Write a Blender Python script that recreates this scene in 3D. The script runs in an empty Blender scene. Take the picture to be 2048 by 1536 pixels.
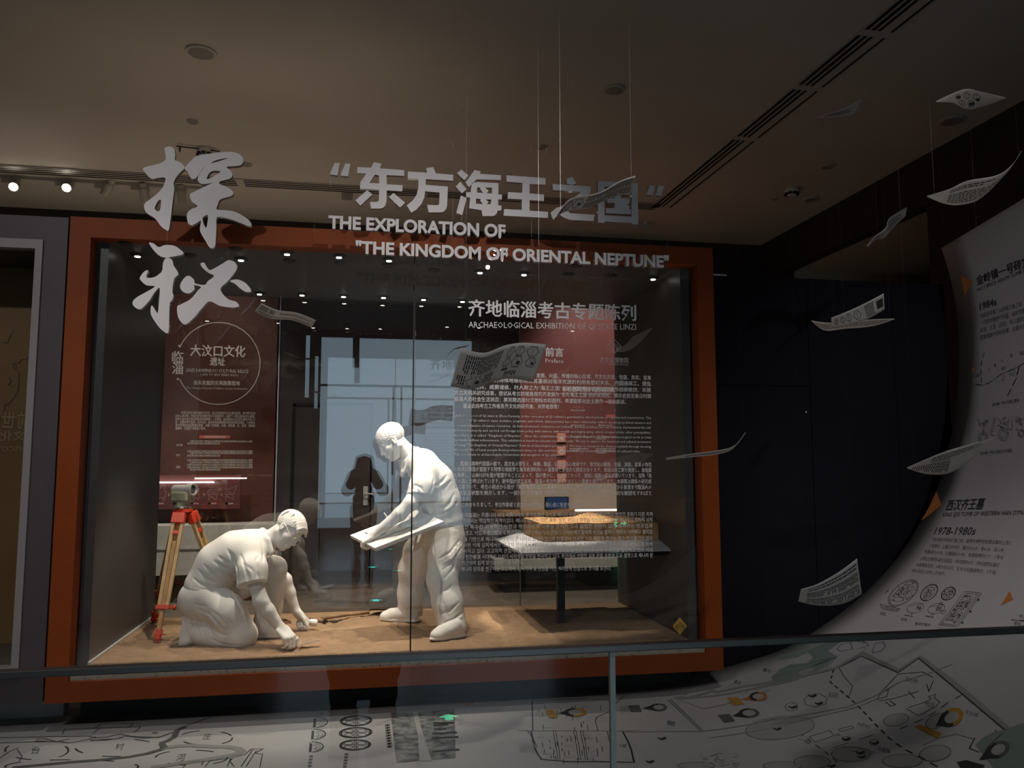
import bpy, bmesh, math, random
import numpy as np
from mathutils import Vector, Matrix, noise

SC = bpy.context.scene
COL = SC.collection
random.seed(7)

# ------------------------------------------------------------------ camera, world, exposure
W, H = 2048, 1536
CAM_YAW, CAM_PITCH, CAM_ROLL, FPX = 0.1815, 0.0997, -0.0013, 1620.0
CAM = np.array([0.0, 0.0, 1.47])
_cy, _sy = math.cos(CAM_YAW), math.sin(CAM_YAW)
_F = np.array([_sy*math.cos(CAM_PITCH), _cy*math.cos(CAM_PITCH), math.sin(CAM_PITCH)])
_R = np.array([_cy, -_sy, 0.0])
_U = np.cross(_R, _F)
_R, _U = math.cos(CAM_ROLL)*_R + math.sin(CAM_ROLL)*_U, -math.sin(CAM_ROLL)*_R + math.cos(CAM_ROLL)*_U
cam = bpy.data.cameras.new('camera')
cam.sensor_width = 36.0
cam.lens = FPX/W*36.0
cam.clip_start = 0.02
camo = bpy.data.objects.new('camera', cam)
COL.objects.link(camo)
camo.matrix_world = Matrix(((_R[0], _U[0], -_F[0], CAM[0]), (_R[1], _U[1], -_F[1], CAM[1]),
                            (_R[2], _U[2], -_F[2], CAM[2]), (0, 0, 0, 1)))
SC.camera = camo

wd = bpy.data.worlds.new('world')
SC.world = wd
wd.use_nodes = True
wd.node_tree.nodes['Background'].inputs[0].default_value = (0.80, 0.68, 0.60, 1)
wd.node_tree.nodes['Background'].inputs[1].default_value = 0.022

SC.view_settings.view_transform = 'Standard'
SC.view_settings.look = 'None'
SC.view_settings.gamma = 1.0
SC.view_settings.exposure = 0.0
SC.view_settings.use_curve_mapping = False
SC.cycles.use_denoising = True
SC.cycles.max_bounces = 8
SC.cycles.diffuse_bounces = 3
SC.cycles.glossy_bounces = 5
SC.cycles.transmission_bounces = 6
SC.cycles.transparent_max_bounces = 28
SC.cycles.caustics_reflective = False
SC.cycles.caustics_refractive = False
SC.cycles.sample_clamp_indirect = 4.0

def spot(name, loc, aim, power, color=(1, 0.9, 0.78), angle=60, blend=0.5, size=0.05):
    l = bpy.data.lights.new(name, 'SPOT')
    l.energy = power; l.color = color; l.spot_size = math.radians(angle); l.spot_blend = blend
    l.shadow_soft_size = size
    o = bpy.data.objects.new(name, l)
    COL.objects.link(o)
    o.location = loc
    o.rotation_euler = (Vector(aim)-Vector(loc)).to_track_quat('-Z', 'Y').to_euler()
    return o

def area(name, loc, aim, power, sx, sy, color=(1, 0.9, 0.78), spread=180):
    l = bpy.data.lights.new(name, 'AREA')
    l.energy = power; l.color = color; l.shape = 'RECTANGLE'; l.size = sx; l.size_y = sy
    l.spread = math.radians(spread)
    o = bpy.data.objects.new(name, l)
    COL.objects.link(o)
    o.location = loc
    o.rotation_euler = (Vector(aim)-Vector(loc)).to_track_quat('-Z', 'Y').to_euler()
    return o

WARM = (1.0, 0.86, 0.70)
NEUT = (1.0, 0.93, 0.88)
# display case: spotlights in its ceiling, all on the left two thirds
spot('case_spotlight', (-0.75, 5.20, 2.72), (-0.75, 5.55, 0.4), 108, WARM, 62, 0.5, 0.02)
spot('case_spotlight', (0.05, 5.20, 2.72), (-0.05, 5.65, 0.4), 108, WARM, 60, 0.5, 0.02)
spot('case_spotlight', (0.55, 5.28, 2.72), (0.50, 5.6, 0.6), 105, WARM, 50, 0.5, 0.02)
spot('case_spotlight', (-0.95, 6.32, 2.72), (-0.75, 5.6, 0.6), 75, WARM, 60, 0.6, 0.02)
spot('case_spotlight', (0.30, 6.32, 2.72), (0.35, 5.75, 0.8), 75, WARM, 60, 0.6, 0.02)
spot('case_spotlight', (1.30, 5.95, 2.72), (1.40, 5.92, 1.0), 230, WARM, 31, 0.3, 0.02)
spot('case_spotlight', (1.35, 5.14, 2.74), (1.45, 5.62, 0.98), 60, WARM, 34, 0.4, 0.02)
# exhibition hall: ceiling spotlights
spot('hall_spotlight', (-2.6, 0.2, 4.35), (-1.3, 4.7, 1.2), 215, NEUT, 70, 0.8, 0.06)
spot('hall_spotlight', (1.75, -1.5, 4.35), (0.35, 5.0, 2.2), 520, NEUT, 22, 1.0, 0.025)
spot('hall_spotlight', (2.2, -1.2, 4.35), (3.95, 4.6, 1.65), 340, (1, 0.88, 0.92), 33, 1.0, 0.04)
spot('hall_spotlight', (0.3, -0.9, 4.35), (2.15, 3.3, 1.55), 120, NEUT, 26, 0.9, 0.03)
spot('hall_spotlight', (-1.6, 0.2, 4.35), (-0.6, 1.7, 1.1), 60, NEUT, 46, 0.9, 0.05)
spot('hall_spotlight', (-1.4, 3.2, 4.40), (-1.2, 4.4, 0.0), 105, NEUT, 62, 0.9, 0.06)
spot('hall_spotlight', (1.9, 2.9, 4.40), (2.3, 4.1, 0.0), 80, NEUT, 70, 1.0, 0.10)
# added unseen uplights brightening the ceiling, over the case and in the room beyond
area('added_ceiling_fill', (-0.8, 5.9, 3.0), (-0.8, 6.6, 4.48), 4.2, 2.6, 0.3, (1, 0.82, 0.64))
area('added_ceiling_fill', (-2.2, 8.8, 2.9), (-2.2, 8.3, 4.48), 8, 5.0, 0.4, (1, 0.84, 0.66))
# room beyond the case
spot('gallery_spotlight', (-1.3, 8.0, 4.3), (-2.3, 10.0, 1.9), 120, (1, 0.82, 0.72), 70, 0.8, 0.06)
spot('gallery_spotlight', (2.9, 8.3, 4.3), (2.9, 10.0, 2.3), 220, (1, 0.82, 0.80), 60, 0.8, 0.06)
spot('gallery_spotlight', (-2.3, 7.4, 4.3), (-2.3, 9.3, 0.6), 420, WARM, 50, 0.8, 0.06)
spot('gallery_spotlight', (1.2, 7.2, 4.3), (1.0, 8.6, 0.0), 560, WARM, 100, 0.8, 0.06)

# ------------------------------------------------------------------ seeing: pixels of the frame to points in the place
def ray(px, py):
    return _F + _R*((px-W/2)/FPX) - _U*((py-H/2)/FPX)
def atY(px, py, Y):
    d = ray(px, py); return CAM + d*(Y/d[1])
def atZ(px, py, Z):
    d = ray(px, py); return CAM + d*((Z-CAM[2])/d[2])
def atX(px, py, X):
    d = ray(px, py); return CAM + d*(X/d[0])
def V(a): return Vector((float(a[0]), float(a[1]), float(a[2])))

# ------------------------------------------------------------------ materials
MATS = {}
def mat(name, color, rough=0.6, metal=0.0, spec=0.5, emit=None, estr=0.0):
    if name in MATS: return MATS[name]
    m = bpy.data.materials.new(name); m.use_nodes = True
    b = m.node_tree.nodes['Principled BSDF']
    b.inputs['Base Color'].default_value = (*color, 1)
    b.inputs['Roughness'].default_value = rough
    b.inputs['Metallic'].default_value = metal
    b.inputs['Specular IOR Level'].default_value = spec
    if emit:
        b.inputs['Emission Color'].default_value = (*emit, 1)
        b.inputs['Emission Strength'].default_value = estr
    MATS[name] = m
    return m

def noisy(name, c1, c2, scale=20, rough=0.8, detail=6, bump=0.0, bscale=None, spec=0.3, ramp=(0.35, 0.65), metal=0.0):
    if name in MATS: return MATS[name]
    m = mat(name, c1, rough, metal, spec)
    nt = m.node_tree; b = nt.nodes['Principled BSDF']
    tc = nt.nodes.new('ShaderNodeTexCoord')
    n = nt.nodes.new('ShaderNodeTexNoise'); n.inputs['Scale'].default_value = scale; n.inputs['Detail'].default_value = detail
    r = nt.nodes.new('ShaderNodeValToRGB')
    r.color_ramp.elements[0].position = ramp[0]; r.color_ramp.elements[0].color = (*c1, 1)
    r.color_ramp.elements[1].position = ramp[1]; r.color_ramp.elements[1].color = (*c2, 1)
    nt.links.new(tc.outputs['Object'], n.inputs['Vector'])
    nt.links.new(n.outputs['Fac'], r.inputs['Fac'])
    nt.links.new(r.outputs['Color'], b.inputs['Base Color'])
    if bump:
        n2 = nt.nodes.new('ShaderNodeTexNoise'); n2.inputs['Scale'].default_value = bscale or scale*3; n2.inputs['Detail'].default_value = 5
        nt.links.new(tc.outputs['Object'], n2.inputs['Vector'])
        bp = nt.nodes.new('ShaderNodeBump'); bp.inputs['Strength'].default_value = bump; bp.inputs['Distance'].default_value = 0.01
        nt.links.new(n2.outputs['Fac'], bp.inputs['Height'])
        nt.links.new(bp.outputs['Normal'], b.inputs['Normal'])
    return m

def wood(name, c1, c2, scale=6.0, axis=2, rough=0.45):
    if name in MATS: return MATS[name]
    m = mat(name, c1, rough); nt = m.node_tree; b = nt.nodes['Principled BSDF']
    tc = nt.nodes.new('ShaderNodeTexCoord'); mp = nt.nodes.new('ShaderNodeMapping')
    s = [scale*6]*3; s[axis] = scale*0.5
    mp.inputs['Scale'].default_value = s
    n = nt.nodes.new('ShaderNodeTexNoise'); n.inputs['Scale'].default_value = 1.0; n.inputs['Detail'].default_value = 8
    r = nt.nodes.new('ShaderNodeValToRGB')
    r.color_ramp.elements[0].position = 0.35; r.color_ramp.elements[0].color = (*c1, 1)
    r.color_ramp.elements[1].position = 0.65; r.color_ramp.elements[1].color = (*c2, 1)
    nt.links.new(tc.outputs['Object'], mp.inputs['Vector']); nt.links.new(mp.outputs['Vector'], n.inputs['Vector'])
    nt.links.new(n.outputs['Fac'], r.inputs['Fac']); nt.links.new(r.outputs['Color'], b.inputs['Base Color'])
    return m

def glass(name, tint=(0.96, 0.98, 0.98), rough=0.0, refl=1.0, base=0.04):
    """clear sheet glass: what it lets through plus its mirror reflection (Fresnel)"""
    if name in MATS: return MATS[name]
    m = bpy.data.materials.new(name); m.use_nodes = True
    nt = m.node_tree; nt.nodes.clear()
    out = nt.nodes.new('ShaderNodeOutputMaterial')
    tr = nt.nodes.new('ShaderNodeBsdfTransparent'); tr.inputs[0].default_value = (*tint, 1)
    gl = nt.nodes.new('ShaderNodeBsdfGlossy'); gl.inputs['Roughness'].default_value = rough
    gl.inputs['Color'].default_value = (refl, refl, refl, 1)
    fr = nt.nodes.new('ShaderNodeFresnel'); fr.inputs['IOR'].default_value = (1+math.sqrt(base))/(1-math.sqrt(base))
    mx = nt.nodes.new('ShaderNodeMixShader')
    geo = nt.nodes.new('ShaderNodeNewGeometry')
    # light meets either face from outside: always use the outward Fresnel value
    sw = nt.nodes.new('ShaderNodeMath'); sw.operation = 'MULTIPLY'
    inv = nt.nodes.new('ShaderNodeMath'); inv.operation = 'SUBTRACT'; inv.inputs[0].default_value = 1.0
    nt.links.new(geo.outputs['Backfacing'], inv.inputs[1])
    nt.links.new(fr.outputs[0], sw.inputs[0]); nt.links.new(inv.outputs[0], sw.inputs[1])
    nt.links.new(sw.outputs[0], mx.inputs[0])
    nt.links.new(tr.outputs[0], mx.inputs[1]); nt.links.new(gl.outputs[0], mx.inputs[2])
    nt.links.new(mx.outputs[0], out.inputs[0])
    MATS[name] = m
    return m

# ------------------------------------------------------------------ objects
def tag(o, label, cat, group=None, kind=None):
    if label: o['label'] = label
    if cat: o['category'] = cat
    if group: o['group'] = group
    if kind: o['kind'] = kind
    return o

def thing(name, label, cat, loc=(0, 0, 0), group=None, kind=None):
    o = bpy.data.objects.new(name, None); COL.objects.link(o)
    o.empty_display_size = 0.05
    o.location = loc
    return tag(o, label, cat, group, kind)

def link(name, me, m, parent=None, smooth=False):
    o = bpy.data.objects.new(name, me); COL.objects.link(o)
    for x in (m if isinstance(m, (list, tuple)) else [m]): me.materials.append(x)
    if parent is not None:
        o.parent = parent
        chain = Matrix.Identity(4); p = parent
        while p is not None:
            chain = p.matrix_basis @ chain if p.parent is None else p.matrix_basis @ chain
            p = p.parent
        o.matrix_basis = chain.inverted()   # mesh data are written in world coordinates
    if smooth:
        for p_ in me.polygons: p_.use_smooth = True
    return o

def structure(o):
    o['kind'] = 'structure'
    return o

class MB:
    """collects shapes (world coordinates) and links them as ONE mesh object"""
    def __init__(self): self.v = []; self.f = []; self.mi = []; self.cur = 0
    def add(self, vs, fs):
        n = len(self.v)
        self.v += [tuple(float(c) for c in p) for p in vs]
        self.f += [tuple(i+n for i in f) for f in fs]
        self.mi += [self.cur]*len(fs)
        return self
    def box(self, x0, x1, y0, y1, z0, z1, M=None):
        vs = [Vector((x, y, z)) for x in (x0, x1) for y in (y0, y1) for z in (z0, z1)]
        if M is not None: vs = [M @ p for p in vs]
        return self.add(vs, [(0, 1, 3, 2), (4, 6, 7, 5), (0, 4, 5, 1), (2, 3, 7, 6), (0, 2, 6, 4), (1, 5, 7, 3)])
    def quad(self, a, b, c, d): return self.add([a, b, c, d], [(0, 1, 2, 3)])
    def prism(self, poly, axis_vec):
        """closed outline (3-D points) pushed along axis_vec"""
        n = len(poly); a = np.array(axis_vec, float)
        vs = [np.array(p, float) for p in poly]+[np.array(p, float)+a for p in poly]
        fs = [tuple(range(n))[::-1], tuple(range(n, 2*n))]+[(i, (i+1) % n, (i+1) % n+n, i+n) for i in range(n)]
        return self.add(vs, fs)
    def tube(self, pts, rad, n=10, cap=True):
        pts = [np.array(p, float) for p in pts]
        if not isinstance(rad, (list, tuple)): rad = [rad]*len(pts)
        rings = []; ref = None
        for i, p in enumerate(pts):
            t = pts[min(i+1, len(pts)-1)]-pts[max(i-1, 0)]
            t = t/(np.linalg.norm(t)+1e-12)
            if ref is None:
                ref = np.array([0, 0, 1.0]) if abs(t[2]) < 0.9 else np.array([1.0, 0, 0])
            a = np.cross(t, ref); a /= np.linalg.norm(a)+1e-12
            b = np.cross(a, t); ref = b
            rings.append([p+rad[i]*(math.cos(2*math.pi*k/n)*a+math.sin(2*math.pi*k/n)*b) for k in range(n)])
        vs = [q for r in rings for q in r]; fs = []
        for i in range(len(pts)-1):
            for k in range(n):
                k2 = (k+1) % n
                fs.append((i*n+k, i*n+k2, (i+1)*n+k2, (i+1)*n+k))
        if cap:
            fs.append(tuple(range(n))[::-1]); fs.append(tuple(range((len(pts)-1)*n, len(pts)*n)))
        return self.add(vs, fs)
    def lathe(self, base, axis, prof, n=24):
        """prof: (distance along axis, radius)"""
        a = np.array(axis, float); a /= np.linalg.norm(a)
        return self.tube_prof(np.array(base, float), a, prof, n)
    def tube_prof(self, base, a, prof, n):
        ref = np.array([0, 0, 1.0]) if abs(a[2]) < 0.9 else np.array([1.0, 0, 0])
        u = np.cross(a, ref); u /= np.linalg.norm(u); w = np.cross(u, a)
        vs = []; fs = []
        for d, r in prof:
            for k in range(n):
                t = 2*math.pi*k/n
                vs.append(base+a*d+r*(math.cos(t)*u+math.sin(t)*w))
        for i in range(len(prof)-1):
            for k in range(n):
                k2 = (k+1) % n
                fs.append((i*n+k, i*n+k2, (i+1)*n+k2, (i+1)*n+k))
        fs.append(tuple(range(n))[::-1]); fs.append(tuple(range((len(prof)-1)*n, len(prof)*n)))
        return self.add(vs, fs)
    def mesh(self, name):
        me = bpy.data.meshes.new(name)
        me.from_pydata(self.v, [], self.f)
        if any(self.mi): me.polygons.foreach_set('material_index', self.mi)
        me.update()
        return me
    def build(self, name, m, parent=None, smooth=False, bevel=0.0, fix=True):
        me = self.mesh(name)
        if fix:
            bm = bmesh.new(); bm.from_mesh(me)
            bmesh.ops.recalc_face_normals(bm, faces=bm.faces[:])
            bm.to_mesh(me); bm.free()
        o = link(name, me, m, parent, smooth)
        if bevel:
            md = o.modifiers.new('edge', 'BEVEL'); md.width = bevel; md.segments = 2; md.limit_method = 'ANGLE'
        if smooth:
            md = o.modifiers.new('ws', 'WEIGHTED_NORMAL') if False else None
        return o

def smooth_by_angle(o, deg=40):
    me = o.data
    bm = bmesh.new(); bm.from_mesh(me)
    for f in bm.faces: f.smooth = True
    for e in bm.edges:
        if len(e.link_faces) == 2: e.smooth = e.calc_face_angle(0) < math.radians(deg)
        else: e.smooth = False
    bm.to_mesh(me); bm.free()
    return o

# ------------------------------------------------------------------ lettering
def text_tris(s, bold=0.0, res=2, italic=0.0):
    """lettering as flat triangles in units of its own size: (n,2) points, faces; x from 0"""
    cu = bpy.data.curves.new('lettering', 'FONT')
    cu.body = s; cu.size = 1.0; cu.resolution_u = res; cu.offset = bold; cu.shear = italic
    ob = bpy.data.objects.new('lettering', cu); COL.objects.link(ob)
    dg = bpy.context.evaluated_depsgraph_get()
    me = bpy.data.meshes.new_from_object(ob.evaluated_get(dg))
    pts = np.array([(v.co.x, v.co.y) for v in me.vertices]) if len(me.vertices) else np.zeros((0, 2))
    fs = [tuple(p.vertices) for p in me.polygons]
    bpy.data.objects.remove(ob); bpy.data.curves.remove(cu); bpy.data.meshes.remove(me)
    return pts, fs

def text_curve_mesh(s, depth, bold=0.0, res=4, bevel=0.0):
    cu = bpy.data.curves.new('lettering', 'FONT')
    cu.body = s; cu.size = 1.0; cu.resolution_u = res; cu.offset = bold; cu.extrude = depth
    cu.bevel_depth = bevel; cu.bevel_resolution = 0
    ob = bpy.data.objects.new('lettering', cu); COL.objects.link(ob)
    dg = bpy.context.evaluated_depsgraph_get()
    me = bpy.data.meshes.new_from_object(ob.evaluated_get(dg))
    bpy.data.objects.remove(ob); bpy.data.curves.remove(cu)
    return me

def lay_text(mb, s, fn, bold=0.0, res=2, fit=True):
    """lays a line of lettering with fn(u, v): u 0..1 along the line, v in line heights (0 baseline, 1 cap height)"""
    pts, fs = text_tris(s, 0.0, res)
    if not len(pts): return
    x0, x1 = pts[:, 0].min(), pts[:, 0].max()
    cap = 0.73
    for k, (ox, oy) in enumerate(((0, 0),) if bold <= 0 else ((-bold, 0), (bold, 0), (0, bold*.7), (0, -bold*.7))):
        P = np.array([fn((p[0]+ox-x0)/(x1-x0), (p[1]+oy)/cap) for p in pts])
        if k: d = CAM-P; P = P+d/np.linalg.norm(d, axis=1)[:, None]*.0004*k      # layers of a heavy line lie just over one another
        mb.add(P, fs)
# ------------------------------------------------------------------ sculpting: solid shapes blended into one continuous surface
class Clay:
    def __init__(self, lo, hi, h):
        self.lo = np.array(lo, float); self.h = h
        self.n = np.ceil((np.array(hi)-self.lo)/h).astype(int)+1
        self.F = np.full(self.n, 0.2, np.float32)
        self.ax = [self.lo[i]+h*np.arange(self.n[i]) for i in range(3)]
    def _win(self, lo, hi, pad):
        a = np.clip(np.floor((np.array(lo)-pad-self.lo)/self.h).astype(int), 0, self.n)
        b = np.clip(np.ceil((np.array(hi)+pad-self.lo)/self.h).astype(int)+1, 0, self.n)
        sl = tuple(slice(a[i], b[i]) for i in range(3))
        if any(b <= a): return None, None
        g = np.meshgrid(*[self.ax[i][sl[i]].astype(np.float32) for i in range(3)], indexing='ij')
        return sl, g
    def _mix(self, sl, d, k, sub):
        A = self.F[sl]
        if sub:
            d = -d
            if k > 0:
                hh = np.clip(0.5-0.5*(A-d)/k, 0, 1)
                self.F[sl] = A*(1-hh)+d*hh+k*hh*(1-hh)
            else: self.F[sl] = np.maximum(A, d)
        else:
            if k > 0:
                hh = np.clip(0.5+0.5*(A-d)/k, 0, 1)
                self.F[sl] = A*(1-hh)+d*hh-k*hh*(1-hh)
            else: self.F[sl] = np.minimum(A, d)
    def cap(self, a, b, ra, rb=None, k=0.02, sub=False):
        """tapered limb piece from a to b"""
        rb = ra if rb is None else rb
        a = np.array(a, float); b = np.array(b, float)
        r = max(ra, rb)
        sl, g = self._win(np.minimum(a, b)-r, np.maximum(a, b)+r, k+0.03)
        if sl is None: return self
        ab = b-a; L = float(ab@ab)+1e-12
        t = np.clip(((g[0]-a[0])*ab[0]+(g[1]-a[1])*ab[1]+(g[2]-a[2])*ab[2])/L, 0, 1)
        d = np.sqrt((g[0]-a[0]-t*ab[0])**2+(g[1]-a[1]-t*ab[1])**2+(g[2]-a[2]-t*ab[2])**2)-(ra+(rb-ra)*t)
        self._mix(sl, d, k, sub); return self
    def chain(self, pts, rads, k=0.02, sub=False):
        for i in range(len(pts)-1): self.cap(pts[i], pts[i+1], rads[i], rads[i+1], k, sub)
        return self
    def ell(self, c, r, ax=None, k=0.02, sub=False):
        """ellipsoid; ax: rows are its axes"""
        c = np.array(c, float); r = np.array(r, float)
        A = np.eye(3) if ax is None else np.array(ax, float)
        ext = np.sqrt(((A.T*r)**2).sum(1))
        sl, g = self._win(c-ext, c+ext, k+0.03)
        if sl is None: return self
        q = [(g[0]-c[0])*A[i][0]+(g[1]-c[1])*A[i][1]+(g[2]-c[2])*A[i][2] for i in range(3)]
        k0 = np.sqrt(sum((q[i]/r[i])**2 for i in range(3)))
        k1 = np.sqrt(sum((q[i]/r[i]**2)**2 for i in range(3)))+1e-6
        d = k0*(k0-1)/k1
        self._mix(sl, np.where(k0 < 0.2, -r.min()*0.8, d).astype(np.float32), k, sub); return self
    def rbox(self, c, half, ax, rad, k=0.01, sub=False):
        """rounded block"""
        c = np.array(c, float); A = np.array(ax, float); half = np.array(half, float)
        ext = np.abs(A.T)@(half)+rad
        sl, g = self._win(c-ext, c+ext, k+0.03)
        if sl is None: return self
        q = [np.abs((g[0]-c[0])*A[i][0]+(g[1]-c[1])*A[i][1]+(g[2]-c[2])*A[i][2])-(half[i]-rad) for i in range(3)]
        d = np.sqrt(sum(np.maximum(x, 0)**2 for x in q))+np.minimum(np.maximum(np.maximum(q[0], q[1]), q[2]), 0)-rad
        self._mix(sl, d, k, sub); return self
    def cut(self, p, n, k=0.004, near=None):
        """takes away everything on the far side of a plane (within a ball: near = centre, radius)"""
        p = np.array(p, float); n = np.array(n, float)/np.linalg.norm(n)
        if near is None: sl, g = self._win(self.lo, self.lo+self.h*self.n, 0)
        else: sl, g = self._win(np.array(near[0])-near[1], np.array(near[0])+near[1], 0)
        if sl is None: return self
        d = -((g[0]-p[0])*n[0]+(g[1]-p[1])*n[1]+(g[2]-p[2])*n[2])
        if near is not None:
            c = np.array(near[0], float)
            d = np.maximum(d, np.sqrt((g[0]-c[0])**2+(g[1]-c[1])**2+(g[2]-c[2])**2)-near[1])
        self._mix(sl, d, k, True); return self
    def noise(self, amp, freq, lo=None, hi=None, seed=0, stretch=(1, 1, 1)):
        sl, g = self._win(self.lo if lo is None else lo, self.lo+self.h*self.n if hi is None else hi, 0)
        if sl is None: return self
        rs = np.random.RandomState(seed); s = 0
        for i in range(7):
            k = rs.randn(3)*freq*np.array(stretch); ph = rs.rand()*6.28
            s = s+np.sin(k[0]*g[0]+k[1]*g[1]+k[2]*g[2]+ph)
        self.F[sl] += (amp*s/2.6).astype(np.float32); return self
    def value(self, p):
        q = (np.array(p)-self.lo)/self.h
        i = np.floor(q).astype(int)
        if (i < 0).any() or (i+1 >= self.n).any(): return 1.0
        f = q-i; v = 0
        for a in (0, 1):
            for b in (0, 1):
                for c in (0, 1):
                    v += self.F[i[0]+a, i[1]+b, i[2]+c]*(f[0] if a else 1-f[0])*(f[1] if b else 1-f[1])*(f[2] if c else 1-f[2])
        return float(v)
    def touch(self, px, py, y0, y1):
        """the surface point seen at a pixel of the frame"""
        d = ray(px, py); d = d/d[1]
        y = y0
        while y < y1:
            if self.value(CAM+d*y) < 0: return CAM+d*y
            y += self.h*0.5
        return None
    def fold(self, pix, y0, y1, r=0.008, depth=0.5, ridge=False, k=0.008):
        """a crease (or a ridge) along a line drawn on the surface"""
        r = r*.78; depth = depth*(.8 if not ridge else .7)
        pts = []
        for i in range(len(pix)-1):
            for t in np.linspace(0, 1, 6, endpoint=False):
                pts.append((pix[i][0]+(pix[i+1][0]-pix[i][0])*t, pix[i][1]+(pix[i+1][1]-pix[i][1])*t))
        pts.append(pix[-1])
        P = []
        for p in pts:
            q = self.touch(p[0], p[1], y0, y1)
            if q is not None:
                d = ray(*p); d = d/np.linalg.norm(d)
                P.append(q-d*r*(1-depth) if not ridge else q+d*r*(1-depth))
        n = len(P)
        for i in range(n-1):
            if np.linalg.norm(P[i+1]-P[i]) > 0.08: continue
            ta = math.sin(math.pi*min(max((i+0.3)/n, 0.03), 1)); tb = math.sin(math.pi*min((i+1.3)/n, 0.97))
            self.cap(P[i], P[i+1], r*(0.35+0.65*ta), r*(0.35+0.65*tb), k, not ridge)
        return self
    def surface(self, name, relax=2):
        F = self.F; nx, ny, nz = F.shape
        ins = F < 0
        cnt = np.zeros((nx-1, ny-1, nz-1), np.int8)
        for a in (0, 1):
            for b in (0, 1):
                for c in (0, 1): cnt += ins[a:nx-1+a, b:ny-1+b, c:nz-1+c]
        act = (cnt > 0) & (cnt < 8)
        idx = np.full(act.shape, -1, np.int64)
        I = np.argwhere(act); idx[act] = np.arange(len(I))
        S = np.zeros((len(I), 3)); N = np.zeros(len(I))
        offs = [(a, b, c) for a in (0, 1) for b in (0, 1) for c in (0, 1)]
        for o in offs:
            for ax in range(3):
                if o[ax]: continue
                o2 = list(o); o2[ax] = 1
                fa = F[I[:, 0]+o[0], I[:, 1]+o[1], I[:, 2]+o[2]]; fb = F[I[:, 0]+o2[0], I[:, 1]+o2[1], I[:, 2]+o2[2]]
                m = (fa < 0) != (fb < 0)
                t = np.where(m, fa/np.where(m, fa-fb, 1), 0)
                p = np.tile(np.array(o, float), (len(I), 1)); p[:, ax] += t
                S[m] += p[m]; N[m] += 1
        P = self.lo+self.h*(I+S/N[:, None])
        quads = []
        for ax in range(3):
            u, w = (ax+1) % 3, (ax+2) % 3
            sa = [slice(None)]*3; sb = [slice(None)]*3
            sa[ax] = slice(0, -1); sb[ax] = slice(1, None)
            ia, ib = ins[tuple(sa)], ins[tuple(sb)]
            E = np.argwhere(ia != ib)
            ok = (E[:, u] > 0) & (E[:, w] > 0) & (E[:, u] < F.shape[u]-1) & (E[:, w] < F.shape[w]-1)
            E = E[ok]
            fl = ia[E[:, 0], E[:, 1], E[:, 2]]
            c = []
            for du, dw in ((-1, -1), (0, -1), (0, 0), (-1, 0)):
                e = E.copy(); e[:, u] += du; e[:, w] += dw
                c.append(idx[e[:, 0], e[:, 1], e[:, 2]])
            q = np.stack(c, 1)
            q[~fl] = q[~fl][:, ::-1]
            quads.append(q)
        Q = np.concatenate(quads)
        Q = Q[(Q >= 0).all(1)]
        for _ in range(relax):
            acc = np.zeros_like(P); n = np.zeros(len(P))
            for a in range(4):
                b = (a+1) % 4
                np.add.at(acc, Q[:, a], P[Q[:, b]]); np.add.at(n, Q[:, a], 1)
                np.add.at(acc, Q[:, b], P[Q[:, a]]); np.add.at(n, Q[:, b], 1)
            P = P*0.5+0.5*acc/np.maximum(n, 1)[:, None]
        me = bpy.data.meshes.new(name)
        me.vertices.add(len(P)); me.vertices.foreach_set('co', P.ravel())
        me.loops.add(len(Q)*4); me.loops.foreach_set('vertex_index', Q.ravel().astype(np.int32))
        me.polygons.add(len(Q))
        me.polygons.foreach_set('loop_start', np.arange(0, len(Q)*4, 4, dtype=np.int32))
        me.polygons.foreach_set('use_smooth', np.ones(len(Q), bool))
        me.update(calc_edges=True); me.validate()
        return me

def unit(a):
    a = np.array(a, float); return a/np.linalg.norm(a)
def rot(v, axis, deg):
    a = unit(axis); t = math.radians(deg); v = np.array(v, float)
    return v*math.cos(t)+np.cross(a, v)*math.sin(t)+a*(a@v)*(1-math.cos(t))

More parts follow.
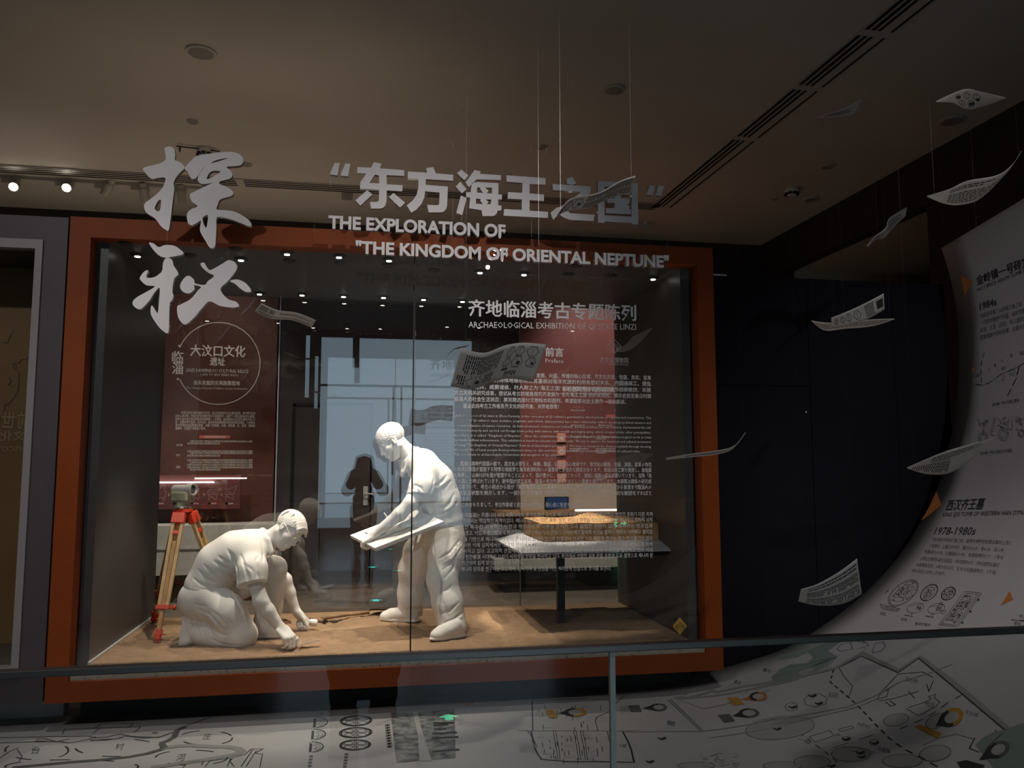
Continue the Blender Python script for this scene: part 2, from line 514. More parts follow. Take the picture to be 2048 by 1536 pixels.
def sculpt_head(cl, c, f, u, neck_to, hair=False, k=0.012, scale=1.0):
    """head with a face in clay; f: where the face looks, u: crown direction"""
    f = unit(f); u = unit(np.array(u)-f*(np.array(u)@f)); s = np.cross(u, f)
    c = np.array(c, float); q = scale
    def P(a, b, d): return c+q*(a*f+b*s+d*u)
    ax = [f, s, u]
    cl.ell(P(-.014, 0, .036), np.array((.098, .078, .083))*q, ax, k=.01)
    cl.ell(P(.028, 0, -.032), np.array((.060, .060, .085))*q, ax, k=.03)
    for e in (-1, 1):
        cl.cap(P(-.012, .052*e, -.050), P(.055, .018*e, -.098), .022*q, .018*q, k=.03)
        cl.ell(P(.052, .044*e, -.026), np.array((.022, .02, .018))*q, ax, k=.02)
    cl.ell(P(.073, 0, -.100), np.array((.018, .022, .016))*q, ax, k=.018)
    cl.cap(P(.083, -.004, .016), P(.083, .004, .016), .012*q, k=.01)
    for e in (-1, 1):
        cl.cap(P(.085, .012*e, .013), P(.070, .044*e, .016), .0105*q, .009*q, k=.012)
        cl.ell(P(.090, .031*e, -.006), np.array((.015, .018, .011))*q, ax, k=.012, sub=True)
        cl.ell(P(.069, .031*e, -.007), np.array((.014, .016, .0125))*q, ax, k=.003)
        cl.cap(P(.0815, .020*e, -.007), P(.076, .044*e, -.008), .0022*q, k=.002, sub=True)
    cl.cap(P(.084, 0, .006), P(.106, 0, -.032), .0085*q, .0115*q, k=.012)
    for e in (-1, 1): cl.ell(P(.094, .012*e, -.037), np.array((.010, .008, .008))*q, ax, k=.006)
    cl.cap(P(.080, 0, -.055), P(.086, 0, -.060), .016*q, .016*q, k=.012)
    cl.cap(P(.086, -.018, -.063), P(.086, .018, -.063), .006*q, k=.006)
    cl.cap(P(.095, -.007, -.061), P(.095, .007, -.061), .0065*q, k=.006)
    cl.cap(P(.090, -.013, -.075), P(.090, .013, -.075), .0075*q, k=.007)
    cl.cap(P(.100, -.015, -.0685), P(.100, .015, -.0685), .0035*q, k=.003, sub=True)
    for e in (-1, 1):
        ea = [unit(f*.9+u*.25), s, unit(u*.9-f*.25)]
        cl.ell(P(-.008, .077*e, -.004), np.array((.019, .0105, .031))*q, ea, k=.004)
        cl.ell(P(-.005, .088*e, .000), np.array((.010, .009, .017))*q, ea, k=.005, sub=True)
        cl.ell(P(.002, .078*e, -.028), np.array((.008, .008, .010))*q, ea, k=.004)
    cl.cap(P(-.030, 0, -.050), neck_to, .054*q, .060*q, k=.025)
    return P, ax

def sculpt_hair(cl, c, f, u, grow=.006, d=-.003, scale=1.0, tilt=.66):
    f = unit(f); u = unit(np.array(u)-f*(np.array(u)@f)); s = np.cross(u, f)
    c = np.array(c, float); q = scale
    def P(a, b, e): return c+q*(a*f+b*s+e*u)
    cl.ell(P(-.014, 0, .036), (np.array((.098, .078, .083))+grow)*q, [f, s, u], k=0)
    n = -u+f*tilt
    cl.cut(P(0, 0, d), n, k=.003)
    return P

def sculpt_hand(cl, wrist, fwd, back, curls, thumb=None, side=1, size=1.0, spread=4, k=.008, thumb_curl=25, thumb_out=45, fist=False):
    """palm, four fingers and a thumb. fwd: wrist to knuckles; back: out of the back of the hand;
    side: +1 when the thumb is on the side fwd x back; curls: three joint angles for index..little"""
    fwd = unit(fwd); back = unit(np.array(back)-fwd*(np.array(back)@fwd)); lat = np.cross(fwd, back)*side
    w = np.array(wrist, float); q = size
    ax = [fwd, lat, back]
    cl.ell(w+fwd*.010*q, np.array((.035, .027, .020))*q, ax, k=.02)
    cl.rbox(w+fwd*.052*q-lat*.002*q, np.array((.046, .040, .0145))*q, ax, .013*q, k=.012)
    cl.ell(w+fwd*.035*q+lat*.026*q-back*.008*q, np.array((.032, .017, .016))*q, ax, k=.012)
    lens = [(.041, .025, .021), (.045, .029, .022), (.042, .027, .021), (.033, .021, .019)]
    lat0 = [.030, .0105, -.0095, -.0285]
    base = [.094, .098, .094, .086]
    for i in range(4):
        p = w+fwd*base[i]*q+lat*lat0[i]*q
        cl.ell(p-fwd*.004*q+back*.004*q, np.array((.012, .0095, .0105))*q, ax, k=.006)
        d = rot(fwd, back, (1.5-i)*spread*side*-1*-1) if spread else fwd
        hinge = np.cross(d, back)
        r = [.0100, .0092, .0085, .0072] if i < 3 else [.0088, .0082, .0075, .0065]
        cu = curls[i] if isinstance(curls[0], (list, tuple)) else curls
        for j in range(3):
            d = rot(d, hinge, -cu[j])
            e = p+d*lens[i][j]*q
            cl.cap(p, e, r[j]*q, r[j+1]*q, k=.0035)
            p = e
    tb = w+fwd*.028*q+lat*.030*q-back*.006*q
    d = rot(fwd, back, -thumb_out*side) if thumb is None else unit(thumb)
    if thumb is None:
        d = unit(fwd*math.cos(math.radians(thumb_out))+lat*math.sin(math.radians(thumb_out))-back*.35)
    e = tb+d*.040*q; cl.cap(tb, e, .0145*q, .0112*q, k=.012)
    turn = unit(fwd-lat*.5-back*.3)
    d2 = unit(d+turn*math.tan(math.radians(thumb_curl))); e2 = e+d2*.032*q; cl.cap(e, e2, .0110*q, .0100*q, k=.004)
    d3 = unit(d2+turn*.3); cl.cap(e2, e2+d3*.022*q, .0100*q, .0075*q, k=.004)
    return w
# ------------------------------------------------------------------ the room
ZC = 4.48; YB = 10.13; XR = 5.35; XL = -7.0; YR = -5.3
M_floor = noisy('grey_floor', (.19, .165, .14), (.23, .20, .17), 3, .24, spec=.5)
M_ceil = noisy('warm_white_ceiling', (.47, .42, .36), (.50, .45, .39), 1.5, .9)
M_brown = noisy('dark_brown_wall', (.030, .020, .018), (.036, .025, .022), 6, .7)
M_navy = noisy('navy_panel', (.0062, .0066, .0108), (.0074, .0078, .0126), 4, .7, spec=.15)
M_black = mat('black', (.006, .006, .007), .6)
M_dark = mat('dark_grey', (.025, .024, .025), .5)
M_beige = mat('beige_soffit', (.42, .37, .31), .9)

structure(MB().box(XL, XR+3.2, YR, YB+.2, -.10, 0).build('floor', M_floor))
structure(MB().box(XL, XR+3.2, YR, YB+.2, ZC, ZC+.15).build('ceiling', M_ceil))
structure(MB().box(XL, XR+.2, YB, YB+.15, 0, ZC).build('wall_back', M_brown))
structure(MB().box(XL-.15, XL, YR, YB+.15, 0, ZC).build('wall_left', M_brown))
# right wall with the wide high opening of the side bay
oa = atX(1567, 545, XR); ob = atX(1853, 410, XR)
oy0, oy1 = ob[1], oa[1]; oz = float((oa[2]+atX(1855, 410, XR)[2])/2); oz = float(atX(1600, 526, XR)[2])
w = MB()
w.box(XR, XR+.15, YR, oy0, 0, ZC); w.box(XR, XR+.15, oy1, YB+.15, 0, ZC); w.box(XR, XR+.15, oy0, oy1, oz, ZC)
structure(w.build('wall_right', M_brown))
b = MB(); b.box(XR+.15, XR+3.0, oy0-.2, oy1+.3, oz+.02, oz+.10)
structure(b.build('trim_1', M_beige))
b = MB(); b.box(XR+.15, XR+3.0, oy1+.02, oy1+.17, 0, oz+.02)
structure(b.build('wall_bay_far', M_beige))
b = MB(); b.box(XR+1.3, XR+1.45, oy0-.2, oy1+.02, 0, oz-.42); b.box(XR+.15, XR+1.3, oy0+.9, oy0+1.05, 0, oz-.60)
structure(b.build('wall_bay_inner', M_navy))
b = MB(); b.box(XR+3.0, XR+3.15, oy0-.2, oy1+.3, 0, oz+.10); b.box(XR+.15, XR+3.0, oy0-.2, oy0-.05, 0, oz+.02)
structure(b.build('wall_bay_side', M_brown))
# navy partition beside the case, with panel joints
YP = 5.52
pz = float(atY(1600, 557, YP)[2])
xs = [2.26, float(atY(1625, 900, YP)[0]), 4.9]
zj = float(atY(1500, 771, YP)[2])
b = MB(); b.box(xs[0], xs[1]-.003, YP, YP+.1, 0, zj-.003); b.box(xs[0], xs[1]-.003, YP, YP+.1, zj+.003, pz)
b.box(xs[1]+.003, float(atY(1797, 900, YP)[0]), YP, YP+.1, 0, pz)
b.box(float(atY(1797, 900, YP)[0])+.004, 4.45, YP, YP+.1, 0, pz)
b.box(xs[0], 4.45, YP+.02, YP+.09, 0, pz-.004)
structure(b.build('wall_partition', M_navy))
q = atY(1612, 824, YP)
b = MB().lathe(q-np.array([0, .006, 0]), (0, 1, 0), [(0, .004), (.004, .007), (.006, .007)], 12)
tag(b.build('screw_cap', mat('pale_plastic', (.7, .68, .65), .4)), 'tiny pale screw cap on the navy partition beside its vertical joint', 'screw')
q0 = atY(1420, 549, YP-.02); q1 = atY(1453, 550.5, YP-.02)
b = MB().tube([q0, q1], .006, 8)
tag(b.build('curtain_rod', mat('pale_plastic', (.7, .68, .65), .4)), 'short pale rod jutting out above the navy partition next to the orange frame', 'rod')
# ------------------------------------------------------------------ the big display case with its orange frame
YF = 5.0
FX0, FX1, FZ0, FZ1 = -1.682, 2.263, .180, 2.902
IX0, IX1, IZ0, IZ1 = -1.568, 2.149, .290, 2.784
YBK = 6.46                                   # rear glass
SX0, SX1 = -1.50, 2.075                      # side panels, inner faces
ZS = .36                                     # top of the sand
M_orange = noisy('orange_paint', (.235, .047, .0075), (.255, .052, .0085), 8, .55, spec=.2)
M_steel = mat('brushed_steel', (.42, .45, .48), .22, 1.0)
M_glass = glass('clear_glass', (.95, .965, .965), 0, 1.0, .085)
M_glass_b = glass('rear_glass', (.90, .91, .91), 0, 1.0, .11)
M_panel = noisy('case_side_panel', (.075, .068, .068), (.085, .077, .077), 5, .4)
M_pale = mat('pale_edge', (.55, .55, .55), .4)
M_vinyl = mat('white_vinyl', (.90, .89, .88), .6)
M_lamp = mat('lamp_glow', (1, 1, 1), .5, emit=(1, .93, .84), estr=9)
M_sill = noisy('worn_sill', (.40, .37, .30), (.10, .10, .10), 30, .4, ramp=(.55, .7))

case = thing('display_case', 'large walk-in glass display case with an orange frame holding two white statues', 'display case', (.3, YF, 0))
b = MB()
for x0, x1, z0, z1 in ((FX0, FX1, FZ0, IZ0), (FX0, FX1, IZ1, FZ1), (FX0, IX0, IZ0, IZ1), (IX1, FX1, IZ0, IZ1)):
    b.box(x0, x1, YF-.06, YF+.05, z0, z1)
b.build('frame', M_orange, case)
MB().box(FX0+.06, FX1-.06, YF+.35, YBK+.1, 0, FZ0).build('plinth', noisy('dark_plinth', (.035, .036, .040), (.042, .043, .047), 6, .5), case)
MB().box(FX0+.02, FX1-.02, YF+.05, YBK+.10, FZ0, IZ0+.01).build('base', M_dark, case)
# sill and track under the glass
b = MB().box(IX0, IX1, YF-.035, YF-.02, IZ0, IZ0+.028); b.build('sill', M_sill, case)
b = MB().box(IX0, IX1, YF-.02, YF+.012, IZ0, IZ0+.045); b.build('glass_track', M_steel, case)
# front glass: two sheets with a dark joint between
xj = float(atY(825, 900, YF)[0])
g1 = MB().box(IX0, xj-.004, YF+.000, YF+.010, IZ0+.01, IZ1).build('glass_pane', M_glass, case)
g2 = MB().box(xj+.004, IX1, YF+.000, YF+.010, IZ0+.01, IZ1).build('glass_pane', M_glass, case)
MB().box(xj-.004, xj+.004, YF-.002, YF+.012, IZ0+.01, IZ1).build('joint', M_black, case)
# rear glass: sheets with pale polished edges
xb = [SX0, float(atY(553, 900, YBK)[0]), float(atY(828, 900, YBK)[0]), float(atY(1040, 900, YBK)[0]), SX1]
for i in range(4):
    MB().box(xb[i]+.004, xb[i+1]-.004, YBK, YBK+.010, ZS-.05, IZ1).build('glass_pane', M_glass_b, case)
for i, m, t in ((1, M_pale, .0045), (2, mat('grey_edge', (.16, .17, .17), .4), .003), (3, mat('grey_edge', (.16, .17, .17), .4), .003)):
    MB().box(xb[i]-t, xb[i]+t, YBK-.002, YBK+.012, ZS, IZ1).build('joint', m, case)
# sides, ceiling
MB().box(SX0-.06, SX0, YF+.05, YBK+.05, IZ0, IZ1+.03).build('side_panel', M_panel, case)
MB().box(SX1, SX1+.06, YF+.05, YBK+.05, IZ0, IZ1+.03).build('side_panel', M_panel, case)
MB().box(SX0-.06, SX1+.06, YF+.05, YBK+.05, IZ1, IZ1+.06).build('top_panel', noisy('case_ceiling', (.055, .05, .052), (.06, .055, .057), 5, .5), case)
MB().box(FX0+.02, FX1-.02, YF+.05, YBK+.10, IZ1+.06, FZ1-.01).build('top_cover', M_dark, case)
# recessed lamps in the case ceiling: black gimbals, the turned ones show their light
def downlight(x, y, lit, r=.022):
    d = MB().lathe((x, y, IZ1+.001), (0, 0, -1), [(0, r*1.9), (.006, r*1.9), (.010, r*1.5), (.014, r*1.3)], 18).build('downlight', M_black, case)
    if lit:
        MB().lathe((x, y, IZ1-.013), (0, 0, -1), [(0, r*.8), (.004, r*.75)], 14).build('lens', M_lamp, d)
for px, py, lit in ((275, 512, 1), (251, 489, 0), (471, 500, 0), (482, 520, 1), (574, 508, 1), (580, 524, 0), (678, 514, 1), (680, 528, 0), (778, 521, 1), (777, 533, 0),
                    (868, 543, 0), (1048, 549, 1), (1137, 551, 0), (1153, 534, 0), (1222, 553, 0), (1306, 558, 1), (1243, 537, 0), (960, 545, 1), (378, 513, 0),
                    (519, 588, 1), (604, 590, 1), (687, 593, 1), (767, 595, 1), (847, 599, 1), (925, 603, 1), (1010, 606, 0), (430, 583, 0)):
    p = atZ(px, py, IZ1-.01)
    if p[1] < YBK-.03: downlight(float(p[0]), float(p[1]), lit)

# sand bed
random.seed(3)
def sand_z(x, y):
    n = noise.noise(Vector((x*3.1, y*3.1, 0)))*.016+noise.noise(Vector((x*9, y*9, 3)))*.007+noise.noise(Vector((x*30, y*30, 5)))*.0050+noise.noise(Vector((x*62, y*62, 8)))*.0028
    e = min((x-SX0-.02)/.12, (SX1-.01-x)/.12, (y-5.06)/.12, (YBK-.02-y)/.12, 1); e = max(e, 0)
    for hx, hy, hr, hd in ((-.52, 5.215, .13, -.020), (-.36, 5.20, .10, -.018), (-.42, 5.26, .10, -.012), (.30, 5.45, .35, -.012), (-.22, 6.03, .10, .010)):
        d2 = ((x-hx)/hr)**2+((y-hy)/(hr*.45))**2
        n += hd*math.exp(-d2)
    return ZS+n*e
nx, ny = 440, 176
x0, x1, y0, y1 = SX0+.012, SX1-.006, 5.045, YBK-.008
vs = []; fs = []
for j in range(ny+1):
    for i in range(nx+1):
        x = x0+(x1-x0)*i/nx; y = y0+(y1-y0)*j/ny
        vs.append((x, y, sand_z(x, y)))
for j in range(ny):
    for i in range(nx):
        a = j*(nx+1)+i; fs.append((a, a+1, a+nx+2, a+nx+1))
rim = [j*(nx+1) for j in range(ny+1)][::-1]+list(range(nx+1))+[j*(nx+1)+nx for j in range(ny+1)]+[ny*(nx+1)+i for i in range(nx+1)][::-1]
b = MB(); b.add(vs, fs)
n0 = len(vs); low = [(vs[i][0], vs[i][1], IZ0+.012) for i in rim]
b.v += low; k = len(rim)
b.f += [(rim[i], rim[(i+1) % k], n0+(i+1) % k, n0+i) for i in range(k) if rim[i] != rim[(i+1) % k]]; b.mi += [0]*(len(b.f)-len(b.mi))
M_sand = noisy('sand', (.27, .170, .100), (.37, .250, .158), 18, .95, 10, bump=.9, bscale=85, spec=.05, ramp=(.2, .8))
nt = M_sand.node_tree
sb = b.build('sand', M_sand, smooth=True)
tag(sb, 'dug-over yellowish sand covering the floor of the display case', 'sand', kind='stuff')
MB().box(SX0, SX0+.012, 5.03, YBK, IZ0+.01, ZS+.012).build('sand_edging', M_pale, case)
# crumbs of earth on the sand
random.seed(11)
b = MB()
for _ in range(900):
    x = random.uniform(x0+.05, x1-.05); y = random.uniform(5.08, 6.4); r = random.choice([.0015, .002, .002, .003, .0045])*random.uniform(.6, 1.2)
    if x > 1.0 and random.random() < .6: continue
    z = sand_z(x, y)
    pts = []
    for t in range(6):
        a = t*math.pi/3+random.random()*.5; pts.append((x+r*1.4*math.cos(a), y+r*math.sin(a), z-.001))
    pts.append((x+r*.3, y, z+r*.5))
    b.add(pts, [(i, (i+1) % 6, 6) for i in range(6)])
tag(b.build('dirt', mat('earth_crumbs', (.12, .07, .035), .95)), 'small dark crumbs of earth scattered over the sand', 'dirt', kind='stuff')

# ---- writing on the front glass
M_grey_v = mat('grey_vinyl', (.62, .61, .61), .6)
YT = YF-.0012
def glass_fn(p0, p1, h, ital=0.0):
    a = atY(p0[0], p0[1], YT); e = atY(p1[0], p1[1], YT)
    hh = h*YT/FPX
    def fn(u, v): return (a[0]+(e[0]-a[0])*u, YT, a[2]+(e[2]-a[2])*u+hh*v)
    return fn
def glass_lines(name, rows, h, bold, parent, m):
    b = MB()
    for s, xa, xe, ya, ye in rows: lay_text(b, s, glass_fn((xa, ya), (xe, ye), h), bold, 1)
    return b.build(name, m, parent, fix=False)
glass_lines('lettering', [('齐地临淄考古专题陈列', 937, 1272, 629, 639)], 27, .022, g2, M_vinyl)
glass_lines('lettering', [('ARCHAEOLOGICAL EXHIBITION OF QI STATE LINZI', 937, 1272, 655, 659.5)], 13, .0, g2, M_vinyl)
glass_lines('lettering', [('前言', 1091, 1127, 711, 712)], 15, .022, g2, M_vinyl)
glass_lines('lettering', [('Preface', 1091, 1127, 725, 726)], 9, .0, g2, M_vinyl)
glass_lines('lettering', [
    ('临淄是周代齐国故都，是齐文化起源、发展、兴盛、传播的核心区域，齐文化开放、包容、务实、变革', 928, 1302, 751.5, 759.5),
    ('的形成与齐国所处的特殊地缘形势及其重视对海洋资源的利用有密切关系。齐国通商工、便鱼', 909, 1302, 762, 771.5),
    ('盐，富国强兵，威震诸侯，时人称之为“海王之国”。新中国成立以来考古工作成绩斐然，本展', 909, 1302, 776.5, 784),
    ('览立足相关研究成果，尝试从考古的视角探究齐发展为“东方海王之国”的历史动因，展示史前至秦汉时期', 909, 1302, 789, 796),
    ('临淄人的社会生活状态；展览精选部分文物标本和图例，希望能够对此主题作一通俗解读。', 909, 1252, 801.5, 807.5),
    ('谨以此向考古工作者及齐文化的研究者、关怀者致敬！', 926, 1118, 815.5, 817)], 7.6, .012, g2, M_vinyl)
glass_lines('lettering', [
    ("Linzi, the capital of Qi state in Zhou Dynasty, is the core area of Qi culture's germination, development, prosperity and transmission. The", 908, 1302, 833, 838),
    ("formation of Qi culture's open, inclusive, pragmatic and reform characteristics has a close relationship with its special geopolitical situation and", 908, 1302, 842.5, 848),
    ("effective utilization of marine resources. Qi State promoted commerce and industry, developed fishery and salt industry, implemented the salt", 908, 1302, 853, 857.5),
    ("and iron monopoly and carried out foreign trade policy with nations, with wealth and mighty army, which conquered the other principalities,", 908, 1302, 862.5, 867.5),
    ("therefore, it is called “Kingdom of Neptune”. Since the establishment of the People's Republic of China, archaeological work in Linzi", 908, 1302, 872.5, 877),
    ("has made brilliant achievements. This exhibition is based on relevant research results. We try to explore the historical and cultural motivation", 908, 1302, 882, 886),
    ("of being “The kingdom of Oriental Neptune” from an archaeological perspective. We hope to interpret the theme popularly through showing", 908, 1302, 892, 895.5),
    ("the social life of Linzi people from prehistoric times to Qin and Han dynasties and representative collections of cultural relics.", 908, 1281, 901.5, 905),
    ("This is a tribute to archaeologists, researchers and caregivers of Qi culture.", 908, 1120, 911, 912)], 5.2, .0, g2, M_vinyl)
glass_lines('lettering', [
    ('臨淄は周時代斎国の都で、斎文化の芽生え、発展、隆盛、伝播の核心地域です。斎文化の開放、包容、実務、変革の特性', 921, 1303, 931, 933),
    ('の形成は斎国が直面する特殊な地政学と海洋資源利用への重要視と緊密的な関係があります。斎国は商工業を開放し、漁塩業', 908, 1303, 942, 944),
    ('を発展し、山林川沢を国が管理することによって、国が豊かに、兵が強くなって、諸侯に威震の盛名が響いています。当時「海', 908, 1303, 954, 955),
    ('王の国」と呼ばれています。新中国が成立以来、臨淄の考古作業はすばらしい業績を挙げています。本展覧は関係の研究成', 908, 1303, 966, 966.5),
    ('果に基づいて、考古の視点から斎が「東方海王の国」に発展した歴史文化的な原因を探求し、先史から秦漢まで臨淄人の', 908, 1303, 977.5, 978),
    ('社会生活状態を展示します。一部分の文物標本と図例を精選し、このテーマをイメージ的な解読をすればと', 908, 1303, 989.5, 990),
    ('思います。', 908, 941, 1002, 1002),
    ('これをもちまして、考古作業者と斎文化の研究者、関心者に敬意を表します。', 924, 1172, 1013, 1013.5)], 7.4, .006, g2, M_vinyl)
glass_lines('lettering', [
    ('임치臨淄는 주周나라 시대 제齊나라의 옛 수도였던 곳으로 제나라 문화가 시작되어 발전하였고, 번창한 문화가 다른 지역', 922, 1305, 1034, 1032),
    ('으로 전파되는 핵심적인 지역이었다. 제나라 문화는 개방, 포용, 실용, 변혁의 특징을 형성하였고, 또한 제나라의 지리적 위치', 908, 1305, 1045.5, 1043),
    ('로 인한 특수한 지역적인 상황과 해양자원의 이용을 중시한 것과 밀접한 관련이 있다. 제나라는 상공업과', 908, 1305, 1058, 1055),
    ('발달하였고, 어업과 염업鹽業에 편리하며 나라가 부유하고 군대가 강하여 제후들에게 위엄을 떨치니 해왕의 나라라고 불리었', 908, 1305, 1070, 1067),
    ('다. 이를 기반으로 제나라는 동방의 큰 나라로 발전하였으며 신중국이 건국된 이후 제문화 연구는 많은 성과를 거두었다', 908, 1305, 1082.5, 1080),
    ('이 건국된 이래 임치에서는 고고학 분야에서 커다란 성과를 거두었으며 본 전시는 관련된 연구 성과를 바탕으로 하여', 908, 1305, 1094, 1092),
    ('를 전시하고 있다. 고고학적 관점에서 제나라가 동방해왕의 나라로 발전한 역사와 문화적 원인을 탐구하고 선사 시대', 908, 1305, 1106, 1103),
    ('부터 진한秦漢 시대까지 임치의 사회생활 상황을 전시하고 있다. 본관에서 선별한 일부 문물 표본과 도표 설명으로 제나라 문', 914, 1306, 1118, 1114),
    ('가 친근하며 쉽게 받아들여지기를 바란다.', 914, 1047, 1130, 1128),
    ('제나라 문화를 연구하는 고고학자, 감사하며 및 관심을 가진 여러분께 전심으로 경의를 표한다.', 922, 1222, 1142, 1140)], 7.4, .0, g2, M_vinyl)
# museum emblem: diamond outline with three budding stems, name below
def strokes(b, lines, fn, wdt):
    """drawn lines: each a list of points, given to fn(point) -> place; wdt in metres (in the glass plane)"""
    for L in lines:
        P = [np.array(fn(p)) for p in L]
        for i in range(len(P)-1):
            t = P[i+1]-P[i]; ln = np.linalg.norm(t)
            if ln < 1e-6: continue
            n_ = np.array([-t[2], 0, t[0]])/ln*wdt*.5; e = t/ln*wdt*.3
            b.quad(P[i]-n_-e, P[i+1]-n_+e, P[i+1]+n_+e, P[i]+n_-e)
def at_glass(p): return atY(p[0], p[1], YT)
def emblem(cx, cy, r, wdt, b, outline=True, fn=at_glass):
    L = []
    if outline: L.append([(cx, cy-r), (cx+r, cy), (cx, cy+r), (cx-r, cy), (cx, cy-r)])
    for dx, dy in ((-.42, .02), (0, -.28), (.42, .02)):
        x, y, s = cx+dx*r, cy+dy*r, .2*r
        L.append([(x, y-s*1.3), (x+s, y), (x, y+s*1.3), (x-s, y), (x, y-s*1.3)])
        L.append([(x, y+s*1.3), (x, y+s*(3.0 if dx else 2.6))])
    strokes(b, L, fn, wdt)
b = MB(); emblem(1228, 693, 14.5, .0030, b)
lay_text(b, '齐文化博物院', glass_fn((1200, 725), (1257, 726), 10), .0, 1)
lay_text(b, 'Qi Culture Museum', glass_fn((1218, 730), (1256, 731), 4), .0, 1)
b.build('emblem', M_grey_v, g2, fix=False)
# small yellow diamond sticker low on the glass
s = MB(); c = atY(1359.5, 1252, YT); r = .0485
s.prism([(c[0], YT-.002, c[2]+r*1.13), (c[0]+r, YT-.002, c[2]), (c[0], YT-.002, c[2]-r*1.13), (c[0]-r, YT-.002, c[2])], (0, .003, 0))
st = s.build('sticker', mat('ochre_sticker', (.50, .30, .055), .5), g2)
b = MB(); emblem(1360, 1253, 15, .0026, b, False, lambda p: atY(p[0], p[1], YT-.0035))
b.build('emblem', mat('dark_print', (.03, .02, .015), .6), st, fix=False)
# ------------------------------------------------------------------ two white statues
M_plaster = noisy('white_plaster', (.80, .775, .74), (.84, .815, .78), 12, .75, 6, bump=.12, bscale=160, spec=.25)
HB = 0.0048
J = atY

def oval(cl, P, r, w, k=.03, axis=(0, 1, 0)):
    """trunk pieces: pairs of limbs side by side"""
    a = np.array(axis, float)
    for sgn in (-1, 1):
        for i in range(len(P)-1):
            cl.cap(np.array(P[i])+a*w[i]*sgn, np.array(P[i+1])+a*w[i+1]*sgn, r[i], r[i+1], k)
    for i in range(len(P)-1): cl.cap(P[i], P[i+1], r[i]*.96, r[i+1]*.96, k)

# ---- kneeling man with glasses
kn = thing('statue', 'white statue of a kneeling man in round glasses bending over the sand', 'statue', V(J(440, 1285, 5.48)))
kh_c = J(577.5, 1059, 5.50)
kf, ku = np.array((.58, -.46, -.67)), np.array((.72, -.02, .68))
neck = J(536, 1082, 5.53)
sh_n, sh_f = J(503, 1108, 5.385), J(512, 1098, 5.70)
el_n, wr_n = J(523, 1203, 5.30), J(560, 1254, 5.315)
el_f, wr_f = J(570, 1160, 5.74), J(592, 1222, 5.76)
lo, hi = J(350, 1312, 5.5), J(640, 1005, 5.5)
lo = np.array((lo[0], 5.10, .33)); hi = np.array((hi[0], 5.98, hi[2]+.02))
# skin: head, neck, arms and hands on a slim hidden trunk
B = Clay(lo, hi, HB)
oval(B, [J(405, 1175, 5.53), J(440, 1128, 5.53), J(495, 1098, 5.53)], [.09, .09, .085], [.05, .05, .07])
B.chain([J(405, 1185, 5.45), J(480, 1240, 5.42)], [.06, .05]); B.chain([J(405, 1185, 5.45), J(390, 1240, 5.45)], [.05, .04])
B.cap(J(495, 1098, 5.53), neck, .08, .062, .03)
sculpt_head(B, kh_c, kf, ku, neck)
B.chain([J(500, 1096, 5.53), sh_n], [.075, .065], .03); B.chain([J(505, 1096, 5.55), sh_f], [.075, .065], .03)
B.chain([sh_n, J(508, 1160, 5.325), el_n, J(536, 1222, 5.305), wr_n], [.055, .050, .043, .042, .0285], .02)
B.chain([sh_f, el_f, J(578, 1185, 5.75), wr_f], [.05, .044, .041, .0285], .02)
B.ell(J(517, 1203, 5.285), (.03, .03, .03), k=.03)
fist = [(70, 88, 55), (74, 90, 55), (78, 90, 55), (82, 90, 55)]
hand_n = sculpt_hand(B, wr_n, J(584, 1281, 5.255)-J(560, 1254, 5.315), (.22, -.42, .88), [(46, 66, 38), (47, 66, 38), (48, 64, 36), (46, 56, 30)], side=-1, thumb_out=28, thumb_curl=35, spread=-1, size=1.12)
hand_f = sculpt_hand(B, wr_f, J(613, 1247, 5.77)-J(592, 1222, 5.76), (.42, .55, .72), fist, side=1, thumb_out=30, thumb_curl=30, spread=2, size=1.14)
for e in (0, 1): pass
link('body', B.surface('body'), M_plaster, kn)
del B
# T-shirt
B = Clay(lo, hi, HB)
oval(B, [J(417, 1170, 5.53), J(440, 1124, 5.53), J(470, 1103, 5.53), J(503, 1094, 5.53)], [.132, .122, .118, .098], [.075, .08, .085, .09], .05)
B.cap(J(500, 1092, 5.53), J(527, 1083, 5.53), .098, .078, .05)
B.chain([J(498, 1098, 5.50), J(503, 1112, 5.40)], [.09, .078], .04)
B.chain([J(503, 1110, 5.40), J(504, 1140, 5.325), J(504, 1190, 5.29)], [.084, .090, .094], .03)
B.chain([J(505, 1100, 5.58), sh_f, J(545, 1135, 5.73)], [.085, .072, .066], .04)
B.cut(J(500, 1169, 5.29), J(506, 1190, 5.30)-J(502, 1160, 5.33), .004, near=(J(501, 1196, 5.28), .135))
B.cut(J(548, 1140, 5.735), J(570, 1160, 5.74)-sh_f, .004, near=(J(556, 1150, 5.74), .09))
# hem of the shirt: cut below a slanting line
B.cut(J(412, 1189, 5.5), np.array((.03, 0, -1.0)), .006, near=(J(412, 1240, 5.53), .30))
# neck opening
B.cap(J(530, 1081, 5.53), J(556, 1072, 5.53), .060, .062, .004, True)
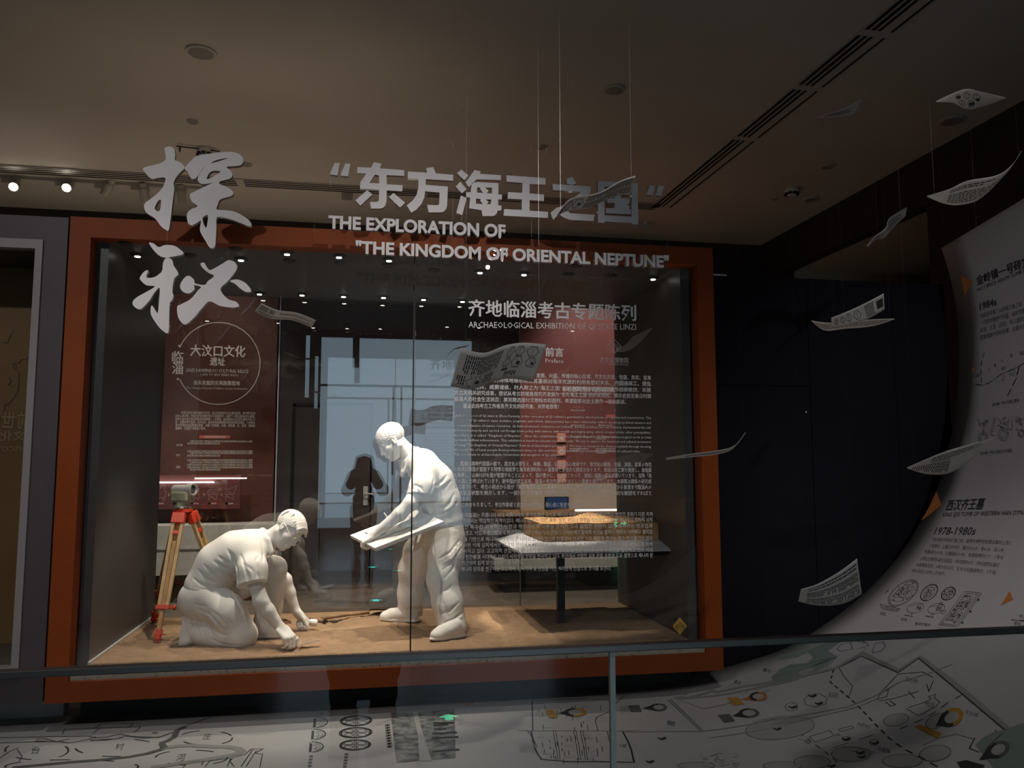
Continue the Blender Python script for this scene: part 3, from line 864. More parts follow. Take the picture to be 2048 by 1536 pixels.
# collar
for e, (a, b_, c) in ((0, (J(525, 1061, 5.56), J(528, 1078, 5.455), J(541, 1108, 5.44))), (1, (J(525, 1061, 5.56), J(531, 1072, 5.60), J(549, 1106, 5.56)))):
    B.chain([a, b_, c], [.017, .020, .015], .012)
B.chain([J(536, 1080, 5.448), J(544, 1104, 5.435)], [.018, .013], .010)
y0, y1 = 5.15, 5.75
for pts, r in (([(454, 1097), (462, 1110), (467, 1131)], .011), ([(436, 1112), (452, 1124), (466, 1128)], .008), ([(428, 1122), (447, 1135), (462, 1140)], .009),
               ([(408, 1130), (423, 1146), (440, 1158)], .008), ([(396, 1140), (412, 1158), (432, 1167)], .007), ([(386, 1156), (400, 1168), (420, 1174)], .006),
               ([(466, 1108), (474, 1140), (475, 1165)], .010), ([(480, 1108), (489, 1128), (505, 1142)], .008), ([(485, 1125), (493, 1145), (497, 1163)], .007),
               ([(512, 1128), (516, 1148), (519, 1160)], .007), ([(455, 1150), (468, 1160), (474, 1172)], .009), ([(523, 1082), (527, 1105), (526, 1125)], .006),
               ([(516, 1112), (512, 1120), (516, 1138)], .006)):
    B.fold(pts, y0, y1, r, .55)
for pts, r in (([(447, 1119), (459, 1126), (469, 1130)], .006), ([(416, 1137), (433, 1152), (450, 1157)], .006), ([(490, 1122), (500, 1142), (505, 1158)], .006),
               ([(377, 1176), (410, 1184), (455, 1175)], .004)):
    B.fold(pts, y0, y1, r, .6, True)
link('shirt', B.surface('shirt'), M_plaster, kn)
del B
# trousers
B = Clay(lo, hi, HB)
hipn, hipf = J(412, 1190, 5.44), J(412, 1188, 5.62)
oval(B, [J(402, 1196, 5.53), J(416, 1178, 5.53)], [.125, .118], [.07, .07], .05)
kneeN = J(486, 1268, 5.385)
B.chain([hipn, J(455, 1226, 5.40), kneeN], [.125, .108, .082], .04)
B.ell(J(478, 1276, 5.385), (.085, .08, .062), k=.05)
B.chain([kneeN, J(440, 1272, 5.42), J(405, 1268, 5.44)], [.075, .078, .066], .04)
B.chain([J(405, 1268, 5.44), J(386, 1262, 5.45)], [.066, .05], .03)
kneeF = J(549, 1137, 5.63)
B.chain([hipf, J(480, 1165, 5.63), kneeF], [.12, .10, .073], .04)
B.chain([kneeF, J(545, 1175, 5.63), J(538, 1215, 5.62), J(531, 1252, 5.61)], [.075, .082, .078, .074], .04)
B.cut(J(531, 1254, 5.61), (0, 0, -1), .004, near=(J(531, 1275, 5.61), .12))
B.cut((0, 0, ZS-.012), (0, 0, -1), .01)
for pts, r in (([(391, 1216), (402, 1223), (420, 1228)], .008), ([(386, 1207), (398, 1212), (412, 1213)], .006), ([(404, 1232), (420, 1254), (424, 1272)], .009),
               ([(414, 1224), (432, 1244), (448, 1262)], .009), ([(386, 1228), (396, 1250), (398, 1272)], .008), ([(424, 1222), (440, 1236), (452, 1250)], .007),
               ([(430, 1262), (445, 1270), (455, 1270)], .007), ([(420, 1278), (450, 1290), (480, 1291)], .006), ([(462, 1185), (475, 1205), (487, 1235)], .007),
               ([(531, 1150), (536, 1180), (536, 1220)], .008), ([(520, 1160), (522, 1200), (516, 1235)], .009), ([(455, 1240), (466, 1250), (468, 1265)], .006)):
    B.fold(pts, y0, y1, r, .55)
for pts, r in (([(410, 1224), (428, 1244), (440, 1262)], .006), ([(396, 1226), (410, 1250), (414, 1270)], .006), ([(470, 1195), (486, 1220), (494, 1250)], .006)):
    B.fold(pts, y0, y1, r, .6, True)
link('trousers', B.surface('trousers'), M_plaster, kn)
del B
# shoes: the near foot stands on its toes, the far one is flat
B = Clay(J(352, 1306, 5.62)*np.array((1, 0, 1))+np.array((0, 5.30, -.03)), J(412, 1200, 5.40)*np.array((1, 0, 1))+np.array((0, 5.58, 0)), .004)
nf = [unit(J(381, 1222, 5.45)-J(370, 1288, 5.44)), np.array((0, 1.0, 0))]; nf.append(np.cross(nf[0], nf[1]))
B.chain([J(384, 1226, 5.45), J(380, 1250, 5.45), J(379, 1272, 5.45)], [.040, .042, .046], .03)
B.chain([J(381, 1272, 5.45), J(398, 1284, 5.45)], [.043, .026], .03)
B.rbox(J(367.5, 1255, 5.45), (.108, .042, .010), nf, .008, .004)
B.cap(J(372, 1284, 5.42), J(372, 1284, 5.48), .026, .026, .02)
B.fold([(386, 1226), (386, 1245), (398, 1262)], 5.3, 5.6, .005, .5)
B.fold([(372, 1225), (371, 1255), (375, 1282)], 5.3, 5.6, .004, .5)
B.cut((0, 0, ZS-.012), (0, 0, -1), .002)
link('shoe', B.surface('shoe'), M_plaster, kn)
c = J(531, 1270, 5.61)
def flat_shoe(c, heel, toe, h=.004, zb=None, wid=.045, tall=.09):
    """lace-up shoe standing on the sand, between heel and toe points (x, y)"""
    heel = np.array((heel[0], heel[1], 0.)); toe = np.array((toe[0], toe[1], 0.)); d = unit(toe-heel); s_ = np.array((-d[1], d[0], 0)); L = np.linalg.norm(toe-heel)
    zb = ZS if zb is None else zb
    lo_ = np.minimum(heel, toe)-.08; hi_ = np.maximum(heel, toe)+.08; lo_[2] = zb-.03; hi_[2] = zb+.19
    B = Clay(lo_, hi_, h); ax = [d, s_, np.array((0, 0, 1.0))]; z = np.array((0, 0, zb))
    def P(a, b, e): return heel+d*a*L+s_*b+z+np.array((0, 0, e))
    B.chain([P(.16, 0, .055), P(.45, 0, .058), P(.70, 0, .045), P(.86, 0, .036)], [.040, .042, .041, .033], .03)
    B.chain([P(.20, 0, .06), P(.26, 0, tall+.03)], [.042, .046], .03)
    B.ell(P(.80, 0, .034), (.055, .044, .032), ax, .02)
    B.ell(P(.17, 0, .016), (.055, .038, .016), ax, .002); B.ell(P(.72, 0, .016), (.085, .047, .016), ax, .004); B.rbox(P(.42, 0, .014), (.10, .034, .014), ax, .010, .012)
    for e in (-1, 1):
        B.cap(P(.12, .042*e, .024), P(.70, .049*e, .024), .007, .007, .003, True)
    for t in (.46, .53, .60): B.cap(P(t, -.022, .098-(t-.45)*.16), P(t+.02, .022, .098-(t-.45)*.16), .004, .004, .002)
    B.cut(z, (0, 0, -1), .002)
    return B
a = J(512, 1271, 5.61); e = J(556, 1272, 5.58)
link('shoe', flat_shoe(None, (a[0]-.03, a[1]), (e[0]+.06, e[1]-.03), zb=ZS).surface('shoe'), M_plaster, kn)
# hair, combed to a fringe
B = Clay(kh_c-.17, kh_c+.19, .0036)
P = sculpt_hair(B, kh_c, kf, ku, .007, .012, tilt=.55)
hs = np.cross(ku, kf)
rs = np.random.RandomState(4)
for i in range(26):
    t = (i/25-.5)*1.9
    b0 = .070*t; j = rs.rand()*.012
    B.chain([P(-.010-j, b0*.9, .112-.034*t*t), P(.040, b0+.004, .103-.036*t*t), P(.070+j*.4, b0*1.0+.005, .084-.036*t*t), P(.086+j*.5, b0+.008, .066-.022*t*t-j)],
            [.004, .0080, .0075, .0035], .005)
for i in range(16):
    t = rs.rand(); x = -.085+.12*t; z = .055+.045*rs.rand()
    B.cap(P(x, -.070, z), P(x-.012, -.077, z-.05), .0055, .003, .004)
B.noise(.0009, 420, seed=3)
link('hair', B.surface('hair', 1), M_plaster, kn)
# glasses
b = MB()
def HP(a, b_, e):
    f = unit(kf); u = unit(ku-f*(ku@f)); s_ = np.cross(u, f)
    return kh_c+a*f+b_*s_+e*u
for e in (-1, 1):
    ring = [HP(.100-.012*abs(math.cos(t))*0, .033*e+.024*math.cos(t), -.012+.020*math.sin(t)) for t in np.linspace(0, 2*math.pi, 25)]
    b.tube(ring, .0022, 6, False)
    b.tube([HP(.099, .057*e, -.006), HP(.088, .074*e, -.002), HP(.02, .086*e, .012), HP(-.015, .088*e, .018)], .0024, 6)
b.tube([HP(.100, -.009, -.008), HP(.106, 0, -.004), HP(.100, .009, -.008)], .0022, 6)
b.build('glasses', M_plaster, kn, smooth=True)

# ---- standing man bent over a drawing board
st = thing('statue', 'white statue of a standing man stooping over a drawing board', 'statue', V(J(880, 1270, 5.6)))
sc_c = J(783, 882, 5.63)
sf, su = np.array((-.78, -.10, -.62)), np.array((-.60, -.02, .80))
sneck = J(822, 912, 5.65)
ssn, ssf = J(851, 944, 5.49), J(835, 935, 5.80)
eln, wrn = J(822, 1006, 5.40), J(750, 1068, 5.44)
elf, wrf = J(872, 1010, 5.87), J(828, 1030, 5.72)
lo, hi = J(680, 1300, 5.6), J(950, 830, 5.6)
lo = np.array((lo[0], 5.10, .33)); hi = np.array((hi[0]+.02, 6.18, hi[2]+.02))
B = Clay(lo, hi, HB)
pel = J(884, 1055, 5.66)
oval(B, [pel, J(880, 990, 5.66), J(845, 930, 5.66)], [.09, .09, .085], [.05, .05, .07])
B.chain([J(890, 1060, 5.60), J(893, 1150, 5.48), J(903, 1250, 5.40)], [.07, .055, .05]); B.chain([J(870, 1060, 5.74), J(825, 1130, 5.85), J(822, 1225, 5.98)], [.07, .055, .05])
B.cap(J(845, 930, 5.66), sneck, .08, .062, .03)
sculpt_head(B, sc_c, sf, su, sneck)
B.chain([J(848, 932, 5.64), ssn], [.075, .065], .03); B.chain([J(842, 930, 5.68), ssf], [.075, .06], .03)
B.chain([ssn, eln, J(800, 1028, 5.40), wrn], [.056, .048, .043, .0285], .02)
B.chain([ssf, elf, J(850, 1020, 5.80), wrf], [.056, .046, .042, .0285], .02)
sculpt_hand(B, wrn, J(722, 1085, 5.475)-wrn, (-.10, -.45, .88), [(38, 62, 40), (44, 66, 40), (50, 68, 40), (54, 68, 40)], side=1, thumb_out=35, thumb_curl=10, spread=3)
sculpt_hand(B, wrf, J(792, 1047, 5.64)-wrf, (-.15, .25, .95), [(28, 45, 30), (32, 50, 35), (40, 60, 35), (45, 60, 35)], side=-1, thumb_out=30, thumb_curl=25, spread=3)
link('body', B.surface('body'), M_plaster, st)
del B
# shirt
B = Clay(lo, hi, HB)
oval(B, [J(886, 1042, 5.66), J(881, 1000, 5.66), J(869, 962, 5.66), J(845, 928, 5.66)], [.128, .120, .115, .100], [.07, .075, .085, .09], .05)
B.cap(J(845, 930, 5.66), J(823, 920, 5.66), .095, .078, .05)
B.chain([J(848, 935, 5.60), J(851, 946, 5.50)], [.088, .078], .04)
B.chain([J(851, 946, 5.50), J(845, 972, 5.445), J(833, 1012, 5.41)], [.080, .084, .090], .03)
B.chain([J(845, 932, 5.72), ssf, J(858, 985, 5.86)], [.085, .072, .072], .04)
B.cut(J(837, 991, 5.42), J(838, 1012, 5.41)-J(842, 972, 5.445), .004, near=(J(834, 1018, 5.40), .14))
B.cut(J(862, 1000, 5.87), elf-ssf, .004, near=(J(870, 1010, 5.87), .10))
B.cut(J(890, 1046, 5.66), np.array((.22, 0, -1.0)), .006, near=(J(898, 1104, 5.66), .34))
B.cap(J(823, 915, 5.65), J(798, 900, 5.65), .060, .064, .004, True)
for pts in ([J(834, 898, 5.68), J(823, 917, 5.575), J(808, 944, 5.60)], [J(834, 898, 5.68), J(813, 908, 5.73), J(802, 942, 5.69)], [J(803, 922, 5.63), J(804, 950, 5.63)]):
    B.chain(pts, [.016, .019, .014][:len(pts)], .010)
y0, y1 = 5.2, 5.95
for pts, r in (([(895, 950), (885, 962), (870, 972)], .010), ([(903, 962), (890, 975), (872, 985)], .009), ([(868, 958), (866, 975), (858, 992)], .008),
               ([(880, 968), (872, 990), (868, 1004)], .008), ([(910, 985), (900, 1005), (884, 1018)], .008), ([(916, 1003), (904, 1022), (880, 1030)], .009),
               ([(835, 958), (832, 975), (838, 988)], .007), ([(822, 945), (821, 965), (826, 980)], .007), ([(848, 985), (842, 975), (828, 970)], .006),
               ([(880, 1030), (860, 1032), (842, 1030)], .006)):
    B.fold(pts, y0, y1, r, .55)
for pts, r in (([(900, 956), (886, 968), (871, 979)], .006), ([(913, 994), (902, 1014), (884, 1024)], .006)):
    B.fold(pts, y0, y1, r, .6, True)
link('shirt', B.surface('shirt'), M_plaster, st)
del B
# trousers
B = Clay(lo, hi, HB)
oval(B, [J(887, 1072, 5.66), J(887, 1040, 5.66)], [.128, .116], [.07, .07], .05)
B.chain([J(892, 1075, 5.585), J(892, 1110, 5.54), J(884, 1158, 5.48), J(895, 1205, 5.44), J(905, 1256, 5.40)], [.122, .116, .098, .096, .094], .04)
B.chain([J(873, 1075, 5.74), J(842, 1105, 5.80), J(825, 1138, 5.86), J(822, 1185, 5.93), J(820, 1228, 5.99)], [.125, .118, .094, .090, .090], .04)
B.cut(J(905, 1262, 5.40), (0, .0, -1), .004, near=(J(905, 1292, 5.40), .14))
B.cut(J(820, 1231, 5.99), (0, .0, -1), .004, near=(J(820, 1258, 5.99), .14))
for pts, r in (([(920, 1080), (900, 1105), (878, 1118)], .009), ([(922, 1095), (905, 1125), (885, 1140)], .009), ([(912, 1120), (905, 1140), (888, 1158)], .009),
               ([(864, 1068), (868, 1105), (866, 1140)], .006), ([(905, 1170), (895, 1180), (878, 1185)], .005), ([(925, 1225), (908, 1240), (886, 1246)], .008),
               ([(924, 1240), (905, 1252), (884, 1254)], .008), ([(918, 1205), (900, 1222), (882, 1228)], .007), ([(845, 1215), (832, 1222), (815, 1220)], .007),
               ([(844, 1200), (836, 1180), (838, 1165)], .007), ([(815, 1100), (830, 1112), (845, 1110)], .007), ([(880, 1160), (884, 1200), (896, 1235)], .008)):
    B.fold(pts, y0, 6.1, r, .55)
for pts, r in (([(924, 1088), (905, 1115), (884, 1128)], .006), ([(874, 1165), (878, 1205), (888, 1238)], .004), ([(924, 1233), (906, 1246), (884, 1250)], .005)):
    B.fold(pts, y0, 6.1, r, .6, True)
link('trousers', B.surface('trousers'), M_plaster, st)
del B
# shoes
a = atZ(928, 1268, ZS+.02); e = atZ(866, 1281, ZS+.02)
link('shoe', flat_shoe(None, (a[0]+.0, a[1]+.02), (e[0], e[1]+.07), zb=ZS, tall=.055).surface('shoe'), M_plaster, st)
a = atZ(840, 1241, ZS+.02); e = atZ(760, 1238, ZS+.02)
link('shoe', flat_shoe(None, (a[0]-.0, a[1]+.05), (e[0], e[1]+.03), zb=ZS, tall=.055).surface('shoe'), M_plaster, st)
# cropped hair
B = Clay(sc_c-.17, sc_c+.17, .0036)
P = sculpt_hair(B, sc_c, sf, su, .005, .000, tilt=.60)
B.noise(.0016, 330, seed=5); B.noise(.0010, 620, seed=8)
link('hair', B.surface('hair', 1), M_plaster, st)
# ------------------------------------------------------------------ things the statues hold
M_white = mat('white_paint', (.80, .78, .75), .55)
NL, NR, FL = J(749.5, 1096, 5.33), J(888, 1042.5, 5.33), J(700, 1070, 5.62)
ev = unit(NR-NL); wv = FL-NL; nv = np.cross(ev, unit(wv)); nv = nv if nv[2] > 0 else -nv
FR = FL+(NR-NL)
bd = thing('drawing_board', 'thick white drawing board carried slanting by the standing statue', 'board', V((NL+FR)/2))
b = MB().prism([NL, NR, FR, FL], -nv*.028); b.build('panel', M_white, bd, bevel=.002)
# a sheet of paper lying slightly arched on the board
b = MB(); vs = []; fs = []
for i in range(13):
    for j in range(7):
        u, w_ = .16+.62*i/12, .30+.55*j/6
        p = NL+(NR-NL)*u+wv*w_+nv*(.004+.030*math.sin(math.pi*u**1.4)*math.sin(math.pi*(j/6)))
        vs.append(p)
for i in range(12):
    for j in range(6): fs.append((i*7+j, (i+1)*7+j, (i+1)*7+j+1, i*7+j+1))
b.add(vs, fs); o = b.build('paper_sheet', M_white, smooth=True)
sd = o.modifiers.new('t', 'SOLIDIFY'); sd.thickness = .001; sd.offset = 1
tag(o, 'white sheet of paper lying arched on the drawing board', 'paper')
b = MB().tube([J(768.5, 1026, 5.60), J(788, 1053, 5.655)], .0045, 8)
b.lathe(J(788, 1053, 5.655), J(794, 1061, 5.67)-J(788, 1053, 5.655), [(0, .0045), (.02, .001)], 8)
tag(b.build('pencil', M_white), 'white pencil in the far hand of the standing statue', 'pencil')
# scraper of the kneeling man: round grip, thin neck, flat slat blade
tr = thing('scraper', 'white scraper with a flat slat blade in the kneeling statue\'s near hand', 'tool', V(J(600, 1285, 5.31)))
g0, g1 = J(566, 1286, 5.275), J(597, 1277, 5.295)
MB().lathe(g0, g1-g0, [(0, .012), (.004, .015), (float(np.linalg.norm(g1-g0))-.004, .015), (float(np.linalg.norm(g1-g0)), .012)], 16).build('grip', M_white, tr)
s0, s1 = J(600, 1289, 5.29), J(640, 1279, 5.28)
d = unit(s1-s0); up = unit(np.cross(d, (0, -1, .0))); up = up if up[2] > 0 else -up; sd_ = np.cross(d, up)
b = MB(); hw = unit(up*.28+np.array((0, -1.0, 0)))*.021; tt = sd_*.002; sd_ = unit(np.cross(d, hw))
b.prism([s0-hw, s1-hw*.9, s1+hw*.9, s0+hw], sd_*.004); b.build('blade', M_white, tr)
MB().tube([g1, g1+(g1-g0)*.10+np.array((0, 0, -.01)), s0], .003, 8).build('neck', M_white, tr)
# brush in the far hand
br = thing('brush', 'stubby white brush in the kneeling statue\'s far hand', 'brush', V(J(620, 1247, 5.78)))
a, c = J(597, 1243, 5.765), J(618, 1244, 5.785)
MB().tube([a, c], .014, 12).build('grip', M_white, br)
MB().lathe(c, J(634, 1246, 5.79)-c, [(0, .016), (.012, .022), (.045, .024), (.055, .019)], 24).build('bristle_head', M_white, br, smooth=True)

# ------------------------------------------------------------------ tools lying on the sand
M_iron = noisy('dark_iron', (.05, .04, .035), (.10, .075, .06), 40, .6, metal=.6)
M_hwood = wood('old_wood', (.22, .12, .06), (.34, .20, .11), 8, 0, .6)
hm = thing('trowel', 'small digging trowel with wooden handle and pointed iron blade lying on the sand', 'trowel', V(J(640, 1245, 6.03)))
a, c = atZ(618, 1238, ZS+.02), atZ(648, 1242, ZS+.02)
MB().tube([a, a+(c-a)*.5, c], [.012, .016, .013], 12).build('handle', M_hwood, hm, smooth=True)
MB().lathe(c, c-a, [(0, .0145), (.014, .0145)], 12).build('ferrule', M_iron, hm)
e = atZ(671, 1239, ZS+.012); d = unit(e-c); s_ = unit(np.cross(d, (0, 0, 1)))
b = MB().tube([c, c+d*.03, c+d*.035-np.array((0, 0, .012)), c+d*.05-np.array((0, 0, .013))], .005, 8)
q = c+d*.045-np.array((0, 0, .012)); t_ = c+d*.19-np.array((0, 0, .010))
b.prism([q-s_*.012, q+d*.03-s_*.042, t_, q+d*.03+s_*.042, q+s_*.012], (0, 0, .003)); b.build('blade', M_iron, hm)
sv = thing('shovel', 'long-handled iron shovel lying at the back of the sand behind the trowel', 'shovel', V(J(700, 1235, 6.3)))
a, c = atZ(643, 1237, ZS+.02), atZ(738, 1225, ZS+.022)
MB().tube([a, a+(c-a)*.5+np.array((0, 0, .004)), c], .013, 12).build('handle', M_hwood, sv, smooth=True)
e = atZ(775, 1222, ZS+.02); d = unit(e-c); s_ = unit(np.cross(d, (0, 0, 1))); b = MB()
prof = [(0, .016, .012), (.04, .05, .016), (.09, .088, .010), (.20, .092, .004), (.26, .062, .0), (.29, .015, 0)]
vs = []
for t, w_, hgt in prof:
    for j in range(7):
        x = (j/6-.5)*2
        vs.append(c+d*t+s_*w_*x+np.array((0, 0, hgt+.016*x*x)))
fs = [(i*7+j, i*7+j+1, (i+1)*7+j+1, (i+1)*7+j) for i in range(5) for j in range(6)]
b.add(vs, fs); o = b.build('blade', M_iron, sv, smooth=True); o.modifiers.new('t', 'SOLIDIFY').thickness = .004
bx = thing('box', 'small dark open box on the sand beyond the kneeling statue\'s knee', 'box', V(atZ(570, 1250, ZS)))
a, c = atZ(556, 1253, ZS), atZ(582, 1250, ZS); d = unit(c-a); s_ = np.array((-d[1], d[0], 0)); L = float(np.linalg.norm(c-a))
M4 = Matrix((( d[0], s_[0], 0, a[0]), (d[1], s_[1], 0, a[1]), (0, 0, 1, ZS-.004), (0, 0, 0, 1)))
b = MB(); b.box(-.02, L, 0, .12, 0, .006, M4)
for q in ((-.02, L, 0, .006), (-.02, L, .114, .12), (-.02, -.014, 0, .12), (L-.006, L, 0, .12)): b.box(q[0], q[1], q[2], q[3], 0, .032, M4)
b.build('tray', M_hwood, bx)
MB().box(-.008, L-.012, .012, .108, .006, .022, M4).build('filling', M_black, bx)

# ------------------------------------------------------------------ surveyor's tripod and level
M_red = mat('red_paint', (.62, .055, .025), .35)
M_pine = wood('pine', (.46, .29, .13), (.60, .41, .21), 7, 2, .4)
M_pine_d = wood('pine_edge', (.33, .18, .06), (.45, .27, .11), 7, 2, .4)
tp = thing('tripod', 'wooden surveyor\'s tripod with red metal fittings standing on the sand', 'tripod', V(J(368, 1250, 5.8)))
th = J(366, 1018, 5.86)
MB().lathe(th-np.array((0, 0, .022)), (0, 0, 1), [(0, .055), (.004, .062), (.020, .062), (.024, .056)], 28).build('head', M_red, tp)
def tripod_leg(hip, foot, lat):
    hip = np.array(hip, float); foot = np.array(foot, float); ax = unit(foot-hip); L = np.linalg.norm(foot-hip)
    lat = unit(np.array(lat)-ax*(np.array(lat)@ax)); nrm = np.cross(ax, lat)
    def bar(mb, t0, t1, c0, c1, hw, hd, h1=None):
        h1 = h1 or hw; P = []
        for t, c, h in ((t0, c0, hw), (t1, c1, h1)):
            p = hip+ax*L*t+lat*c
            P += [p-lat*h-nrm*hd, p+lat*h-nrm*hd, p+lat*h+nrm*hd, p-lat*h+nrm*hd]
        mb.add(P, [(3, 2, 1, 0), (4, 5, 6, 7), (0, 1, 5, 4), (1, 2, 6, 5), (2, 3, 7, 6), (3, 0, 4, 7)])
    b = MB(); bar(b, .03, .73, -.029, -.024, .011, .012); bar(b, .03, .73, .029, .024, .011, .012)
    lg = b.build('leg', M_pine, tp, bevel=.002)
    b = MB(); bar(b, .22, .90, 0, 0, .013, .011); b.build('sliding_bar', M_pine_d, lg, bevel=.002)
    b = MB(); bar(b, -.01, .075, 0, 0, .040, .022, .044); b.build('hinge_cap', M_red, lg, bevel=.004)
    b = MB(); bar(b, .135, .165, 0, 0, .018, .014); b.build('spacer', M_red, lg, bevel=.002)
    b = MB(); bar(b, .715, .745, 0, 0, .042, .020)
    p = hip+ax*L*.73+lat*.042; b.tube([p, p+lat*.022], .005, 8); b.lathe(p+lat*.018, lat, [(0, .012), (.006, .017), (.016, .017), (.02, .012)], 12)
    b.build('clamp', M_red, lg, bevel=.001)
    b = MB(); bar(b, .895, .935, 0, 0, .021, .018); q = hip+ax*L*.935
    b.lathe(q, ax, [(0, .020), (L*.03, .022), (L*.045, .012), (L*.066, .002)], 14)
    b.cur = 0; bar(b, .925, .935, .026, .026, .022, .006); b.build('spike', M_red, lg)
    return lg
tripod_leg(th+np.array((-.010, -.055, -.03)), atZ(313, 1288, ZS-.01), (1, 0, .2))
tripod_leg(th+np.array((-.04, .045, -.03)), atZ(306, 1247, ZS-.01), (.6, -.8, 0))
lg3 = tripod_leg(th+np.array((.055, .02, -.03)), np.array((float(J(470, 1235, 6.02)[0]), 6.02, ZS-.01)), (.4, .9, 0))
p0, p1 = J(392, 1030, 5.86), J(404, 1058, 5.88)
MB().tube([p0, (p0+p1)/2+np.array((.012, 0, -.03)), p1+np.array((.004, 0, .0)), p1+np.array((.002, 0, -.03))], .003, 6).build('strap', mat('strap_brown', (.08, .045, .02), .7), tp)
lv = thing('surveying_level', 'grey green surveying level with a silver telescope tube mounted on the tripod', 'surveying instrument', V(th))
M_green = noisy('olive_enamel', (.20, .20, .13), (.34, .33, .24), 20, .3, spec=.7)
M_silver = mat('silver_metal', (.72, .71, .68), .35, .6)
f0, f1 = J(346, 979, 5.88), J(388, 979, 5.80); d = unit(f1-f0); L = float(np.linalg.norm(f1-f0))
MB().lathe(f0, d, [(0, .022), (.012, .024), (.014, .032), (L*.72, .032), (L*.74, .040), (L, .042), (L, .034), (L-.01, .033)], 24).build('telescope', M_silver, lv, smooth=False)
MB().lathe(f1-d*.012, d, [(0, .033), (.002, .030)], 20).build('lens', mat('dark_lens', (.02, .02, .03), .05), lv)
lat = unit(np.cross(d, (0, 0, 1)))
c = (f0+f1)/2
b = MB()
M4 = Matrix(((d[0], lat[0], 0, c[0]), (d[1], lat[1], 0, c[1]), (d[2]*0, lat[2], 1, c[2]), (0, 0, 0, 1)))
b.box(-L*.44, L*.36, -.042, .042, -.082, -.012, M4); b.build('housing', M_green, lv, bevel=.012)
MB().box(-L*.40, L*.30, -.047, -.042, -.070, -.050, M4).build('dial', mat('dark_dial', (.05, .05, .04), .2), lv)
MB().lathe((c[0]-.01, c[1], th[2]+.012), (0, 0, 1), [(0, .048), (.012, .048), (.013, .036), (c[2]-.075-th[2], .034)], 20).build('base', M_green, lv)
b = MB()
for k in range(3):
    a_ = 2*math.pi*k/3+.5; b.lathe((c[0]+.040*math.cos(a_), c[1]+.040*math.sin(a_), th[2]+.002), (0, 0, 1), [(0, .006), (.004, .014), (.014, .014), (.018, .006)], 12)
b.build('levelling_screws', M_silver, lv)
MB().lathe(c-lat*.044+np.array((0, 0, -.035))+d*.02, -lat, [(0, .014), (.016, .014), (.02, .010)], 14).build('focus_knob', M_silver, lv)

# ------------------------------------------------------------------ table with the block of soil
M_table = noisy('grey_table_paint', (.30, .30, .325), (.33, .33, .355), 5, .5)
M_tdark = mat('dark_blue_metal', (.016, .022, .036), .4)
tb = thing('table', 'grey display table with sloping edges on a single dark leg', 'table', V(J(1121, 1243, 5.75)))
tz = 0.942                                   # level middle of the top; its borders slope down to the edge
o4 = [J(1043, 1106, 5.32), J(1373, 1098, 5.32), J(1346, 1075, 6.30), J(1003, 1073, 6.05)]
i4 = [np.array((float(J(1080, 1086, 5.55)[0])-.02, 5.53, tz)), np.array((float(J(1340, 1082, 5.55)[0])+.012, 5.53, tz)), np.array((float(J(1340, 1082, 5.55)[0])+.012, 6.28, tz)), np.array((float(J(1080, 1086, 5.55)[0])-.02, 6.28, tz))]
o4[2] = np.array((float(i4[2][0])+.06, 6.36, tz-.03)); o4[3] = np.array((float(o4[3][0]), 6.36, tz-.05))
b = MB(); dn = np.array((0, 0, .012))
b.add(o4+i4+[p-dn for p in o4]+[p-dn for p in i4],
      [(0, 1, 5, 4), (1, 2, 6, 5), (2, 3, 7, 6), (3, 0, 4, 7), (4, 5, 6, 7), (8, 9, 1, 0), (9, 10, 2, 1), (10, 11, 3, 2), (11, 8, 0, 3), (12, 13, 9, 8), (13, 14, 10, 9), (14, 15, 11, 10), (15, 12, 8, 11), (15, 14, 13, 12)])
b.build('tabletop', M_table, tb)
lx = float(J(1121, 1200, 5.75)[0])
ap = [p-np.array((0, 0, .0125)) for p in o4]; lo4 = [np.array((float(o4[0][0])+.07, 5.42, .845)), np.array((float(o4[1][0])-.12, 5.42, .845)), np.array((float(o4[2][0])-.12, 6.20, .845)), np.array((float(o4[3][0])+.20, 6.20, .845))]
b = MB(); b.add(ap+lo4, [(0, 1, 5, 4), (1, 2, 6, 5), (2, 3, 7, 6), (3, 0, 4, 7), (7, 6, 5, 4), (0, 3, 2, 1)])
b.build('apron', M_tdark, tb)
MB().box(lx-.026, lx+.026, 5.72, 5.77, ZS-.02, .85).build('leg', M_tdark, tb)
MB().box(lx-.14, lx+.14, 5.62, 5.90, ZS-.03, ZS-.012).build('foot_plate', M_tdark, tb)
top = tz
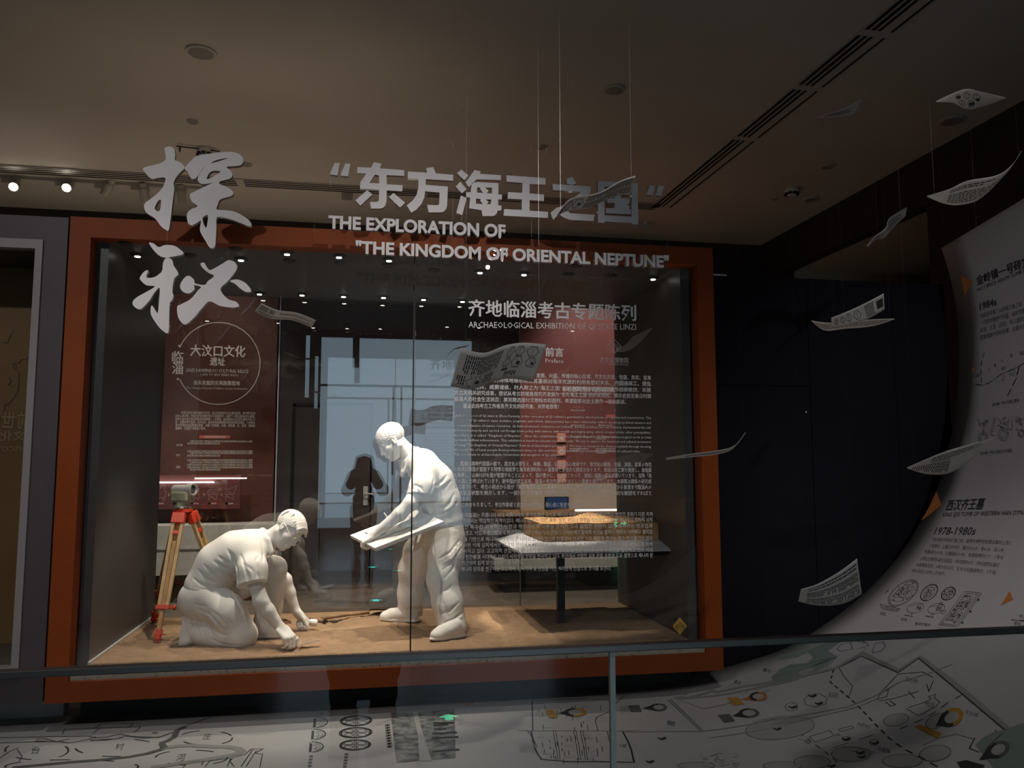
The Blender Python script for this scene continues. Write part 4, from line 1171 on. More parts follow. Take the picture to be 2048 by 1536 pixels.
# soil block
sx0, sx1 = float(J(1085, 1085, 5.55)[0]), float(J(1337.5, 1081, 5.55)[0]); sy0, sy1 = 5.55, 6.24; sz0 = top; hgt = .122
nx, ny, nz = 84, 40, 12
def soil_side(x, y, z, seed):
    return noise.noise(Vector((x*9, y*9, z*16+seed)))*.007+noise.noise(Vector((x*26, y*26, z*40+seed)))*.004
def soil_top(u, w_):
    x, y = u*1.0, w_*.6
    h = noise.noise(Vector((x*5, y*5, 9)))*.010+noise.noise(Vector((x*16, y*16, 2)))*.005
    h += .040*math.exp(-(((u-.52)/.13)**2+((w_-.75)/.2)**2))+.022*math.exp(-(((u-.75)/.1)**2+((w_-.6)/.25)**2))-.012*math.exp(-(((u-.35)/.2)**2+((w_-.4)/.3)**2))
    return h
b = MB(); vs = []; fs = []
for j in range(ny+1):
    for i in range(nx+1):
        u, w_ = i/nx, j/ny; e = min(u*nx, (1-u)*nx, w_*ny, (1-w_)*ny, 3)/3
        x = sx0+(sx1-sx0)*u; y = sy0+(sy1-sy0)*w_
        if i == 0: x += soil_side(0, y, hgt, 1)
        if i == nx: x += soil_side(3, y, hgt, 2)
        if j == 0: y += soil_side(x, 0, hgt, 3)
        vs.append((x, y, sz0+hgt+soil_top(u, w_)*(.3+.7*e)))
for j in range(ny):
    for i in range(nx): a = j*(nx+1)+i; fs.append((a, a+1, a+nx+2, a+nx+1))
b.add(vs, fs)
def skirt(ring):
    n = len(ring); base = [vs[i] for i in ring]; grid = []
    for k in range(nz+1):
        t = k/nz; row = []
        for p in base:
            z = p[2]+(sz0-p[2])*t
            dx = dy = 0
            if abs(p[1]-sy0) < .03: dy = soil_side(p[0], 0, z, 3)-soil_side(p[0], 0, sz0+hgt, 3)*0
            elif abs(p[0]-sx0) < .03: dx = soil_side(0, p[1], z, 1)
            elif abs(p[0]-sx1) < .03: dx = soil_side(3, p[1], z, 2)
            row.append((p[0]+(dx if k else 0), p[1]+(dy if k else 0), z))
        grid.append(row)
    fl = [q for r in grid for q in r]
    b.add(fl, [(k*n+i, k*n+(i+1) % n, (k+1)*n+(i+1) % n, (k+1)*n+i) for k in range(nz) for i in range(n)])
skirt(list(range(nx+1))+[j*(nx+1)+nx for j in range(1, ny+1)]+[ny*(nx+1)+i for i in range(nx-1, -1, -1)]+[j*(nx+1) for j in range(ny-1, 0, -1)])
M_soil = noisy('packed_soil', (.27, .145, .062), (.50, .31, .155), 11, .95, 10, bump=1.0, bscale=45, spec=.1, ramp=(.3, .7))
tag(b.build('soil_block', M_soil, smooth=True, fix=False), 'rectangular block of excavated yellow soil lying on the grey table', 'soil block')
# ------------------------------------------------------------------ lettering hung in front of the case
YS = 4.60
M_face = noisy('white_acrylic_face', (.74, .71, .72), (.78, .75, .76), 3, .55, spec=.3)
def nylon():
    m = bpy.data.materials.new('nylon_line'); m.use_nodes = True; nt = m.node_tree; nt.nodes.clear()
    out = nt.nodes.new('ShaderNodeOutputMaterial'); tr = nt.nodes.new('ShaderNodeBsdfTransparent'); gl = nt.nodes.new('ShaderNodeBsdfGlossy')
    gl.inputs['Roughness'].default_value = .25; gl.inputs['Color'].default_value = (.8, .78, .76, 1)
    mx = nt.nodes.new('ShaderNodeMixShader'); mx.inputs[0].default_value = .05
    nt.links.new(tr.outputs[0], mx.inputs[1]); nt.links.new(gl.outputs[0], mx.inputs[2]); nt.links.new(mx.outputs[0], out.inputs[0])
    return m
M_wire = nylon(); M_glint = mat('glint_metal', (.85, .83, .8), .3, .7)
M_sheet = glass('acrylic_sheet', (.985, .985, .985), 0, 1.0, .03)
def acrylic():
    m = bpy.data.materials.new('clear_acrylic'); m.use_nodes = True; nt = m.node_tree; nt.nodes.clear()
    out = nt.nodes.new('ShaderNodeOutputMaterial'); tr = nt.nodes.new('ShaderNodeBsdfTransparent'); tr.inputs[0].default_value = (.62, .60, .60, 1)
    gl = nt.nodes.new('ShaderNodeBsdfGlossy'); gl.inputs['Roughness'].default_value = .12; gl.inputs['Color'].default_value = (.95, .95, .95, 1)
    df = nt.nodes.new('ShaderNodeBsdfDiffuse'); df.inputs[0].default_value = (.62, .60, .60, 1)
    m1 = nt.nodes.new('ShaderNodeMixShader'); m1.inputs[0].default_value = .45; m2 = nt.nodes.new('ShaderNodeMixShader'); m2.inputs[0].default_value = .40
    nt.links.new(tr.outputs[0], m1.inputs[1]); nt.links.new(gl.outputs[0], m1.inputs[2])
    nt.links.new(m1.outputs[0], m2.inputs[1]); nt.links.new(df.outputs[0], m2.inputs[2]); nt.links.new(m2.outputs[0], out.inputs[0])
    return m
M_acr = acrylic()
THK = .030
def smooth_loop(pts, n=4):
    out = []; N = len(pts)
    for i in range(N):
        p0, p1, p2, p3 = [np.array(pts[(i+k-1) % N], float) for k in range(4)]
        for t in np.linspace(0, 1, n, endpoint=False):
            out.append(.5*((2*p1)+(-p0+p2)*t+(2*p0-5*p1+4*p2-p3)*t*t+(-p0+3*p1-3*p2+p3)*t**3))
    return out
def flat_char_groups(name, groups, parent, thick=THK):
    """groups of loops of frame pixels (outline and holes) cut out of thick acrylic with a white face"""
    for part, y0, t, m in (('body', YS, thick, M_acr), ('face', YS-.003, .003, M_face)):
        bm = bmesh.new()
        for loops in groups:
            cu = bpy.data.curves.new(part, 'CURVE'); cu.dimensions = '2D'; cu.fill_mode = 'BOTH'; cu.extrude = t/2
            for L in loops:
                sp = cu.splines.new('POLY'); sp.points.add(len(L)-1); sp.use_cyclic_u = True
                for k, p in enumerate(L):
                    q = atY(p[0], p[1], YS); sp.points[k].co = (q[0], q[2], 0, 1)
            ob = bpy.data.objects.new('c', cu); COL.objects.link(ob)
            me = bpy.data.meshes.new_from_object(ob.evaluated_get(bpy.context.evaluated_depsgraph_get()))
            bpy.data.objects.remove(ob); bpy.data.curves.remove(cu)
            me.transform(Matrix(((1, 0, 0, 0), (0, 0, -1, y0+t/2), (0, 1, 0, 0), (0, 0, 0, 1))))
            bm.from_mesh(me); bpy.data.meshes.remove(me)
        me = bpy.data.meshes.new(name); bm.to_mesh(me); bm.free(); me.materials.clear()
        if part == 'body': root = link(name, me, m, parent)
        else: link('face', me, m, root)
    return root
def flat_char(name, loops, parent, thick=THK): return flat_char_groups(name, [loops], parent, thick)
def set_char(name, s, x0, x1, yb, yt, parent, bold, thick=THK, slope=0.0):
    """a character or word set between pixel columns x0, x1 with its ink from yb (bottom) to yt (top)"""
    root = None
    for part, y0, t, m in (('body', YS, thick, M_acr), ('face', YS-.003, .003, M_face)):
        me = text_curve_mesh(s, .5, bold, 5)
        co = np.zeros(len(me.vertices)*3); me.vertices.foreach_get('co', co); co = co.reshape(-1, 3)
        a, e = atY(x0, yb, YS), atY(x1, yb+slope*(x1-x0), YS); tp_ = atY(x0, yt, YS)
        u = (co[:, 0]-co[:, 0].min())/(np.ptp(co[:, 0]))
        if isinstance(yt, (int, float)): w_ = (co[:, 1]-co[:, 1].min())/(np.ptp(co[:, 1]))
        out = np.stack([a[0]+(e[0]-a[0])*u, y0+t/2-co[:, 2]*t, a[2]+(e[2]-a[2])*u+(tp_[2]-a[2])*w_], 1)
        me.vertices.foreach_set('co', out.ravel()); me.update()
        if part == 'body': root = link(name, me, m, parent)
        else: link('face', me, m, root)
    return root
def wire(parent, p, ztop=ZC, r=.0006, name='wire', glints=()):
    o = MB().tube([p, (p[0], p[1], ztop)], r, 5).build(name, M_wire, parent)
    for z in glints: MB().tube([(p[0], p[1], z-.022), (p[0], p[1], z+.022)], .0022, 6).build('wire_glint', M_glint, o)  # short bright tubes imitate glints of light on the wire
    return o
def sheet(parent, x0, x1, y0, y1):
    a, c = atY(x0, y1, YS+THK), atY(x1, y0, YS+THK)
    return MB().box(a[0], c[0], YS+THK+.001, YS+THK+.009, a[2], c[2]).build('backing_sheet', M_sheet, parent)

c1 = lambda L: [(x*.29297, 250+y*.29297) for x, y in L]
tan = thing('calligraphy_sign', 'two large brush-written white characters hanging one above the other on wires', 'sign', V(atY(385, 480, YS)))
tan_l = [(1125, 160), (1160, 148), (1188, 165), (1196, 205), (1195, 240), (1235, 258), (1262, 292), (1235, 320), (1200, 362), (1186, 400), (1190, 440), (1180, 520), (1166, 640), (1152, 718), (1130, 715), (1098, 690), (1060, 640), (1005, 604), (986, 570), (990, 535), (1050, 490), (1108, 432), (1130, 365), (1080, 362), (1040, 370), (1003, 340), (978, 296), (1050, 275), (1095, 262), (1130, 238), (1131, 200)]
tan_r = [(1262, 296), (1305, 245), (1350, 211), (1440, 196), (1570, 184), (1636, 202), (1662, 238), (1650, 270), (1620, 280), (1565, 284), (1548, 290), (1580, 320), (1586, 350), (1560, 370), (1508, 384), (1498, 402), (1558, 430), (1590, 458), (1580, 485), (1506, 508), (1488, 545), (1482, 578), (1540, 582), (1612, 596), (1690, 642), (1718, 680), (1700, 692), (1640, 668), (1560, 640), (1484, 630), (1478, 700), (1474, 780), (1466, 832), (1434, 838), (1402, 790), (1366, 722), (1372, 655), (1340, 672), (1308, 685), (1284, 668), (1276, 612), (1302, 578), (1350, 556), (1312, 525), (1297, 478), (1340, 450), (1422, 410), (1448, 396), (1405, 404), (1368, 400), (1350, 370), (1368, 325), (1400, 285), (1375, 310), (1340, 362), (1306, 366), (1282, 320)]
flat_char('character', [c1(smooth_loop(tan_l)), c1(smooth_loop([(1056, 572), (1080, 520), (1100, 516), (1090, 588)], 3))], tan)
flat_char('character', [c1(smooth_loop(tan_r)), c1(smooth_loop([(1382, 640), (1420, 616), (1408, 704)], 3)), c1(smooth_loop([(1412, 372), (1440, 318), (1505, 318), (1472, 345)], 3)), c1(smooth_loop([(1440, 262), (1480, 240), (1560, 226), (1490, 250)], 3))], tan)
mi_top = [(1018, 805), (1050, 810), (1085, 834), (1130, 820), (1190, 825), (1232, 852), (1253, 880), (1200, 895), (1130, 906), (1085, 890), (1045, 850)]
mi_l = [(1108, 992), (1115, 938), (1140, 906), (1175, 922), (1186, 960), (1206, 990), (1218, 1020), (1192, 1046), (1182, 1090), (1178, 1140), (1185, 1165), (1176, 1195), (1160, 1218), (1156, 1300), (1150, 1416), (1112, 1405), (1070, 1360), (1030, 1290), (1036, 1232), (1062, 1268), (1078, 1282), (1086, 1200), (1090, 1112), (1050, 1152), (1020, 1200), (962, 1256), (922, 1245), (905, 1215), (930, 1180), (1000, 1140), (1058, 1102), (1002, 1095), (970, 1070), (955, 1045), (982, 1005), (1012, 993), (1000, 1040), (1050, 1040), (1090, 1016)]
mi_r = [(1370, 946), (1394, 941), (1415, 974), (1440, 990), (1520, 946), (1560, 924), (1602, 936), (1620, 970), (1600, 1012), (1550, 1072), (1508, 1112), (1520, 1152), (1562, 1192), (1610, 1206), (1632, 1236), (1590, 1246), (1500, 1234), (1430, 1204), (1380, 1250), (1330, 1310), (1282, 1354), (1250, 1358), (1216, 1310), (1210, 1242), (1232, 1226), (1300, 1190), (1350, 1132), (1372, 1106), (1326, 1094), (1328, 1122), (1290, 1150), (1246, 1136), (1230, 1096), (1258, 1046), (1290, 1030), (1324, 1055), (1334, 1082), (1398, 1092), (1420, 1066), (1462, 1032), (1430, 1012), (1398, 990), (1376, 966)]
mi_d = [(1570, 1065), (1620, 1055), (1670, 1075), (1705, 1110), (1713, 1136), (1680, 1140), (1640, 1116), (1604, 1084)]
for L in (mi_top, mi_l, mi_r, mi_d): flat_char('character', [c1(smooth_loop(L))], tan)
for px, py in ((343, 300), (452, 305), (428, 530), (333, 492)):
    wire(tan, atY(px, py, YS+.015))

zh = thing('title_sign', 'row of thick white Chinese characters hanging on wires above the English title', 'sign', V(atY(990, 440, YS)))
kz = lambda ox, oy: (lambda L: [(ox+x*.078125, oy+y*.078125) for x, y in L])
TH2 = .024
for o_, groups in (((700, 315), [[[(190, 250), (540, 265), (610, 125), (808, 162), (765, 280), (1385, 328), (1385, 475), (935, 455), (940, 690), (1345, 715), (1340, 868), (940, 845), (930, 1140), (905, 1230), (850, 1290), (770, 1310), (540, 1310), (510, 1140), (700, 1140), (740, 1105), (745, 830), (258, 800), (262, 640), (420, 415), (185, 400)],
                                  [(640, 440), (745, 470), (745, 670), (495, 655)]], [[(435, 845), (575, 950), (265, 1235), (140, 1100)]], [[(1110, 910), (1410, 1160), (1280, 1285), (1000, 1020)]]]),
                   ((800, 325), [[[(200, 235), (690, 265), (670, 145), (855, 125), (915, 280), (1360, 320), (1355, 470), (660, 430), (655, 575), (1225, 620), (1205, 1100), (1180, 1190), (1120, 1260), (1050, 1280), (730, 1280), (695, 1085), (960, 1100), (1000, 1070), (1015, 770), (640, 740), (620, 900), (550, 1060), (430, 1200), (290, 1290), (170, 1105), (330, 970), (430, 820), (465, 650), (475, 420), (200, 415)]]]),
                   ((900, 330), [[[(285, 120), (470, 275), (365, 395), (180, 215)]], [[(262, 430), (420, 625), (305, 730), (145, 555)]], [[(275, 785), (425, 850), (310, 1290), (160, 1230)]], [[(630, 130), (785, 170), (765, 230), (1305, 265), (1300, 390), (680, 370), (480, 575), (400, 445)]],
                                 [[(560, 460), (700, 440), (1240, 470), (1235, 755), (1330, 760), (1325, 885), (1235, 880), (1230, 1035), (1320, 1045), (1310, 1165), (1220, 1165), (1200, 1230), (1150, 1290), (1080, 1310), (830, 1310), (805, 1160), (490, 1110), (515, 835), (415, 820), (415, 705), (525, 700)],
                                  [(690, 580), (790, 585), (770, 620), (850, 720), (690, 710)], [(890, 580), (1075, 585), (1070, 735), (940, 725), (985, 660)], [(665, 865), (790, 870), (770, 915), (840, 1005), (660, 995)], [(905, 880), (1060, 890), (1035, 1010), (945, 1005), (985, 945)]]]),
                   ((1000, 340), [[[(165, 140), (1165, 210), (1160, 380), (755, 360), (755, 605), (1125, 630), (1120, 795), (755, 775), (755, 1045), (1230, 1075), (1225, 1230), (90, 1170), (105, 1005), (555, 1025), (560, 755), (195, 735), (205, 570), (565, 590), (575, 335), (165, 300)]]]),
                   ((1090, 340), [[[(545, 245), (690, 175), (805, 355), (700, 385), (560, 360)]], [[(190, 360), (1165, 425), (1170, 570), (1040, 700), (800, 890), (560, 1040), (640, 1110), (1270, 1150), (1235, 1310), (650, 1280), (500, 1230), (350, 1135), (205, 1280), (140, 1100), (300, 965), (400, 945), (560, 860), (760, 700), (920, 565), (200, 515)]]]),
                   ((1180, 340), [[[(200, 280), (1215, 345), (1230, 1395), (1075, 1390), (1070, 1355), (370, 1320), (370, 1355), (205, 1345)], [(370, 430), (1065, 470), (1055, 1205), (370, 1165)],
                                   [(430, 520), (1005, 545), (1005, 650), (790, 640), (790, 735), (1010, 735), (1000, 865), (950, 870), (1020, 940), (985, 1005), (1040, 1010), (1040, 1140), (405, 1110), (410, 985), (625, 985), (635, 850), (440, 835), (440, 735), (640, 735), (640, 635), (430, 620)]]])):
    flat_char_groups('character', [[kz(*o_)(L) for L in g] for g in groups], zh, TH2)
c2 = lambda L: [(600+x*.390625, 280+y*.390625) for x, y in L]
for L in ([(178, 118), (204, 118), (192, 182), (152, 176)], [(232, 122), (258, 122), (246, 187), (206, 182)], [(1788, 232), (1816, 235), (1804, 283), (1775, 280)], [(1834, 234), (1862, 237), (1850, 286), (1822, 283)]):
    flat_char('quotation_mark', [c2(L)], zh, TH2)
for px, py, bd_ in ((632, 322, 1), (1093, 345, 1), (1165, 345, 0), (1265, 360, 1), (700, 326, 0)):
    p = atY(max(px, 662), py, YS+.012)
    wire(zh, p, glints=[float(atY(px, t, YS)[2]) for t in ((320, 360) if px == 632 else (225, 300) if px == 1093 else (145,) if px == 1265 else ())])
en = thing('title_sign', 'two lines of raised white English capitals hanging on wires below the Chinese title', 'sign', V(atY(1000, 500, YS)))
set_char('lettering', 'THE EXPLORATION OF', 656.5, 1011, 457.5, 430.5, en, .036, .030, .0500)
set_char('lettering', '"THE KINGDOM OF ORIENTAL NEPTUNE"', 711, 1338, 507.5, 480.5, en, .036, .030, .0455)
a, c = atY(662, 548, YS+THK), atY(1338, 466, YS+THK)
sheet(en, 662, 1338, 474, 533)
for px, py, bt in ((668, 474, ()), (905, 474, (285,)), (923, 474, (220,)), (1063, 474, (295,)), (1123, 474, (190,)), (1145, 474, (160,)), (1332, 474, ())):
    wire(en, atY(px, py, YS+.035), glints=[float(atY(px, t, YS)[2]) for t in bt])
# ------------------------------------------------------------------ printed sheets of paper flying on wires
M_paper = noisy('paper', (.70, .68, .66), (.74, .72, .70), 5, .8, spec=.2)
nt = M_paper.node_tree; _b = nt.nodes['Principled BSDF']; _t = nt.nodes.new('ShaderNodeBsdfTranslucent'); _m = nt.nodes.new('ShaderNodeMixShader')
_t.inputs[0].default_value = (.78, .75, .72, 1); _m.inputs[0].default_value = .38       # thin paper lets light through
nt.links.new(_b.outputs[0], _m.inputs[1]); nt.links.new(_t.outputs[0], _m.inputs[2]); nt.links.new(_m.outputs[0], nt.nodes['Material Output'].inputs[0])
M_ink = mat('ink', (.05, .048, .05), .7, spec=.2)
M_ink2 = mat('grey_ink', (.24, .23, .23), .7, spec=.2)
def curve_at(P, t):
    n = len(P)-1; x = min(max(t, 0), 1)*n; i = min(int(x), n-1); f = x-i
    p = [np.array(P[min(max(i+k-1, 0), n)], float) for k in range(4)]
    return .5*((2*p[1])+(-p[0]+p[2])*f+(2*p[0]-5*p[1]+4*p[2]-p[3])*f*f+(-p[0]+3*p[1]-3*p[2]+p[3])*f**3)
def flying_paper(label, top, bot, yt, yb, seed, blocks, wires=(0.08, .92), bulge=0.0):
    root = thing('paper_sheet', label, 'paper', V(atY(*curve_at(top, .5), yt)), 'flying papers')
    def S(u, v):
        a = atY(*curve_at(top, u), yt[0]+(yt[1]-yt[0])*u if isinstance(yt, tuple) else yt)
        e = atY(*curve_at(bot, u), yb[0]+(yb[1]-yb[0])*u if isinstance(yb, tuple) else yb)
        return a+(e-a)*v
    nu, nv_ = 28, 8; vs = [S(i/nu, j/nv_) for j in range(nv_+1) for i in range(nu+1)]
    fs = [(j*(nu+1)+i, j*(nu+1)+i+1, (j+1)*(nu+1)+i+1, (j+1)*(nu+1)+i) for j in range(nv_) for i in range(nu)]
    b = MB(); b.add(vs, fs); o = b.build('sheet', M_paper, root, smooth=True, fix=False)
    sd = o.modifiers.new('t', 'SOLIDIFY'); sd.thickness = .0008; sd.offset = 0
    def on(u, v):
        p = S(u, v); du = S(min(u+.02, 1), v)-S(max(u-.02, 0), v); dv = S(u, min(v+.05, 1))-S(u, max(v-.05, 0))
        n = np.cross(du, dv); n = n/(np.linalg.norm(n)+1e-9)
        if n@(CAM-p) < 0: n = -n
        return p+n*.0009
    ink = MB(); rs = random.Random(seed)
    def bar(u0, u1, v0, v1):
        k = max(1, int((u1-u0)/.06))
        for t in range(k):
            a, e = u0+(u1-u0)*t/k, u0+(u1-u0)*(t+1)/k
            ink.quad(on(a, v0), on(e, v0), on(e, v1), on(a, v1))
    for kind, u0, u1, v0, v1 in blocks:
        if kind == 'cols':        # upright lines of print
            n = max(2, int((u1-u0)/.022))
            for i in range(n):
                u = u0+(u1-u0)*i/n; v = v0
                e = v1 if rs.random() < .8 else v0+(v1-v0)*rs.uniform(.4, .9)
                while v < e-.02:
                    q = min(e, v+rs.uniform(.05, .16)); bar(u, u+(u1-u0)/n*.55, v, q); v = q+.018
        elif kind == 'rows':
            n = max(2, int((v1-v0)/.075))
            for i in range(n):
                v = v0+(v1-v0)*i/n; u = u0
                e = u1 if rs.random() < .8 else u0+(u1-u0)*rs.uniform(.4, .9)
                while u < e-.01:
                    q = min(e, u+rs.uniform(.015, .05)); bar(u, q, v, v+(v1-v0)/n*.5); u = q+.008
        elif kind == 'fill': bar(u0, u1, v0, v1)
        elif kind == 'pot':       # outline drawing of a vessel
            cu, cv, ru, rv = (u0+u1)/2, (v0+v1)/2, (u1-u0)/2, (v1-v0)/2
            prof = [(-.6, -1), (-.45, -.7), (-1, -.1), (-.7, .6), (-.4, .8), (-.55, 1), (.55, 1), (.4, .8), (.7, .6), (1, -.1), (.45, -.7), (.6, -1), (-.6, -1)]
            q = [on(cu+ru*a, cv+rv*c_) for a, c_ in prof]
            for i in range(len(q)-1):
                t = q[i+1]-q[i]; nn = np.cross(t, CAM-q[i]); nn = nn/(np.linalg.norm(nn)+1e-9)*.0011
                ink.quad(q[i]-nn, q[i+1]-nn, q[i+1]+nn, q[i]+nn)
            q = [on(cu, cv-rv), on(cu, cv+rv)]; t = q[1]-q[0]; nn = np.cross(t, CAM-q[0]); nn = nn/np.linalg.norm(nn)*.0008
            ink.quad(q[0]-nn, q[1]-nn, q[1]+nn, q[0]+nn)
            if rs.random() < .5: bar(cu+ru*.1, cu+ru*.6, cv-rv*.1, cv+rv*.5)
    ink.build('print', M_ink, root, fix=False)
    for t in wires: wire(root, S(t, .1), r=.0006)
    return root
c5 = None
flying_paper('small curled printed sheet hanging beside the lower brush-written character', [(523, 606.5), (553.5, 620), (595, 626), (631.7, 640.6)], [(509.6, 622.3), (541, 637), (585, 640.6), (623, 655)], 4.06, 4.24, 1,
             [('cols', .05, .22, .12, .60), ('cols', .08, .95, .72, .90), ('cols', .25, .34, .15, .55), ('rows', .42, .9, .25, .5)])
flying_paper('printed sheet with vessel drawings in front of the Preface text', [(922, 696.5), (968, 705.6), (1010, 691), (1046, 685.5), (1093, 689)], [(901, 772), (942, 779), (978, 767), (1017, 757), (1067, 764)], 3.24, 3.38, 2,
             [('cols', .10, .52, .12, .60), ('cols', .06, .16, .66, .9), ('pot', .16, .36, .64, .94), ('cols', .38, .50, .66, .9), ('pot', .58, .68, .08, .34), ('pot', .70, .80, .08, .34), ('pot', .82, .93, .08, .34),
              ('pot', .58, .68, .38, .62), ('pot', .70, .82, .36, .66), ('pot', .84, .94, .38, .62), ('fill', .60, .68, .66, .72), ('cols', .66, .80, .76, .90)])
flying_paper('curling printed sheet hanging across the last Chinese title character', [(1116, 427), (1143, 397), (1197.6, 385.5), (1240.6, 362), (1270.7, 351.5)], [(1113.6, 434), (1130, 424), (1178, 415), (1225, 395), (1262, 387)], 2.92, 3.08, 3,
             [('cols', .42, .97, .10, .48), ('cols', .42, .97, .54, .92), ('pot', .08, .18, .2, .8), ('pot', .20, .30, .2, .8), ('pot', .30, .40, .2, .8)])
flying_paper('dim sheet of paper high under the ceiling near the slot vent', [(1627, 236), (1660, 225), (1690, 215), (1725, 197)], [(1629, 237.5), (1658, 235.5), (1690, 233), (1707, 229)], 4.35, 4.5, 4, [('rows', .3, .8, .3, .7)])
flying_paper('domed sheet with dark vessel pictures high up near the right wall', [(1871.6, 202.7), (1902.6, 188), (1933.7, 178), (1968, 185), (2012, 195.4)], [(1873, 204), (1906, 206), (1935.5, 219), (1975.6, 210), (2011, 196.4)], 3.12, 3.30, 5,
             [('pot', .30, .40, .2, .5), ('pot', .44, .54, .15, .45), ('pot', .58, .68, .2, .5), ('fill', .32, .39, .3, .45), ('fill', .62, .67, .45, .6), ('pot', .36, .46, .55, .85), ('pot', .50, .60, .55, .85), ('fill', .52, .59, .65, .8)])
flying_paper('long curled sheet with fine print rising towards the upper edge above the map scroll', [(1854, 392), (1899, 378), (1935.5, 361.5), (1994, 350.6), (2025, 328.7), (2042.5, 302.4)], [(1854.5, 393.5), (1888, 407), (1921, 409.8), (1962, 396), (2014, 345), (2041, 305)], 2.66, 2.82, 6,
             [('rows', .22, .62, .15, .32), ('rows', .22, .75, .42, .92)])
flying_paper('narrow twisted sheet in front of the high wall opening', [(1733, 493), (1746, 476), (1771, 456), (1779, 436), (1814, 414.5)], [(1735, 494.5), (1752, 479), (1767, 476.5), (1790, 452), (1811, 432)], 4.15, 4.25, 7, [('rows', .15, .9, .2, .85)])
flying_paper('upper curled sheet of a crossed pair, printed with drawings and a dark square', [(1662.7, 635.5), (1690, 625), (1727.7, 607.9), (1767.4, 587)], [(1662, 653.5), (1695.5, 649.5), (1735.8, 637.4), (1769, 619)], 3.16, 3.22, 8,
             [('fill', .84, .96, .22, .75), ('cols', .66, .80, .10, .90), ('pot', .10, .18, .3, .8), ('pot', .22, .30, .25, .75), ('pot', .33, .42, .2, .75), ('pot', .46, .58, .2, .8)])
flying_paper('lower flat sheet of the crossed pair before the navy partition', [(1622.4, 641), (1641.7, 644), (1668, 645), (1743.8, 638.8), (1789, 637.4)], [(1622.6, 641.8), (1649.8, 660.8), (1690, 657.5), (1746.5, 652), (1789, 638.4)], 3.25, 3.42, 9, [('rows', .12, .9, .2, .8)])
flying_paper('sheet seen edge-on beside the right upright of the orange frame', [(1332, 916), (1380, 908), (1440, 900), (1470, 890), (1491, 864)], [(1332, 919.5), (1385, 914), (1430, 909.5), (1465, 898), (1490.5, 867)], 3.25, 3.40, 10, [('rows', .2, .8, .3, .7)])
flying_paper('curved sheet with a pale picture in front of the map scroll edge', [(1814, 935), (1884, 905.5), (1927.5, 892), (1989.6, 875.8)], [(1814.5, 936.8), (1852, 947.7), (1895, 947), (1933, 926), (1988, 879)], 2.82, 2.98, 11, [('rows', .25, .85, .1, .40), ('cols', .08, .5, .42, .9)])
flying_paper('sheet of dense print hanging low before the navy partition', [(1602, 1178.5), (1635.7, 1167.6), (1679, 1143), (1714, 1117)], [(1596.7, 1202.8), (1635.7, 1211), (1684, 1208), (1723.7, 1189)], 3.20, 3.26, 12,
             [('rows', .18, .95, .10, .30), ('cols', .16, .96, .34, .60), ('cols', .16, .96, .66, .92)])
# ------------------------------------------------------------------ the giant map scroll: floor sheet that sweeps up into a curling wall
YE = 5.30                                    # its far edge
YN = 1.95                                    # its near edge
edge_px = [(1000, 1386), (1100, 1381), (1200, 1384), (1303, 1369), (1382, 1356), (1440, 1338), (1506, 1319), (1573, 1296), (1626, 1265), (1695, 1216), (1738, 1178), (1776, 1138), (1814, 1089),
           (1846, 1035), (1871, 987), (1884, 949), (1890, 916), (1906, 857), (1914, 797), (1918, 733), (1918, 673), (1911, 608), (1898, 546), (1882.6, 496)]
EP = [atY(x, y, YE) for x, y in edge_px]
prof = [(-6.9, .012), (-3, .012), (0, .012), (.8, .012)]
for p in EP:
    z = float(p[2])
    if p[0] < 1.0: continue
    if len(prof) and p[0] < 1.8: z = max(.012, z if z > .03 else .012)
    prof.append((float(p[0]), z))
d = np.array(prof[-1])-np.array(prof[-2]); d /= np.linalg.norm(d)
for k in range(1, 5): prof.append((prof[-1][0]+d[0]*.14-.012*k, prof[-1][1]+d[1]*.14))
prof = np.array(prof)
fine = []
for i in range(len(prof)-1):
    for t in np.linspace(0, 1, 10, endpoint=False):
        p = [prof[min(max(i+k-1, 0), len(prof)-1)] for k in range(4)]
        if i < 4: fine.append(p[1]+(p[2]-p[1])*t)
        else: fine.append(.5*((2*p[1])+(-p[0]+p[2])*t+(2*p[0]-5*p[1]+4*p[2]-p[3])*t*t+(-p[0]+3*p[1]-3*p[2]+p[3])*t**3))
fine.append(prof[-1]); fine = np.array(fine)
for _ in range(6): fine[42:-2] = .25*fine[41:-3]+.5*fine[42:-2]+.25*fine[43:-1]
seg = np.linalg.norm(np.diff(fine, axis=0), axis=1); SA = np.concatenate([[0], np.cumsum(seg)])
RISE = .067                                  # its upper part climbs a little toward the viewer
def surf(s, y, off=0.0):
    s = min(max(s, 0), SA[-1]-1e-6); i = int(np.searchsorted(SA, s, 'right'))-1; i = min(max(i, 0), len(seg)-1)
    f = (s-SA[i])/max(seg[i], 1e-9); p = fine[i]+(fine[i+1]-fine[i])*f
    j = max(min(i, len(seg)-2), 1)
    t = (fine[min(i+3, len(fine)-1)]-fine[max(i-2, 0)]); t = t/np.linalg.norm(t); n = np.array((-t[1], t[0]))
    p = p+n*off
    return np.array((p[0], y, p[1]+RISE*(YE-y)*min(1.0, max(0.0, (p[1]-.1)/.7))))
